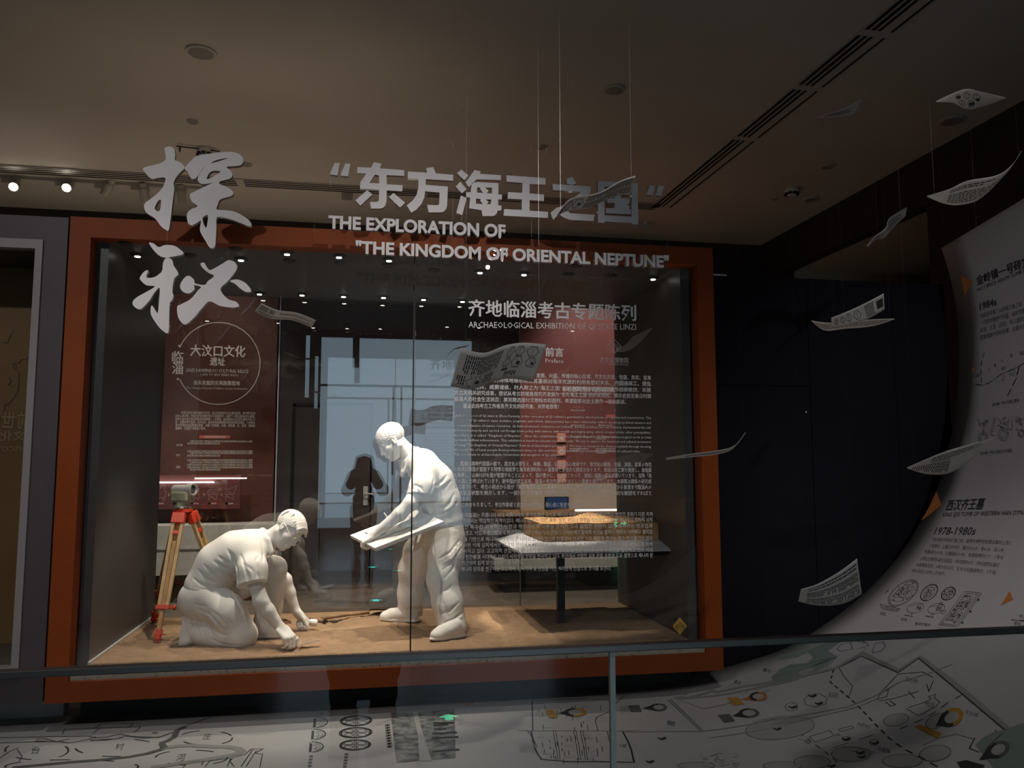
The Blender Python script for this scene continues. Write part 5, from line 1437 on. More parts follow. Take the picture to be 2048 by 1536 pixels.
def hit(px, py):
    """(distance along the scroll, depth) of the scroll point seen at a pixel"""
    d = ray(px, py); y = YE-.3
    o = np.array((CAM[0], CAM[2])); dd = np.array((d[0], d[2]))
    for _ in range(7):
        G = fine.copy(); G[:, 1] += RISE*(YE-y)*np.clip((fine[:, 1]-.1)/.7, 0, 1)
        A = G[:-1]; E = np.diff(G, axis=0)
        den = dd[0]*E[:, 1]-dd[1]*E[:, 0]
        den = np.where(np.abs(den) < 1e-12, 1e-12, den)
        w_ = A-o
        t = (w_[:, 0]*E[:, 1]-w_[:, 1]*E[:, 0])/den
        u = (w_[:, 0]*dd[1]-w_[:, 1]*dd[0])/den
        ok = (t > .5) & (u >= -1e-6) & (u <= 1+1e-6)
        if not ok.any(): return None
        i = np.where(ok)[0][np.argmin(t[ok])]
        y = float(d[1]*t[i])
    return (float(SA[i]+u[i]*seg[i]), y)
s_top = float(SA[int(np.argmin(np.linalg.norm(fine-np.array((EP[-1][0], EP[-1][2])), axis=1)))])
h2 = hit(2046, 398)
slope_top = (h2[0]-s_top)/(YE-h2[1]) if h2 else .2
M_map = noisy('map_print_ground', (.50, .485, .49), (.54, .525, .53), 2.5, .62, spec=.25)
root = thing('map_scroll', 'giant white printed map scroll covering the floor and sweeping up into a curling wall', 'map scroll', (3.0, 4.0, 0))
ys = [YE-(YE-YN)*k/14 for k in range(15)]
ns = 170; b = MB(); vs = []; fs = []
for y in ys:
    smax = min(s_top+slope_top*(YE-y), SA[-1])
    for i in range(ns+1):
        s = smax*(i/ns)**.55; vs.append(surf(s, y))
for j in range(14):
    for i in range(ns): a = j*(ns+1)+i; fs.append((a, a+1, a+ns+2, a+ns+1))
b.add(vs, fs); o = b.build('sheet', M_map, root, smooth=True, fix=False)
sd = o.modifiers.new('t', 'SOLIDIFY'); sd.thickness = .010; sd.offset = 1
me = o.data
if me.polygons[0].normal.z < 0: me.flip_normals()
sd.offset = -1
wire(root, surf(s_top-.02, YE-.03), r=.0012)

K_ink = mat('map_black', (.045, .043, .043), .7, spec=.2)
K_grey = mat('map_grey', (.13, .13, .13), .7, spec=.2)
K_light = mat('map_light_grey', (.33, .33, .325), .7, spec=.2)
K_pale = mat('map_pale_grey', (.42, .415, .405), .7, spec=.2)
K_gold = mat('map_gold', (.50, .28, .05), .6, spec=.2)
K_or = mat('map_orange', (.52, .20, .055), .6, spec=.2)
K_water = mat('map_water_green', (.25, .30, .28), .7, spec=.2)
K_photo = noisy('map_photo', (.06, .06, .058), (.38, .375, .36), 22, .7, 9, ramp=(.3, .7))
OFF = .0015
def m_lines(b, lines, wdt, off=OFF):
    wdt = wdt*(.42 if wdt < .03 else .8)
    for L in lines:
        P = [hit(*p) for p in L]
        for i in range(len(P)-1):
            if P[i] is None or P[i+1] is None: continue
            a, e = np.array(P[i]), np.array(P[i+1]); t = e-a; ln = np.linalg.norm(t)
            if ln < 1e-5 or ln > 3: continue
            t = t/ln; n = np.array((-t[1], t[0]))*wdt/2; x = t*wdt*.25
            lift = off+.0002*(i % 3)+.0007*random.random()       # pieces lie just over one another
            k = max(1, int(ln/.12))
            for q in range(k):
                p0 = a-x+(e-a+2*x)*q/k; p1 = a-x+(e-a+2*x)*(q+1)/k
                b.quad(surf(*(p0-n), lift), surf(*(p1-n), lift), surf(*(p1+n), lift), surf(*(p0+n), lift))
def m_dash(b, L, wdt, on=.12, gap=.08, off=OFF):
    wdt *= .5
    P = [np.array(hit(*p)) for p in L if hit(*p)]
    ph = 0.0
    for i in range(len(P)-1):
        t = P[i+1]-P[i]; ln = np.linalg.norm(t); s = 0.0
        if ln < 1e-6: continue
        t = t/ln; n = np.array((-t[1], t[0]))*wdt/2
        while s < ln-1e-9:
            r_ = (on-ph) if ph < on else (on+gap-ph)
            e_ = min(ln, s+r_)
            if ph < on:
                a = P[i]+t*s; e = P[i]+t*e_
                b.quad(surf(*(a-n), off), surf(*(e-n), off), surf(*(e+n), off), surf(*(a+n), off))
            ph += e_-s; s = e_
            if abs(ph-on) < 1e-6: ph = on
            if ph >= on+gap-1e-6: ph = 0.0
def m_poly(b, L, off=OFF):
    """filled area, laid on the curve in a fan of small pieces"""
    P = [np.array(hit(*p)) for p in L if hit(*p)]
    from mathutils.geometry import tessellate_polygon
    tri = tessellate_polygon([[Vector((p[0], p[1], 0)) for p in P]])
    def put(a, c, e, depth):
        m = max(np.linalg.norm(a-c), np.linalg.norm(c-e), np.linalg.norm(e-a))
        if m > .22 and depth < 5:
            ab, bc, ca = (a+c)/2, (c+e)/2, (e+a)/2
            put(a, ab, ca, depth+1); put(ab, c, bc, depth+1); put(ca, bc, e, depth+1); put(ab, bc, ca, depth+1)
        else: b.add([surf(*a, off), surf(*c, off), surf(*e, off)], [(0, 1, 2)])
    for t in tri: put(P[t[0]], P[t[1]], P[t[2]], 0)
def m_text(b, s, p0, p1, pup, bold=0.0, res=2, off=OFF):
    """line of print: baseline from pixel p0 to p1, pup = pixel at cap height above p0"""
    A, B_, C_ = hit(*p0), hit(*p1), hit(*pup)
    if not (A and B_ and C_): return
    A, B_, C_ = np.array(A), np.array(B_), np.array(C_)
    lay_text(b, s, lambda u, v: surf(*(A+(B_-A)*u+(C_-A)*v), off), bold, res)
def ellp(cx, cy, rx, ry, rot_=0, n=28, a0=0, a1=360):
    c, s = math.cos(math.radians(rot_)), math.sin(math.radians(rot_)); out = []
    for t in np.linspace(math.radians(a0), math.radians(a1), n):
        x, y = rx*math.cos(t), ry*math.sin(t); out.append((cx+x*c-y*s, cy+x*s+y*c))
    return out
def sc(k, ox, oy): return lambda L: [(ox+x*k, oy+y*k) for x, y in L]
A1 = sc(.34180, 0, 1260); A2 = sc(.34180, 600, 1260); A3 = sc(.41406, 1200, 1240); A4 = sc(.19528, 1700, 960); A5 = sc(.29947, 1880, 500)

ink, grey, light, pale, gold, oran, water, photo = [MB() for _ in range(8)]
def tri(L):
    b = MB(); m_poly(b, L); b.build('printed_triangle', K_or, root, fix=False)
# -- left part of the floor map
m_lines(grey, [A1(smooth_loop([(0, 632), (260, 626), (520, 622), (560, 634), (620, 628), (700, 610), (760, 622), (830, 626), (930, 630), (1010, 600), (1060, 570), (1130, 548), (1200, 522), (1295, 494)], 1)),
               A1([(0, 662), (200, 656), (350, 655), (400, 662), (450, 655), (520, 640), (560, 625)]), A1([(700, 630), (740, 622), (840, 634), (930, 628)]), A1([(530, 645), (620, 646), (690, 636), (720, 628)]),
               A1([(215, 640), (260, 636), (330, 655), (400, 640)])], .020)
m_lines(grey, [A1([(80, 806), (250, 790), (400, 776), (560, 764), (750, 745), (860, 725), (930, 705), (965, 690), (948, 672), (950, 660), (980, 650), (1018, 628), (1040, 586), (1080, 570)])], .040)
m_lines(light, [A1([(970, 690), (1050, 680), (1110, 677), (1240, 684), (1330, 686), (1390, 694), (1412, 710), (1395, 725), (1300, 745), (1180, 765), (1060, 780), (990, 792), (900, 806)])], .055)
for cx, cy, rx, ry in ((1205, 632, 155, 42), (690, 690, 250, 52), (1120, 748, 210, 44), (215, 705, 185, 55), (420, 800, 390, 40)):
    m_dash(ink, A1(ellp(cx, cy, rx, ry, 0, 40)), .018, .10, .13)
m_lines(ink, [A1([(365, 610), (378, 582), (590, 574), (820, 570), (784, 602)]), A1([(545, 604), (585, 574)]), A1([(558, 574), (590, 550), (778, 548), (752, 572)]),
              A1([(1070, 806), (1100, 772), (1190, 770), (1180, 790)]), A1([(1200, 800), (1225, 770), (1350, 752), (1330, 800)]), A1([(1370, 800), (1345, 770), (1360, 752), (1430, 732), (1470, 698), (1540, 697), (1490, 722), (1536, 728), (1520, 806)]),
              A1([(1440, 800), (1500, 706)]), A1([(1410, 800), (1480, 700)]), A1([(0, 750), (60, 710), (110, 690)]), A1([(100, 700), (130, 740), (110, 770)])], .010)
for s, x, y, w_, h_ in (('庄', 1185, 640, 45, 28), ('村', 670, 702, 50, 34), ('河', 1030, 765, 50, 34), ('台', 180, 722, 50, 32), ('地', 880, 610, 40, 12)):
    m_text(grey, s, A1([(x, y)])[0], A1([(x+w_, y-2)])[0], A1([(x+10, y-h_)])[0], 0, 1)
# -- roof tile ends, photo, small print
for cy, rx in ((532, 92), (602, 95), (674, 90)):
    q = 328-(cy-532)*.04
    m_lines(ink, [A2(ellp(q, cy, rx, 31, -3)), A2(ellp(q, cy, rx*.9, 27, -3))], .016); m_lines(grey, [A2([(q-4, cy-26), (q-4, cy+27)]), A2([(q+6, cy-26), (q+6, cy+27)]), A2([(q-80, cy), (q+80, cy-4)])], .012)
    m_lines(grey, [A2(ellp(q+dx, cy+dy, 26, 9)) for dx in (-38, 38) for dy in (-11, 12)], .012)
for cy in (542, 612, 686):
    q = 120-(cy-542)*.17
    m_lines(ink, [A2(ellp(q-28, cy, 68, 30, -3, 18, -88, 88)), A2([(q-36, cy-22), (q-40, cy+29)]), A2([(q-28, cy-20), (q-32, cy+27)])], .015); m_lines(light, [A2(ellp(q-20, cy, 44, 20, -3, 14, -80, 80)), A2(ellp(q-20, cy, 24, 11, -3, 14, -80, 80))], .012)
for L in (((66, 735), (55, 806)), ((272, 722), (262, 806)), ((505, 555), (520, 695)), ((517, 553), (530, 692))):
    m_dash(grey, A2(list(L)), .035, .028, .016)
m_poly(photo, A2([(530, 487), (905, 465), (908, 610), (910, 750), (565, 778), (548, 640)]))
m_poly(pale, A2([(660, 482), (690, 480), (705, 560), (770, 768), (700, 770), (690, 620)]), OFF*1.5)
m_lines(ink, [A2([(785, 547), (895, 546)]), A2([(785, 562), (860, 556)]), A2([(790, 583), (850, 582)]), A2([(780, 610), (910, 602)]), A2([(775, 636), (920, 628)]), A2([(780, 714), (925, 702)])], .030, OFF*2)
tri(A2([(930, 430), (1027, 423), (985, 447)])); m_poly(grey, A2([(113, 490), (138, 488), (126, 495)])); m_poly(grey, A2([(310, 480), (338, 477), (324, 483)]))
m_poly(grey, A2([(1872, 491), (1895, 490), (1884, 494)])) if hit(*A2([(1872, 491)])[0]) else None
# -- walled town in the middle
m_lines(grey, [A2([(1358, 415), (1520, 408), (1680, 402)]), A2([(1358, 415), (1360, 500), (1362, 592)])], .020)
m_lines(ink, [A2([(1680, 403), (1800, 410), (1838, 440), (1905, 376)]), A2([(1838, 440), (1830, 470), (1735, 512), (1728, 540), (1745, 590)]), A2([(1275, 588), (1362, 592), (1560, 592), (1900, 593), (1990, 588)]), A2([(1330, 590), (1370, 650), (1388, 690)])], .010)
m_lines(ink, [A2([(1352, 595), (1362, 640), (1372, 690), (1392, 730), (1412, 758), (1520, 768), (1560, 772), (1750, 772), (1955, 776), (1938, 700), (1918, 650), (1888, 596)])], .022)
random.seed(5)
for _ in range(95):
    x = random.uniform(1380, 1770); y = random.choice([random.uniform(440, 580), random.uniform(610, 760), random.uniform(610, 760)])
    if random.random() < .45: m_lines(light, [A2([(x, y), (x+random.uniform(15, 60), y-1)])], .008)
    else: m_lines(ink, [A2([(x, y), (x+random.uniform(1, 5), y+random.uniform(12, 34))])], .008)
for x in (1600, 1640, 1480): m_lines(ink, [A2([(x, 590), (x+18, 680), (x+30, 762)]), A2([(x+14, 590), (x+32, 680), (x+42, 762)])], .007)
m_lines(ink, [A2([(1798, 596), (1820, 690), (1835, 790)]), A2([(1810, 596), (1832, 690), (1848, 790)])], .009)
for k in range(6): m_lines(light, [A2([(1285+k*16, 665), (1298+k*16, 720)]), A2([(1285, 675+k*8), (1375, 672+k*8)])], .008)
m_lines(grey, [A2([(1870+k*9, 446), (1882+k*9, 482)]) for k in range(14)], .006); m_poly(grey, A2([(1920, 446), (1962, 444), (1978, 476), (1936, 480)]))
def pin(tip, c, rx, ry, ringm, rotd=0):
    """map marker: dark pointed tip and a ring"""
    m_poly(ink if ringm is not oran else oran, [tip]+ellp(c[0], c[1], rx, ry, rotd, 22, 100, 260) if False else [tip, (c[0]-rx*.2, c[1]-ry*.95), (c[0]-rx*.85, c[1]-ry*.35), (c[0]-rx*.85, c[1]+ry*.35), (c[0]-rx*.2, c[1]+ry*.95)], OFF*2)
    o_, i_ = ellp(c[0], c[1], rx, ry, rotd, 29), ellp(c[0], c[1], rx*.62, ry*.62, rotd, 29)
    for k in range(28):
        P = [hit(*q) for q in (o_[k], o_[k+1], i_[k+1], i_[k])]
        if all(P): (ringm if not (90 < k*360/28 < 270) else ink).quad(*[surf(*q, OFF*2.6) for q in P])
    m_poly(pale, i_, OFF*2.4)
P2 = lambda x, y: A2([(x, y)])[0]
P3 = lambda x, y: A3([(x, y)])[0]
pin(P2(1515, 488), P2(1610, 485), 22, 8.5, gold); m_poly(gold, A2([(1432, 472), (1482, 468), (1508, 513), (1460, 518)]), OFF*2)
pin(P3(690, 386), P3(765, 372), 18, 9, oran); m_poly(gold, A3([(612, 378), (665, 374), (697, 409), (645, 416)]), OFF*2)
pin(P3(640, 466), P3(720, 452), 21, 9.5, grey); m_poly(grey, A3([(568, 461), (625, 455), (652, 490), (600, 498)]), OFF*2)
pin(P3(205, 428), P3(283, 424), 17, 7.5, grey); m_poly(grey, A3([(138, 415), (188, 412), (202, 442), (156, 446)]), OFF*2)
pin(P3(1622, 516), P3(1700, 474), 25, 17, gold, -30); m_poly(gold, A3([(1520, 517), (1545, 508), (1652, 550), (1630, 576)]), OFF*2)
pin(P3(1832, 680), P3(1925, 630), 24, 16, grey, -25); m_poly(ink, A3([(1725, 690), (1770, 680), (1860, 706), (1850, 716), (1740, 716)]), OFF*2)
# -- right part
m_lines(light, [A3([(365, 376), (430, 374), (520, 352), (540, 340), (560, 350), (700, 320), (835, 302)]), A3([(380, 381), (500, 372), (700, 340), (900, 300), (1000, 268), (1140, 232), (1200, 200), (1270, 158)])], .040)
m_poly(water, A3([(830, 275), (870, 238), (920, 215), (1000, 210), (1030, 182), (1000, 152), (1060, 120), (1160, 92), (1182, 96), (1100, 150), (1150, 178), (1110, 216), (1040, 252), (900, 302), (832, 306)]))
m_poly(water, A3([(868, 168), (960, 160), (1030, 135), (1020, 150), (950, 180), (865, 190)]))
m_poly(water, A3([(1815, 602), (1850, 570), (1900, 545), (1970, 525), (2048, 498), (2048, 716), (1900, 716), (1880, 690), (1840, 640)]))
m_poly(pale, A3(ellp(1000, 250, 42, 14, -15)), OFF*1.6)
m_lines(ink, [A3([(1155, 230), (1265, 175), (1440, 256), (1540, 186), (1740, 350), (1955, 532)])], .016)
m_lines(light, [A3([(1130, 240), (1150, 225), (1270, 160), (1442, 244), (1544, 178), (1745, 330), (1965, 520)])], .030)
m_lines(grey, [A3([(340, 384), (420, 460), (500, 538)]), A3([(330, 388), (408, 462), (486, 538)])], .014)
m_lines(light, [A3([(110, 542), (300, 540), (500, 538), (700, 510), (800, 490), (920, 472), (1200, 420), (1450, 300), (1600, 255), (1700, 215)])], .022)
m_lines(light, [A3([(530, 570), (700, 546), (1000, 480), (1250, 420), (1340, 380)]), A3([(1560, 606), (1640, 570), (1720, 552), (1800, 575)]), A3([(380, 385), (500, 430), (700, 380), (820, 340)])], .016)
m_dash(ink, A3([(1128, 240), (1112, 300), (1205, 378), (1260, 430), (1335, 510), (1400, 575), (1470, 626), (1560, 670), (1640, 716)]), .018, .05, .035)
m_dash(grey, A3([(1448, 528), (1560, 480), (1680, 400), (1760, 355)]), .018, .05, .04); m_dash(grey, A3([(1330, 552), (1250, 580), (1150, 610), (1080, 640)]), .010, .09, .06)
m_dash(grey, A3([(960, 545), (1010, 580), (1090, 640), (1150, 690)]), .014, .05, .04)
m_lines(grey, [A3([(1155, 232), (1180, 275), (1222, 322), (1200, 376)]), A3([(1340, 385), (1362, 345), (1440, 262), (1560, 252), (1608, 278)]), A3([(1490, 424), (1560, 402), (1600, 384), (1588, 370), (1622, 360), (1615, 376), (1642, 398), (1620, 420), (1540, 464), (1480, 430)]),
               A3([(1350, 392), (1420, 380), (1540, 345)]), A3([(1365, 345), (1395, 340), (1385, 370), (1340, 385)])], .012)
m_lines(ink, [A3([(1578, 312), (1590, 348)]), A3([(1610, 296), (1590, 345)]), A3([(1490, 345), (1520, 380)]), A3([(1380, 396), (1405, 418), (1428, 410), (1400, 392)]), A3([(1810, 570), (1785, 622), (1830, 640)]), A3([(1910, 534), (1915, 548)])], .012)
for cx, cy, rx, ry, ro in ((870, 522, 168, 55, -6), (1025, 688, 90, 32, 0), (1212, 650, 94, 36, 0), (1430, 484, 62, 30, -10), (1620, 645, 76, 38, -8), (1460, 682, 96, 32, 0), (880, 706, 92, 22, 0), (1630, 488, 60, 32, -25), (465, 705, 90, 18, 0)):
    m_poly(pale, A3(ellp(cx, cy, rx, ry, ro)), OFF*.7); m_lines(grey, [A3(ellp(cx, cy, rx, ry, ro))], .008)
m_lines(grey, [A3([(985, 385), (1010, 362), (1060, 356), (1098, 378), (1090, 408), (1040, 420), (995, 412), (985, 385)]), A3(ellp(925, 420, 30, 20)), A3([(1010, 565), (1110, 534), (1130, 560), (1040, 592), (1010, 565)]), A3([(1135, 555), (1150, 548), (1160, 556), (1145, 562), (1135, 555)]),
               A3([(1150, 530), (1215, 512), (1226, 522), (1165, 540), (1150, 530)]), A3(ellp(1190, 575, 20, 10)), A3(ellp(1325, 592, 22, 14)), A3(ellp(1260, 640, 22, 12)), A3([(1170, 612), (1290, 625), (1320, 640), (1300, 655), (1200, 628)])], .009)
m_lines(grey, [A3([(1145, 140), (1170, 115), (1210, 110), (1222, 140), (1160, 152), (1145, 140)]), A3([(1205, 110), (1250, 95), (1290, 112), (1300, 125), (1240, 140)]), A3([(1315, 150), (1330, 115), (1368, 106), (1380, 125), (1360, 152), (1320, 160), (1315, 150)])], .010)
for x, y in ((930, 420), (1025, 366), (1055, 402), (855, 526), (298, 572), (240, 684), (1190, 575), (1325, 594), (1255, 640), (1262, 662), (1118, 705)):
    m_poly(ink, A3([(x-22, y-5), (x-4, y+2), (x+18, y-6), (x+24, y+2), (x+2, y+11), (x-14, y+4)]), OFF*2)
for s, x, y, w_, h_, dx in (('车马坑', 1100, 372, 44, 22, 4), ('西石桥', 1475, 292, 58, 18, 0), ('村庄', 1570, 415, 44, 20, 0), ('东古城', 1762, 452, 62, 16, 0), ('遗址', 645, 305, 36, 14, 0), ('河道', 1050, 222, 50, 14, 0), ('墓地', 785, 248, 40, 14, 0),
                              ('大武村', 1240, 508, 60, 14, 0), ('孙娄镇', 1340, 628, 60, 16, 0), ('一组', 955, 582, 60, 14, 0), ('窑', 322, 505, 40, 18, 0), ('小城', 90, 610, 34, 14, 0), ('宫殿', 1240, 106, 40, 12, 0)):
    m_text(grey, s, P3(x, y), P3(x+w_, y+18 if w_ > 55 else y+8), P3(x+dx+4, y-h_), 0, 1)
for _ in range(40):
    x, y = random.uniform(480, 660), random.uniform(640, 712); m_lines(light, [A3([(x, y), (x+random.uniform(8, 26), y+random.uniform(-8, 8))])], .009)
for _ in range(14):
    x, y = random.uniform(330, 430), random.uniform(340, 372); m_lines(light, [A3([(x, y), (x+random.uniform(4, 14), y+random.uniform(-12, 12))])], .009)
for x, y in ((610, 325), (670, 350), (740, 330), (790, 305)):
    m_lines(light, [A3([(x, y), (x+30, y-14), (x+45, y-2), (x+18, y+12), (x, y)])], .009)
# -- upper part: first tomb
T5 = lambda s, x0, y0, x1, y1, xu, yu, m=ink, bold=0.0, r=2: m_text(m, s, A5([(x0, y0)])[0], A5([(x1, y1)])[0], A5([(xu, yu)])[0], bold, r)
T5('金岭镇一号砖室墓', 248, 232, 660, 78, 243, 182, ink, .026)
T5('NO.1 BRICK ROOM TOMB IN JINLING', 252, 277, 690, 100, 250, 252)
T5('1984s', 270, 402, 380, 366, 266, 352, ink, .012)
for k, s in enumerate(('为配合辛泰厂30万吨乙烯工程，山东省', '一号砖室墓进行发掘。该砖室墓由墓道', '前室、主室（后室）及三面回廊构成。', '室墓规模大的砖室墓。该墓全长23.6米')):
    T5(s, 272, 455+k*48, 640, 345+k*52, 271, 430+k*48, grey, .0, 1)
tri(A5([(138, 163), (214, 212), (168, 310)])); m_lines(light, [A5([(212, 250), (228, 340), (240, 430), (244, 520), (238, 620)])], .008); m_poly(grey, A5([(228, 384), (242, 392), (232, 404)]))
m_lines(ink, [A5([(218, 880), (240, 896), (280, 903), (320, 893), (360, 868), (410, 830), (470, 805), (530, 775), (600, 735)])], .016)
m_dash(pale, A5([(218, 880), (240, 896), (280, 903), (320, 893), (360, 868), (410, 830), (470, 805), (530, 775), (600, 735)]), .008, .05, .05, OFF*2)
m_dash(ink, A5([(298, 685), (280, 740), (274, 800), (278, 850), (278, 900)]), .012, .04, .02); m_dash(ink, A5([(530, 775), (515, 850), (480, 920), (452, 975)]), .018, .06, .02)
m_lines(light, [A5([(490, 795), (515, 820), (510, 860)]), A5([(560, 840), (520, 900), (470, 965)])], .008)
for s, x, y, w_, h_ in (('水', 322, 808, 14, 18), ('龟', 364, 780, 14, 18), ('公', 410, 748, 14, 16), ('路', 470, 716, 16, 20), ('金岭', 412, 802, 28, 20), ('大庄', 466, 842, 32, 20), ('M1', 412, 876, 20, 16), ('淄博市', 230, 850, 42, 18), ('临淄', 536, 700, 34, 22)):
    T5(s, x, y, x+w_, y-w_*.12, x-1, y-h_, grey, .0, 1)
tri(A5([(216, 778), (234, 798), (214, 822)])); tri(A5([(428, 830), (436, 846), (420, 850)]))
T5('金岭镇一号东汉墓位置图', 350, 1044, 530, 1012, 349, 1026, grey, .0, 1)
T5('金岭镇一号东汉墓出土铜铺首', 272, 1368, 484, 1348, 271, 1350, grey, .0, 1)
rs = random.Random(9)
def fitting(cx, cy, w_, h_, ringr):
    L = []
    for _ in range(16):
        x, y = cx+rs.uniform(-w_, w_), cy+rs.uniform(-h_, h_*.7)
        L.append(A5([(x, y), (x+rs.uniform(-16, 16), y+rs.uniform(-22, 22)), (x+rs.uniform(-18, 18), y+rs.uniform(-18, 18))]))
    m_lines(grey, L, .006)
    if ringr: m_lines(grey, [A5(ellp(cx, cy+h_+ringr*.9, ringr, ringr*1.2)), A5(ellp(cx, cy+h_+ringr*.9, ringr*.75, ringr*.9)), A5(ellp(cx, cy+h_+ringr*.9, ringr*.5, ringr*.6))], .005)
fitting(290, 1180, 36, 44, 32); fitting(425, 1160, 30, 38, 36); fitting(545, 1160, 34, 44, 22)
m_lines(ink, [A5([(365, 1120), (350, 1180), (340, 1235), (368, 1240)]), A5([(375, 1118), (362, 1178), (352, 1222)]), A5([(460, 1130), (455, 1195), (485, 1200), (482, 1130)])], .006)
m_lines(light, [A5(ellp(275, 1265, 34, 40, 0, 16, 180, 360)), A5([(458, 1210), (442, 1285)])], .006)
# -- second tomb
T4 = lambda s, x0, y0, x1, y1, xu, yu, m=ink, bold=0.0, r=2: m_text(m, s, A4([(x0, y0)])[0], A4([(x1, y1)])[0], A4([(xu, yu)])[0], bold, r)
T4('西汉齐王墓', 982, 305, 1362, 290, 1012, 218, ink, .028)
T4("KING QI'S TOMB OF WESTERN HAN DYNASTY", 948, 376, 1890, 352, 962, 334, ink, .010)
T4('1978-1980s', 862, 560, 1276, 562, 892, 482, ink, .012)
for k, s in enumerate(('为配合胶济铁路扩建工程，淄博市博物馆发掘该墓封土及5', '个陪葬坑。主墓为中字形，墓口长42米，宽41米，深20米；', '南墓道长63米，北墓道长39米，发掘陪葬坑5个，1号坑', '主要出土青铜礼器生活用品。2号坑陪狗30只，3号坑随葬兵器仪', '仗具等数百件。4号为车马坑，五号为兵器器物坑；5个陪', '葬坑共出土文物1.2万余件。')):
    x0 = (832, 806, 762, 720, 672, 632)[k]; y0 = (624, 690, 748, 818, 882, 945)[k]; x1 = (1640, 1585, 1570, 1525, 1490, 975)[k]; y1 = (662, 738, 815, 892, 970, 980)[k]
    T4(s, x0, y0, x1, y1, x0+10, y0-30, grey, .0, 1)
tri(A4([(886, 116), (940, 258), (742, 414), (735, 405), (800, 300)])); tri(A4([(1636, 1140), (1674, 1226), (1540, 1292)])); m_poly(grey, A4([(396, 1124), (398, 1142), (356, 1158)])); m_poly(grey, A4([(828, 500), (832, 520), (810, 524)]))
m_lines(light, [A4([(800, 540), (740, 640), (680, 740), (620, 840), (560, 930)])], .006)
def plate(cx, cy, rx, ry, ro, k, dens):
    m_lines(ink, [A4(ellp(cx, cy, rx, ry, ro, 40)), A4(ellp(cx, cy, rx*.93, ry*.92, ro, 40))], .007)
    m_lines(ink, [A4(ellp(cx, cy, rx*.66, ry*.64, ro, 30)), A4(ellp(cx, cy, rx*.34, ry*.32, ro, 24))], .005)
    L = []
    for i in range(dens):
        t = rs.uniform(0, 6.28); r0 = rs.uniform(.1, .85); x = cx; c_, s_ = math.cos(math.radians(ro)), math.sin(math.radians(ro))
        pts = []
        for q in range(4):
            t += rs.uniform(-.12, .22); r0 = min(.9, max(.05, r0+rs.uniform(-.12, .12))); a, e = rx*r0*math.cos(t), ry*r0*math.sin(t); pts.append((cx+a*c_-e*s_, cy+a*s_+e*c_))
        L.append(A4(pts))
    m_lines(ink, L, k)
plate(548, 1160, 182, 96, -38, .006, 60); plate(812, 1155, 106, 66, -42, .005, 34); plate(1010, 1165, 82, 58, -38, .005, 50)
m_lines(ink, [A4([(312, 1270), (318, 1300), (350, 1325), (420, 1342), (480, 1346), (516, 1322), (312, 1274)]), A4([(318, 1300), (440, 1300), (515, 1325)]), A4([(440, 1300), (420, 1340)])], .006)
m_lines(grey, [A4([(355+i*12, 1300+i*2), (370+i*12, 1325+i*2)]) for i in range(12)], .005)
for cx, cy in ((672, 1312), (886, 1320)):
    m_lines(ink, [A4(ellp(cx, cy, 88, 50, -12)), A4([(cx-70, cy-20), (cx+80, cy-45)]), A4([(cx-30, cy+50), (cx-70, cy+80), (cx-110, cy+72)]), A4([(cx-20, cy+52), (cx-45, cy+82)]), A4([(cx-110, cy+76), (cx-30, cy+92), (cx-40, cy+80)])], .006)
    m_lines(grey, [A4([(cx+rs.uniform(-10, 60), cy+rs.uniform(-30, 30)), (cx+rs.uniform(-10, 70), cy+rs.uniform(-30, 30))]) for _ in range(14)], .005)
m_lines(ink, [A4(ellp(934, 1268, 14, 14)), A4([(940, 1350), (985, 1335), (978, 1368), (945, 1378), (940, 1350)])], .006)
m_lines(ink, [A4([(1172, 1140), (1336, 1160), (1082, 1506), (908, 1482), (1172, 1140)]), A4([(1190, 1160), (1310, 1175), (1070, 1490), (935, 1470), (1190, 1160)]), A4([(1352, 1160), (1100, 1508)])], .006)
L = []
for _ in range(110):
    u, v = rs.uniform(.06, .94), rs.uniform(.08, .92); pts = []
    for q in range(4):
        u = min(.95, max(.05, u+rs.uniform(-.05, .05))); v = min(.92, max(.08, v+rs.uniform(-.15, .15)))
        pts.append((1190+(935-1190)*u+(1310-1190)*v*(1-u)+(1070-935)*v*u, 1160+(1470-1160)*u+15*v+5*u*v))
    L.append(A4(pts))
m_lines(ink, L, .0045)
for x, y in ((1318, 1230), (1236, 1350), (1152, 1464)): m_poly(ink, A4(ellp(x, y, 11, 11, 0, 12)))
for s, x, y, w_, h_ in (('铜盘', 305, 1380, 60, 26), ('铜壶', 518, 1442, 65, 26), ('鎏金铜熏炉', 665, 1482, 160, 24), ('东古', 1732, 1410, 80, 30), ('窑址', 1680, 1480, 70, 26)):
    T4(s, x, y, x+w_, y+w_*.12, x+6, y-h_, grey, .0, 1)
m_lines(ink, [A4([(1660, 1432), (1790, 1446)])], .020); m_dash(pale, A4([(1670, 1434), (1790, 1447)]), .012, .05, .05, OFF*2)
for nm, mb_, m in (('printed_drawing', ink, K_ink), ('printed_lettering', grey, K_grey), ('printed_roads', light, K_light), ('printed_areas', pale, K_pale), ('printed_markers', gold, K_gold), ('printed_ring', oran, K_or), ('printed_river', water, K_water), ('printed_photo', photo, K_photo)):
    if mb_.f: mb_.build(nm, m, root, fix=False)

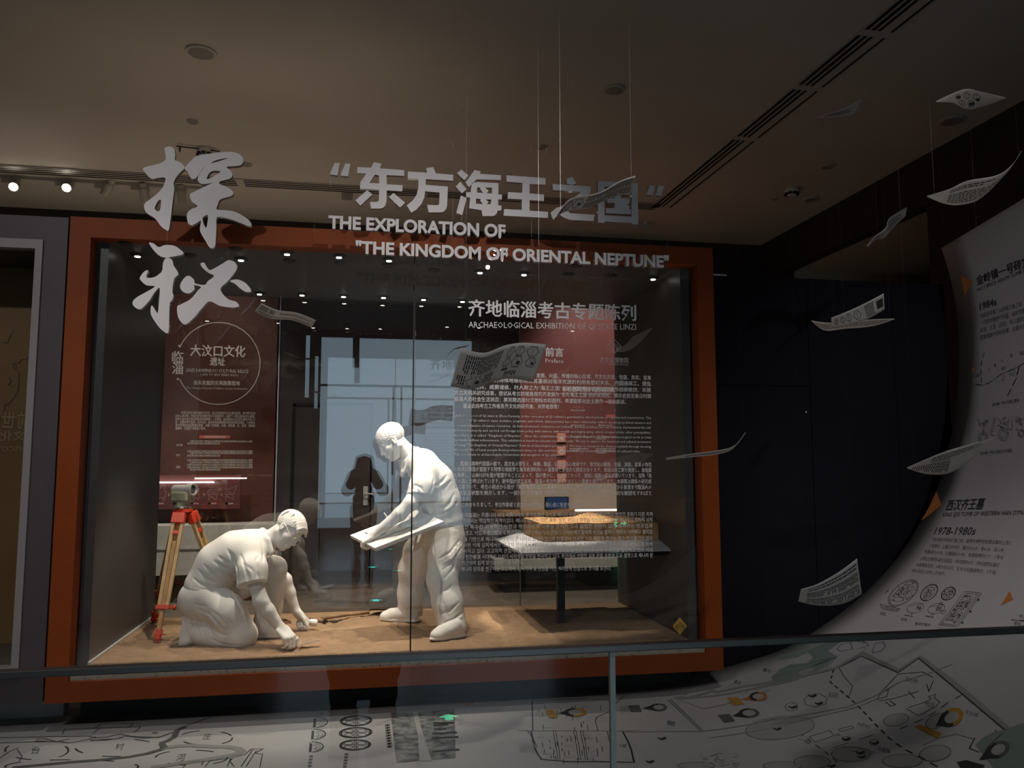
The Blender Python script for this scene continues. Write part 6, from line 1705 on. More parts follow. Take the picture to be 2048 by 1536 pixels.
# ------------------------------------------------------------------ glass balustrade before it
RZ = 1.10; RY = 1.66
M_rail = mat('rail_steel', (.30, .27, .265), .38, .9)
M_bglass = glass('balustrade_glass', (.86, .88, .885), 0, 1.0, .06)
bl = thing('balustrade', 'frameless glass balustrade with a slim metal cap rail between viewer and case', 'balustrade', (.5, RY, 0))
xr = float(atY(1225, 1420, RY)[0])
MB().box(-4.5, 5.0, RY-.012, RY+.012, RZ-.014, RZ).build('top_rail', M_rail, bl, bevel=.002)
MB().box(-4.5, xr-.006, RY-.005, RY+.005, .06, RZ-.014).build('glass_pane', M_bglass, bl)
MB().box(xr+.006, 5.0, RY-.005, RY+.005, .06, RZ-.014).build('glass_pane', M_bglass, bl)
MB().box(xr-.0055, xr+.0055, RY-.006, RY+.006, .06, RZ-.0145).build('joint', mat('joint_grey', (.62, .60, .57), .5), bl)
MB().box(-4.5, 5.0, RY-.03, RY+.03, 0, .07).build('base_rail', M_rail, bl)
# ------------------------------------------------------------------ neighbouring display window on the left
M_purple = noisy('grey_purple_panel', (.075, .060, .070), (.082, .066, .076), 5, .5)
M_border = mat('pale_border', (.26, .24, .245), .5)
nb = thing('display_case', 'display window in a grey purple surround with a pale border, left of the orange frame', 'display case', (-3.2, 5.0, 0))
px1 = FX0-.02; bx1 = float(atY(90, 520, 5.0)[0]); bi1 = float(atY(73, 560, 5.0)[0])
zt_o, zt_i = float(atY(60, 482, 5.0)[2]), float(atY(60, 500, 5.0)[2])
zb_o = float(atY(20, 1352, 5.0)[2]); zb_i = zb_o+.055
b = MB(); NX = -6.0
for q in ((NX, px1, .185, zb_o), (NX, px1, zt_o, FZ1), (bx1, px1, zb_o, zt_o)): b.box(q[0], q[1], 4.97, 5.05, q[2], q[3])
b.build('surround', M_purple, nb)
b = MB()
for q in ((NX, bx1, zb_o, zb_i), (NX, bx1, zt_i, zt_o), (bi1, bx1, zb_i, zt_i)): b.box(q[0], q[1], 4.955, 5.03, q[2], q[3])
b.build('border', M_border, nb)
MB().box(NX, px1, 5.312, 5.40, 0, .19).build('plinth', noisy('light_plinth', (.58, .56, .53), (.62, .60, .57), 5, .6), nb)
MB().box(NX, bi1, 5.0, 5.008, zb_i, zt_i).build('glass_pane', M_glass, nb)
M_gold = noisy('bronze_panel', (.20, .11, .045), (.23, .13, .055), 4, .5, 5)
pn = MB().box(NX, px1-.005, 5.62, 5.66, .19, FZ1).build('back_panel', M_gold, nb)
MB().box(px1-.05, px1-.005, 5.05, 5.62, .19, FZ1).build('side_panel', mat('case_brown', (.06, .04, .03), .5), nb)
MB().box(NX, px1-.05, 5.05, 5.62, zb_o-.04, zb_i).build('floor_panel', mat('case_brown', (.06, .04, .03), .5), nb)
MB().box(NX, px1-.05, 5.05, 5.62, zt_o-.02, FZ1-.02).build('top_panel', mat('case_brown', (.06, .04, .03), .5), nb)
spot('case_spotlight', (-3.0, 5.2, 2.70), (-2.6, 5.62, 1.6), 5, (1, .80, .55), 110, 1.0, .05)
b = MB()
def at_p(p): return atY(p[0], p[1], 5.617)
kk = lambda L: [(x*.2604, 600+y*.2604) for x, y in L]
strokes(b, [kk([(250, 215), (235, 280), (228, 310)]), kk([(242, 385), (225, 430), (210, 450), (160, 462), (150, 480), (105, 490), (100, 520)]), kk([(125, 500), (120, 530), (148, 560), (140, 700), (110, 745), (65, 800), (40, 800), (35, 840), (22, 862)]),
           kk([(70, 600), (85, 620), (65, 650), (95, 670)]), kk([(20, 330), (60, 325), (70, 290), (100, 240)])], at_p, .006)
b.build('relief_line', mat('bronze_dark', (.09, .05, .02), .6), pn, fix=False)
b = MB()
def mirrored(s, xr_, xl_, y, h):
    a, e = atY(xr_, y, 5.616), atY(xl_, y, 5.616)
    lay_text(b, s, lambda u, v: (a[0]+(e[0]-a[0])*u, 5.616, a[2]+h*v), .01, 2)
mirrored('前世的典', 62, -60, 855, .085); mirrored('文化渊源', 50, -55, 880, .05); mirrored('DISCOVERY', 54, -40, 903, .035)
b.build('lettering', mat('bronze_light', (.36, .25, .13), .6), pn, fix=False)

# ------------------------------------------------------------------ the room seen through the case
YG = 9.85
M_redp = noisy('maroon_panel', (.080, .027, .020), (.13, .052, .038), 1.1, .45, 5, ramp=(.42, .62))
M_maroon = noisy('maroon_panel_dark', (.10, .034, .030), (.12, .040, .036), 2, .4)
M_ptxt = mat('panel_white', (.72, .70, .67), .6)
M_ptxt2 = mat('panel_red_label', (.55, .13, .10), .6)
def gx(px, y=YG): return float(atY(px, 900, y)[0])
def gz(py, px=440, y=YG): return float(atY(px, py, y)[2])
def gallery_text(b, s, x0, x1, py, h, bold=0.0, y=YG, res=1, mid=None):
    a = atY(x0, py, y-.032); e = atY(x1, py, y-.032); hh = h*y/FPX
    lay_text(b, s, lambda u, v: (a[0]+(e[0]-a[0])*u, y-.032, a[2]+hh*v), bold, res)
ip = thing('information_panel', 'tall maroon text panel with a white ring around its title, behind the tripod', 'information panel', (gx(430), YG, .5))
MB().box(gx(296), gx(549), YG-.03, YG, gz(1046), gz(575)).build('board', M_redp, ip)
b = MB()
q = ellp(436.6, 726.8, 83.5, 82, 0, 60, -157, 157)
strokes(b, [q], lambda p: atY(p[0], p[1], YG-.032), .010)
for x, y in ((358.5, 691.7), (355.5, 758)): b.prism([atY(*p, YG-.033) for p in ellp(x, y, 2.2, 2.2, 0, 13)[:-1]], (0, .002, 0))
b.build('ring', M_ptxt, ip, fix=False)
b = MB()
gallery_text(b, '大汶口文化', 380.6, 490.5, 710, 17.5, .024); gallery_text(b, '遗址', 419.7, 449.6, 729.5, 12.5, .02)
gallery_text(b, 'LINZI DAWENKOU CULTURAL RELICS', 372, 496.5, 743.5, 6.6, .008); gallery_text(b, '( 6500 TO 4500 YEARS AGO)', 400.7, 475, 751.4, 5)
gallery_text(b, '尚未发掘的东夷族聚居地', 387.6, 479.6, 769, 7, .014); gallery_text(b, 'The Untapped Eastern Yi Ethnic Groups Settlements', 372.8, 495, 777.5, 4)
gallery_text(b, '临', 344, 366, 724, 18, .018); gallery_text(b, '淄', 344, 366, 746, 18, .018)
for k, (s, x0, x1) in enumerate((('大汶口文化为新石器时代文化，以山东省泰安大汶口遗址命名，年代距今约为', 362, 511), ('6500—4500年。大汶口文化早期已处于父权制时代，出现了一定区域内的中心聚落，', 350.7, 510), ('形成了以大汶口文化为标志的新族群——东夷族。临淄境内大汶口文化遗存多达几十', 350.7, 511),
                                 ('处，主要分布于淄河、乌河沿岸。淄河东岸的薛家遗址是保存较好的遗址。1965年北', 350.7, 510), ('京大学师生在后李遗址调查，采集了彩陶鼎、背壶、钵形器、豆、盂等，遗物显', 350.7, 510), ('现繁荣，已出现了轮制生产技术。', 350.7, 412))):
    gallery_text(b, s, x0, x1, 827.5+k*6.3, 4.3)
for k, y in enumerate((884, 888.5, 904, 908, 913, 922, 926.5, 931.5, 936.5, 941)):
    gallery_text(b, '主要分布在黄河下游地区农业发展经济生活渔猎采集制陶业发达遗址出土器物', 374 if k % 3 else 380, 505 if k != 1 and k != 4 and k != 9 else 440, y, 3.0)
for y, s in ((892, '分布范围'), (912, '农业'), (936, '制陶')): gallery_text(b, s, 352, 365 if len(s) > 2 else 360, y, 3.4)
b.build('lettering', M_ptxt, ip, fix=False)
MB().box(gx(399), gx(460), YG-.034, YG-.03, gz(877), gz(871)).build('heading_bar', M_ptxt2, ip)
b = MB(); a = atY(408, 876, YG-.036)
lay_text(b, '大汶口文化的基本面貌', lambda u, v: (a[0]+(gx(451)-gx(408))*u, YG-.036, a[2]+.024*v), 0, 1); b.build('heading_lettering', M_ptxt, ip, fix=False)

YPP = 9.62
pp = thing('information_panel', 'low maroon strip panel with outline drawings of clay vessels behind the tripod head', 'information panel', (gx(380, YPP), YPP, 1.2))
MB().box(gx(262, YPP), gx(484, YPP), YPP-.02, YPP+.02, gz(1018, 380, YPP), gz(950, 380, YPP)).build('board', M_maroon, pp)
MB().box(gx(280, YPP), gx(470, YPP), YPP+.02, YG-.03, gz(1000, 380, YPP), gz(965, 380, YPP)).build('bracket', M_dark, pp)
b = MB()
def at_pp(p): return atY(p[0], p[1], YPP-.022)
k5 = sc(.26042, 240, 940)
strokes(b, [k5([(280, 205), (265, 170), (285, 150), (320, 140), (312, 118), (350, 118), (340, 145), (355, 180), (345, 210), (310, 215), (285, 205), (275, 235)]), k5([(345, 210), (340, 240), (320, 215)]),
            k5([(150, 150), (175, 165), (190, 185), (220, 178)]), k5([(160, 240), (175, 215), (190, 240)]), k5([(165, 180), (200, 200), (180, 215)]),
            k5([(550, 215), (575, 190), (590, 160), (610, 140), (600, 175), (612, 210), (600, 230), (585, 210), (555, 235)]),
            k5([(672, 165), (700, 150), (750, 155), (770, 140), (748, 185), (680, 188), (672, 165)]), k5([(685, 232), (680, 190), (735, 230), (745, 190)]), k5([(690, 175), (740, 172)]),
            k5([(808, 185), (815, 160), (850, 140), (895, 120), (875, 180), (820, 190), (808, 185)]), k5([(812, 232), (815, 195), (845, 215), (872, 228), (868, 190)]), k5([(825, 170), (850, 172)])], at_pp, .0045)
for x in (245, 378, 648, 782): strokes(b, [k5([(x-4, 184), (x+4, 190), (x-4, 196)])], at_pp, .016)
for x in (283, 416, 551, 686, 818):
    strokes(b, [k5(ellp(x, 257, 5, 5, 0, 9))], at_pp, .022)
    strokes(b, [k5([(x+14, 258), (x+50, 257)])], at_pp, .016)
b.build('drawing', mat('panel_line', (.36, .22, .20), .6), pp, fix=False)
M_led = mat('led_glow', (1, 1, 1), .5, emit=(1, .97, .93), estr=6)
ld = MB().box(gx(274, 9.55), gx(429, 9.55), 9.54, 9.599, gz(966, 350, 9.55), gz(963.6, 350, 9.55)).build('led_strip_or_reflection', M_led)
tag(ld, 'longer lower white LED strip running above the vessel drawing panel', 'led strip')
ld = MB().box(gx(392, 9.59), gx(495, 9.59), 9.58, 9.599, gz(957.6, 440, 9.59), gz(955.6, 440, 9.59)).build('led_strip_or_reflection', M_led)  # glowing bar stands in for the lower strip's reflection in the glass
tag(ld, 'shorter upper white glowing bar imitating the LED strip reflected in the rear glass', 'led strip')
cb = thing('cabinet', 'long low pale cabinet under the maroon panels behind the tripod', 'cabinet', (gx(390, 9.3), 9.3, 0))
zc0, zc1 = gz(1150, 380, 9.3), gz(1051, 380, 9.3)
M_pcab = noisy('pale_cabinet', (.40, .39, .36), (.47, .46, .43), 8, .6)
MB().box(gx(272, 9.3), gx(560, 9.3), 9.30, 9.80, zc0, zc1).build('carcass', M_pcab, cb)
MB().box(gx(272, 9.3)+.05, gx(560, 9.3)-.05, 9.42, 9.80, 0.0, zc0).build('base', M_black, cb)
MB().box(gx(272, 9.3)-.02, gx(560, 9.3)+.02, 9.285, 9.80, gz(1096, 380, 9.3)-.012, gz(1096, 380, 9.3)+.012).build('ledge', M_pcab, cb)
MB().box(gx(272, 9.3)-.12, gx(272, 9.3)-.02, 9.36, 9.80, zc0, zc1-.03).build('end_panel', M_pcab, cb)
# right-hand panel with its counter
rp = thing('information_panel', 'broad maroon text panel with four orange icons, seen through the case behind the soil block', 'information panel', (gx(1150), YG, .5))
MB().box(gx(1040), gx(1300), YG-.03, YG, gz(968, 1150), gz(560, 1150)).build('board', noisy('maroon_panel_right', (.17, .058, .050), (.205, .075, .064), 1.5, .4), rp)
b = MB()
gallery_text(b, '新石器时期不同阶段的社会经济', 1125, 1262, 782, 8.5, .02); gallery_text(b, 'CHARACTERISTICS OF SOCIAL ECONOMIC DEVELOPMENT IN DIFFERENT STAGES', 1125, 1262, 787.5, 2.6)
for x, y, s, w_ in ((1142, 822, '距今10000-7000年', 28), (1229, 822, '距今7000年', 22), (1142, 852, '距今6500-4500年', 28), (1197, 852, '距今4600-4000年', 28)): gallery_text(b, s, x, x+w_, y, 3)
for x, y, n in ((1139, 875, 1), (1192, 875, 2), (1139, 899, 2), (1192, 899, 3), (1192, 955, 2)):
    for k in range(n): gallery_text(b, '原始农业出现采集渔猎为主要经济来源', x, x+(38 if k < n-1 or n == 1 else 20), y+k*4, 2.6)
b.build('lettering', M_ptxt, rp, fix=False)
b = MB()
for x, y, w_ in ((1211, 804.5, 50), (1211, 832, 50)): b.box(gx(x), gx(x+w_), YG-.034, YG-.03, gz(y+2.5, x), gz(y-2.5, x))
b.build('heading_bar', M_ptxt2, rp)
b = MB(); gallery_text(b, '新石器早期', 1145, 1168, 816, 3.4); gallery_text(b, '大汶口文化', 1145, 1168, 846, 3.4); gallery_text(b, '龙山文化', 1200, 1220, 846, 3.4)
b.build('red_lettering', M_ptxt2, rp, fix=False)
M_icon = mat('icon_orange', (.60, .22, .14), .5)
for k, y in enumerate((876, 903, 930, 957)):
    x0, x1, z0, z1 = gx(1112), gx(1130), gz(y+9, 1120), gz(y-9, 1120)
    ic = MB().box(x0, x1, YG-.06, YG-.03, z0, z1).build('icon_tile', M_icon, rp, bevel=.012)
    b = MB(); w_ = x1-x0; cx_, cz_ = (x0+x1)/2, (z0+z1)/2
    def put(L, t=.008): strokes(b, [[(cx_+w_*a, YG-.0625, cz_+w_*e) for a, e in L]], lambda p: p, t)
    if k == 0: put([(-.2, -.25), (0, .2), (.2, -.25)]); put([(-.25, 0), (0, .25), (.25, 0)]); put([(0, -.25), (0, .3)])
    elif k == 1: put([(-.25, -.25), (-.25, .05), (0, .3), (.25, .05), (.25, -.25), (-.25, -.25)], .012); put([(-.3, .05), (.3, .05)], .014)
    elif k == 2: put([(-.28, .05), (-.1, .2), (.15, .2), (.28, .0)]); put([(-.28, -.2), (-.1, -.12), (.1, -.22), (.28, -.15)])
    else: put([(-.25, .2), (-.1, .2), (-.1, .05), (-.25, .05), (-.25, .2)]); put([(.05, .2), (.22, .2), (.22, .02)]); put([(-.25, -.22), (-.05, -.08), (.1, -.2), (.26, -.1)])
    b.build('icon', M_ptxt, ic, fix=False)
ct = thing('counter', 'pale lit counter with a white light edge behind the soil block', 'counter', (gx(1180, 9.4), 9.4, 0))
zt = gz(1020, 1190, 9.3)
M_beigec = noisy('beige_counter', (.42, .34, .28), (.48, .39, .32), 3, .5)
MB().box(gx(1040, 9.6), gx(1300, 9.6), 9.58, 9.84, zt, gz(968, 1150, 9.6)).build('back_board', M_beigec, ct)
MB().box(gx(990, 9.3), gx(1300, 9.3), 9.28, 9.60, zt-.06, zt).build('top', wood('counter_wood', (.20, .12, .07), (.28, .17, .10), 2, 0), ct)
MB().box(gx(1150, 9.26), gx(1300, 9.26), 9.265, 9.28, zt-.008, zt+.010).build('light_edge', M_led, ct)
MB().box(gx(1010, 9.4), gx(1300, 9.4), 9.38, 9.84, .35, zt-.06).build('carcass', M_dark, ct)
MB().box(gx(990, 9.3), gx(1300, 9.3), 9.30, 9.84, gz(1137, 1100, 9.3), gz(1118, 1100, 9.3)).build('plinth', M_pcab, ct)
MB().box(gx(1010, 9.3), gx(1300, 9.3), 9.42, 9.84, 0.0, gz(1137, 1100, 9.3)).build('base', M_black, ct)
tb2 = thing('tablet', 'dark tablet screen standing on the counter behind the preface text', 'screen', (gx(1112, 9.4), 9.4, zt))
MB().box(gx(1089, 9.4), gx(1137, 9.4), 9.40, 9.425, zt+.002, zt+.155).build('case', M_black, tb2, bevel=.004)
MB().box(gx(1093, 9.4), gx(1134, 9.4), 9.397, 9.401, zt+.014, zt+.145).build('screen', mat('dark_screen', (.02, .035, .07), .1, emit=(.05, .10, .25), estr=.25), tb2)
# wall parts and the door behind
M_gw = noisy('gallery_wall', (.060, .050, .054), (.068, .057, .060), 3, .6)
for x0, x1, nm in ((gx(553, 10.0), gx(641, 10.0), 'wall_gallery_left'), (gx(744, 10.0), gx(1040, 10.0), 'wall_gallery_right')):
    structure(MB().box(x0, x1, 10.0, YB, 0, 3.6).build(nm, M_gw))
structure(MB().box(gx(641, 10.0), gx(744, 10.0), 10.0, YB, gz(805, 700, 10.), 3.6).build('trim_2', M_gw))
x0, x1 = gx(643, 10.05), gx(742, 10.05)
dr = MB().box(x0, x1, 10.05, 10.10, .02, gz(806, 700, 10.05)).build('door_1', mat('dark_red_door', (.055, .035, .032), .45))
structure(dr)
p = atY(731, 992, 10.04)
MB().box(p[0]-.030, p[0]+.030, 10.035, 10.05, p[2]-.115, p[2]+.115).build('handle_plate', M_silver, dr, bevel=.004)
b = MB().tube([(p[0], 10.035, p[2]+.03), (p[0], 9.98, p[2]+.03), (p[0]+.10, 9.975, p[2]+.025)], .010, 10)
b.build('handle', M_silver, dr)
x0, x1 = gx(584, 9.99), gx(640, 9.99)
b = MB(); b.box(x0, x0+.03, 9.985, 10.0, 0, gz(808, 610, 9.99)); b.box(x0, x1, 9.985, 10.0, gz(812, 610, 9.99), gz(806, 610, 9.99))
structure(b.build('trim_3', M_black))
# ------------------------------------------------------------------ ceiling fittings
M_vent = mat('vent_white', (.42, .38, .33), .7)
def slot_vent(label, p0, p1, wid, slots, gaps):
    """long slot vent let into the ceiling from p0 to p1 (x, y)"""
    p0 = np.array(p0, float); p1 = np.array(p1, float); d = p1-p0; L = np.linalg.norm(d); d /= L; s = np.array((-d[1], d[0]))
    vt = thing('air_vent', label, 'air vent', (float(p0[0]), float(p0[1]), ZC))
    def slab(mb, a, e, c0, c1, z0, z1):
        P = [p0+d*a+s*c0, p0+d*e+s*c0, p0+d*e+s*c1, p0+d*a+s*c1]
        mb.add([(q[0], q[1], z) for z in (z0, z1) for q in P], [(3, 2, 1, 0), (4, 5, 6, 7), (0, 1, 5, 4), (1, 2, 6, 5), (2, 3, 7, 6), (3, 0, 4, 7)])
    b = MB(); slab(b, 0, L, -wid/2, wid/2, ZC-.012, ZC-.001); b.build('frame', M_vent, vt)
    b = MB(); cuts = [0]+list(gaps)+[1]
    for k in range(len(cuts)-1):
        for c0, c1 in slots: slab(b, L*cuts[k]+.04, L*cuts[k+1]-.04, c0*wid, c1*wid, ZC-.0135, ZC-.010)
    b.build('slot', M_black, vt)
xs_ = 3.45; ye = 8.62
slot_vent('long black slot vent in the ceiling running toward the viewer on the right', (float(atZ(1322, 414, ZC)[0]), float(atZ(1322, 414, ZC)[1])), (float(atZ(1830, 4, ZC)[0]), float(atZ(1830, 4, ZC)[1])-.6), .25,
          [(-.46, -.34), (-.26, -.14), (-.06, .04), (.34, .42)], (.42, .63, .80))
a, e = atZ(-40, 334, ZC), atZ(1318, 413, ZC)
slot_vent('long black slot vent in the ceiling running parallel to the case above the track lamps', (float(a[0]), float(a[1])), (float(e[0]), float(e[1])), .24, [(-.44, -.34), (-.22, -.10), (.02, .14), (.26, .38)], (.35, .62, .85))
M_cream = mat('cream_plastic', (.40, .36, .31), .5)
for px, py, r, lab in ((402, 103, .105, 'largest round speaker grille of the ceiling, above the brush-written characters'), (1228, 178, .085, 'round ceiling speaker near the slot vent among the thin wires'), (385, 242, .045, 'small round cover on the ceiling above the brush-written sign'),
                       (1905, 240, .105, 'dark round ceiling speaker above the domed paper sheet'), (1083, 293, .05, 'small round cover on the ceiling above the Chinese title'), (1622, 398, .085, 'pale round ceiling plate behind the smoke detector'),
                       (1655, 332, .07, 'round ceiling cover beside the slot vent above the smoke detector'), (1550, 396, .045, 'smallest pale ceiling disc next to the smoke detector'), (494, 328, .05, 'small round cover on the ceiling right of the upper brush-written character')):
    p = atZ(px, py, ZC); sp = thing('ceiling_speaker' if r > .08 else 'ceiling_cover', lab, 'ceiling fitting', (float(p[0]), float(p[1]), ZC))
    MB().lathe((p[0], p[1], ZC-.001), (0, 0, -1), [(0, r*1.05), (.012, r*1.02), (.016, r*.9)], 28).build('rim', M_cream, sp)
    MB().lathe((p[0], p[1], ZC-.014), (0, 0, -1), [(0, r*.86), (.004, r*.84)], 28).build('grille', noisy('grille_grey', (.20, .18, .16), (.26, .235, .21), 120, .7), sp)
for px, py, lab in ((1583, 379, 'white smoke detector on the ceiling near the corner by the right wall'), (410, 299, 'white smoke detector on the ceiling behind the upper brush-written character')):
    p = atZ(px, py, ZC); sp = thing('smoke_detector', lab, 'smoke detector', (float(p[0]), float(p[1]), ZC))
    MB().lathe((p[0], p[1], ZC-.001), (0, 0, -1), [(0, .075), (.03, .075), (.04, .065)], 24).build('base', mat('white_plastic', (.62, .58, .52), .5), sp)
    b = MB()
    for k in range(8):
        t = k*math.pi/4; b.box(p[0]+.062*math.cos(t)-.016, p[0]+.062*math.cos(t)+.016, p[1]+.062*math.sin(t)-.016, p[1]+.062*math.sin(t)+.016, ZC-.062, ZC-.042)
    b.build('sensor_slot', M_black, sp)
    MB().lathe((p[0], p[1], ZC-.042), (0, 0, -1), [(0, .05), (.025, .05), (.034, .04)], 20).build('cap', mat('white_plastic', (.62, .58, .52), .5), sp)
p = atZ(1443, 469, ZC); tag(MB().box(p[0]-.06, p[0]+.06, p[1]-.06, p[1]+.06, ZC-.012, ZC-.001).build('access_hatch', M_cream), 'small square plate on the ceiling beside the corner of the right wall', 'ceiling fitting')
# conduit beside the left detector
a, e = atZ(352, 292, ZC-.02), atZ(440, 303, ZC-.02)
cd = MB().tube([a, e], .006, 6).tube([atZ(360, 293, ZC-.02), atZ(360, 293, ZC-.02)+np.array((0, 0, -.05))], .008, 6)
tag(cd.build('cable', M_black), 'thin dark cable along the ceiling beside the left smoke detector', 'cable')
# lamp track and spotlights
ZT = ZC-.06; TY = 9.0
a, e = atY(-60, 342, TY), atY(420, 372, TY)
trk = MB().box(a[0], e[0], TY-.018, TY+.018, ZC-.035, ZC-.001).build('track_rail', M_cream)
tag(trk, 'cream lamp track on the ceiling beyond the slot vent at the left', 'lamp track')
M_lampb = mat('lamp_housing', (.42, .38, .32), .45)
M_hot = mat('hot_lamp', (1, 1, 1), .5, emit=(1, .93, .82), estr=70)
def track_lamp(px, py, direc, lit, label, y=TY):
    c = atY(px, py, y); t = thing('track_spotlight', label, 'spotlight', (float(c[0]), y, ZC), 'track spotlights' )
    MB().box(c[0]-.13, c[0]+.05, y-.022, y+.022, ZC-.085, ZC-.036 if y == TY else ZC-.001).build('driver_box', M_lampb, t)
    MB().tube([(c[0]+.04, y, ZC-.085), (c[0]+.04, y, min(float(c[2])+.03, ZC-.10)), (c[0], y, float(c[2])+.01)], .008, 8).build('arm', M_lampb, t)
    d = unit(direc); b0 = np.array((float(c[0]), y, float(c[2])))
    MB().lathe(b0-d*.10, d, [(0, .030), (.008, .038), (.06, .040), (.062, .047), (.19, .048), (.192, .043), (.17, .040)], 20).build('housing', M_lampb, t)
    MB().lathe(b0+d*.072, d, [(0, .041), (.003, .040)], 18).build('lens', M_hot if lit else mat('dark_lens2', (.05, .045, .04), .1), t)
    if lit: spot('track_light', b0+d*.12, b0+d*1.0, 22, WARM, 100, .9, .04)
track_lamp(31, 369, (.12, -.8, -.55), True, 'leftmost lit track spotlight glaring toward the viewer')
track_lamp(138, 371, (.02, -.8, -.55), True, 'second lit track spotlight, left of the dark angled lamps')
track_lamp(216, 375, (-.45, .3, -.8), False, 'unlit track spotlight tilted left, beside the second lit lamp')
track_lamp(288, 385, (.10, .35, -.9), False, 'unlit track spotlight partly behind the first brush-written character')
track_lamp(363, 389, (.12, .2, -.95), False, 'unlit track spotlight between the strokes of the first brush-written character')
track_lamp(1291, 435, (.05, .2, -.95), False, 'single unlit spotlight below the last title character near the slot vent corner', 9.4)
p = atY(694, 420, 8.9)
tag(MB().box(p[0]-.06, p[0]+.06, 8.87, 8.93, ZC-.10, ZC-.001).build('junction_box', M_lampb), 'small beige box on the ceiling below the first title character', 'box')
# ------------------------------------------------------------------ behind the viewer: entrance front with daylight, seen mirrored in the glass
def mir(px, py, Y): 
    """place behind the viewer whose mirror image in the case glass falls on a pixel"""
    p = atY(px, py, 2*YF-Y); return np.array((float(p[0]), Y, float(p[2])))
wl, wr = mir(640, 800, YR), mir(944, 800, YR)
wz1 = float(mir(750, 676, YR)[2]); wz0 = float(mir(750, 1066, YR)[2])
wz0 = max(wz0, .12)
w = MB(); w.box(XL, wl[0], YR-.15, YR, 0, ZC); w.box(wr[0], XR+.2, YR-.15, YR, 0, ZC); w.box(wl[0], wr[0], YR-.15, YR, wz1, ZC); w.box(wl[0], wr[0], YR-.15, YR, 0, wz0)
structure(w.build('wall_rear', M_brown))
def daylight():
    m = bpy.data.materials.new('daylit_frosted_glass'); m.use_nodes = True; nt = m.node_tree; b = nt.nodes['Principled BSDF']
    b.inputs['Base Color'].default_value = (.5, .6, .7, 1); b.inputs['Roughness'].default_value = .4
    b.inputs['Emission Color'].default_value = (.56, .75, .90, 1); b.inputs['Emission Strength'].default_value = 1.65
    return m
win = MB().box(wl[0], wr[0], YR-.10, YR-.08, wz0, wz1).build('window_1', daylight()); structure(win)
b = MB(); fr = .035
for x in (float(mir(787, 800, YR)[0]), float(mir(803, 800, YR)[0])): b.box(x-.018, x+.018, YR-.08, YR-.02, wz0, wz1-.9)
b.box(wl[0], wr[0], YR-.08, YR-.03, wz1-.92, wz1-.88)
b.box(wl[0], wr[0], YR-.08, YR-.01, wz0, wz0+.10)
fo = b.build('window_1_frame', M_dark); structure(fo)
x0, x1 = float(mir(706, 700, YR)[0]), float(mir(719, 700, YR)[0])
p = mir(712, 735, YR+.2)
hb = MB().box(x0, x1, YR+.15, YR+.25, float(p[2]), ZC).build('wall_hanging_pier', M_dark); structure(hb)
x0, x1 = float(mir(611, 730, YR)[0]), float(mir(619, 730, YR)[0])
sw_ = MB().box(x0, x1, YR-.001, YR+.004, float(mir(615, 795, YR)[2]), float(mir(615, 671, YR)[2])).build('window_2', MATS.get('x') or win.data.materials[0]); structure(sw_)
# the photographer
M_skin = mat('skin', (.50, .33, .26), .6); M_hair = noisy('black_hair', (.012, .010, .009), (.03, .024, .02), 60, .5)
M_coat = noisy('dark_coat', (.020, .017, .018), (.028, .023, .024), 30, .9); M_boot = mat('dark_boots', (.015, .013, .012), .5); M_tights = mat('dark_tights', (.03, .024, .022), .8)
PX, PY = .02, -.40
ph = thing('person', 'person with long dark hair and a dark coat holding up a phone, mirrored in glass', 'person', (PX, PY, 0))
def Q(x, y, z): return np.array((PX+x, PY+y, z))
B = Clay(Q(-.48, -.25, -.01), Q(.48, .48, 1.68), .008)
B.chain([Q(0, 0, .95), Q(0, 0, 1.15), Q(0, 0, 1.32)], [.10, .09, .10], .03)
sculpt_head(B, Q(0, .06, 1.49), (0, 1, -.05), (0, .05, 1), Q(0, .0, 1.34), scale=.95)
for e in (-1, 1):
    B.chain([Q(.09*e, 0, .92), Q(.085*e, .01, .48), Q(.08*e, -.02, .10)], [.085, .055, .035], .03)
    B.chain([Q(.08*e, -.02, .08), Q(.09*e, .12, .03)], [.035, .025], .02)
    B.chain([Q(.15*e, 0, 1.32), Q((.225 if e > 0 else .195)*e, .13, 1.17), Q(.065*e, .28, 1.40)], [.055, .042, .028], .03)
    sculpt_hand(B, Q(.065*e, .28, 1.40), Q(.045*e, .335, 1.47)-Q(.065*e, .28, 1.40), (.8*e, .3, -.1), [(25, 45, 30)]*4, side=e, thumb_out=35)
link('body', B.surface('body'), M_skin, ph)
B = Clay(Q(-.45, -.3, .42), Q(.45, .40, 1.45), .009)
oval(B, [Q(0, 0, .62), Q(0, 0, .80), Q(0, 0, 1.08), Q(0, 0, 1.30)], [.155, .145, .112, .085], [.09, .075, .055, .09], .05)
for e in (-1, 1): B.chain([Q(.13*e, 0, 1.33), Q((.23 if e > 0 else .20)*e, .125, 1.165), Q(.075*e, .265, 1.375)], [.085, .072, .048], .03)
B.cut(Q(0, 0, .50), (0, 0, -1), .005)
link('coat', B.surface('coat'), M_coat, ph)
B = Clay(Q(-.20, -.2, 1.15), Q(.20, .25, 1.68), .007)
P_ = sculpt_hair(B, Q(0, .06, 1.49), (0, 1, -.05), (0, .05, 1), .014, -.02, scale=.95, tilt=.9)
for e in (-1, 1): B.chain([Q(.07*e, .03, 1.55), Q(.095*e, .0, 1.42), Q(.11*e, -.02, 1.24)], [.045, .04, .02], .03)
B.chain([Q(0, -.04, 1.52), Q(0, -.07, 1.38), Q(0, -.09, 1.20)], [.075, .075, .04], .04)
link('hair', B.surface('hair'), M_hair, ph)
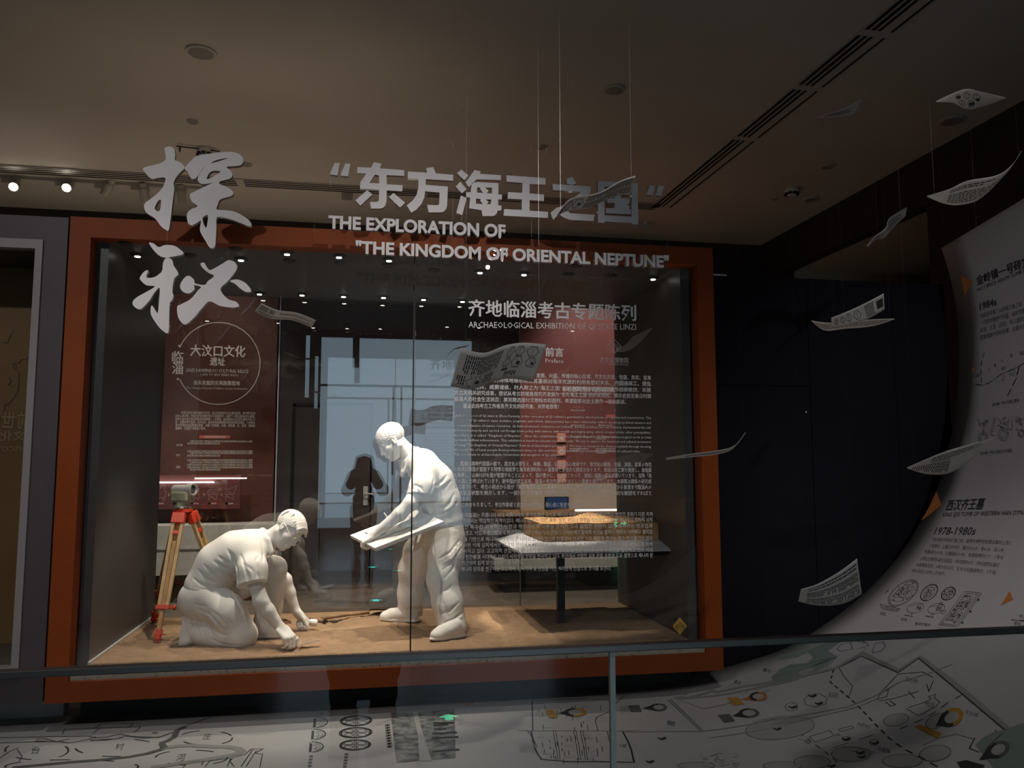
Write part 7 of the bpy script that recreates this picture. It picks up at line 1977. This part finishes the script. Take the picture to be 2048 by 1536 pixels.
for e in (-1, 1):
    B = Clay(Q(.085*e-.09, -.14, -.005), Q(.085*e+.09, .22, .42), .007)
    B.chain([Q(.083*e, -.005, .40), Q(.082*e, -.01, .22), Q(.08*e, -.02, .09)], [.062, .058, .05], .03); B.chain([Q(.08*e, -.02, .06), Q(.088*e, .13, .04)], [.05, .038], .03); B.cut((0, 0, .004), (0, 0, -1), .002)
    link('boot', B.surface('boot'), M_boot, ph)
pt = thing('phone', 'dark phone held up in front of the mirrored person\'s face', 'phone', (PX, -.035, 1.47))
MB().box(-.04, .04, -.046, -.036, 1.40, 1.56).build('case', M_black, pt, bevel=.004)
MB().lathe((.0, -.036, 1.47), (0, 1, 0), [(0, .006), (.003, .006)], 12).build('lens', mat('dark_lens', (.02, .02, .03), .05), pt)
# green way-out markers: low sign on the entrance wall, arrow lamps in the floor
M_exit = mat('exit_green', (.05, .4, .2), .5, emit=(.10, .95, .45), estr=6.0)
M_cyan = mat('arrow_cyan', (.05, .4, .4), .5, emit=(.08, .9, .85), estr=9)
p = mir(1238, 1047, YR+.02)
ex = thing('exit_sign', 'small low green running figure exit sign on the entrance wall, mirrored on the soil block', 'exit sign', V(p))
MB().box(p[0]-.19, p[0]+.19, YR+.005, YR+.015, p[2]-.09, p[2]+.09).build('plate', M_black, ex)
b = MB(); yy = YR+.016
def ex_line(L, t): strokes(b, [[(p[0]-x, yy, p[2]+z) for x, z in L]], lambda q: q, t)
ex_line([(-.03, .0), (-.14, .0)], .022); ex_line([(-.10, .035), (-.14, 0), (-.10, -.035)], .022)
ex_line([(.06, .06), (.065, .05)], .03); ex_line([(.06, .03), (.08, -.01), (.05, -.04), (.06, -.07)], .022); ex_line([(.08, -.01), (.11, -.04), (.14, -.05)], .02); ex_line([(.03, .0), (.06, .025), (.10, .01)], .018)
ex_line([(.02, .075), (.16, .075), (.16, -.08)], .014)
b.build('symbol', M_exit, ex, fix=False)
def floor_arrow(x, y, label, m, r=.10, ang=0.0):
    t = thing('floor_arrow_lamp', label, 'floor lamp', (x, y, 0))
    MB().lathe((x, y, .001), (0, 0, 1), [(0, r*1.5), (.008, r*1.5), (.010, r*1.4)], 28).build('rim', M_dark, t)
    b = MB(); z = .0115
    c_, s_ = math.cos(ang), math.sin(ang)
    b.prism([(x+(a*c_-e*s_)*r, y+(a*s_+e*c_)*r, z) for a, e in ((0, -1), (.95, -.1), (.4, -.1), (.4, .8), (-.4, .8), (-.4, -.1), (-.95, -.1))], (0, 0, .002)); b.build('arrow', m, t)
g = atZ(752, 1203, 0); yv = 2*YF-float(g[1])
floor_arrow(float(g[0]), yv, 'cyan arrow lamp in the floor mirrored beside the standing statue\'s foot', M_cyan, .075)
g = atZ(897, 1438, 0); yv = 2*RY-float(g[1])
floor_arrow(float(g[0]), yv, 'green arrow lamp in the floor mirrored over the photo print on the map', mat('arrow_green', (.05, .4, .2), .5, emit=(.08, .9, .45), estr=7), .06)
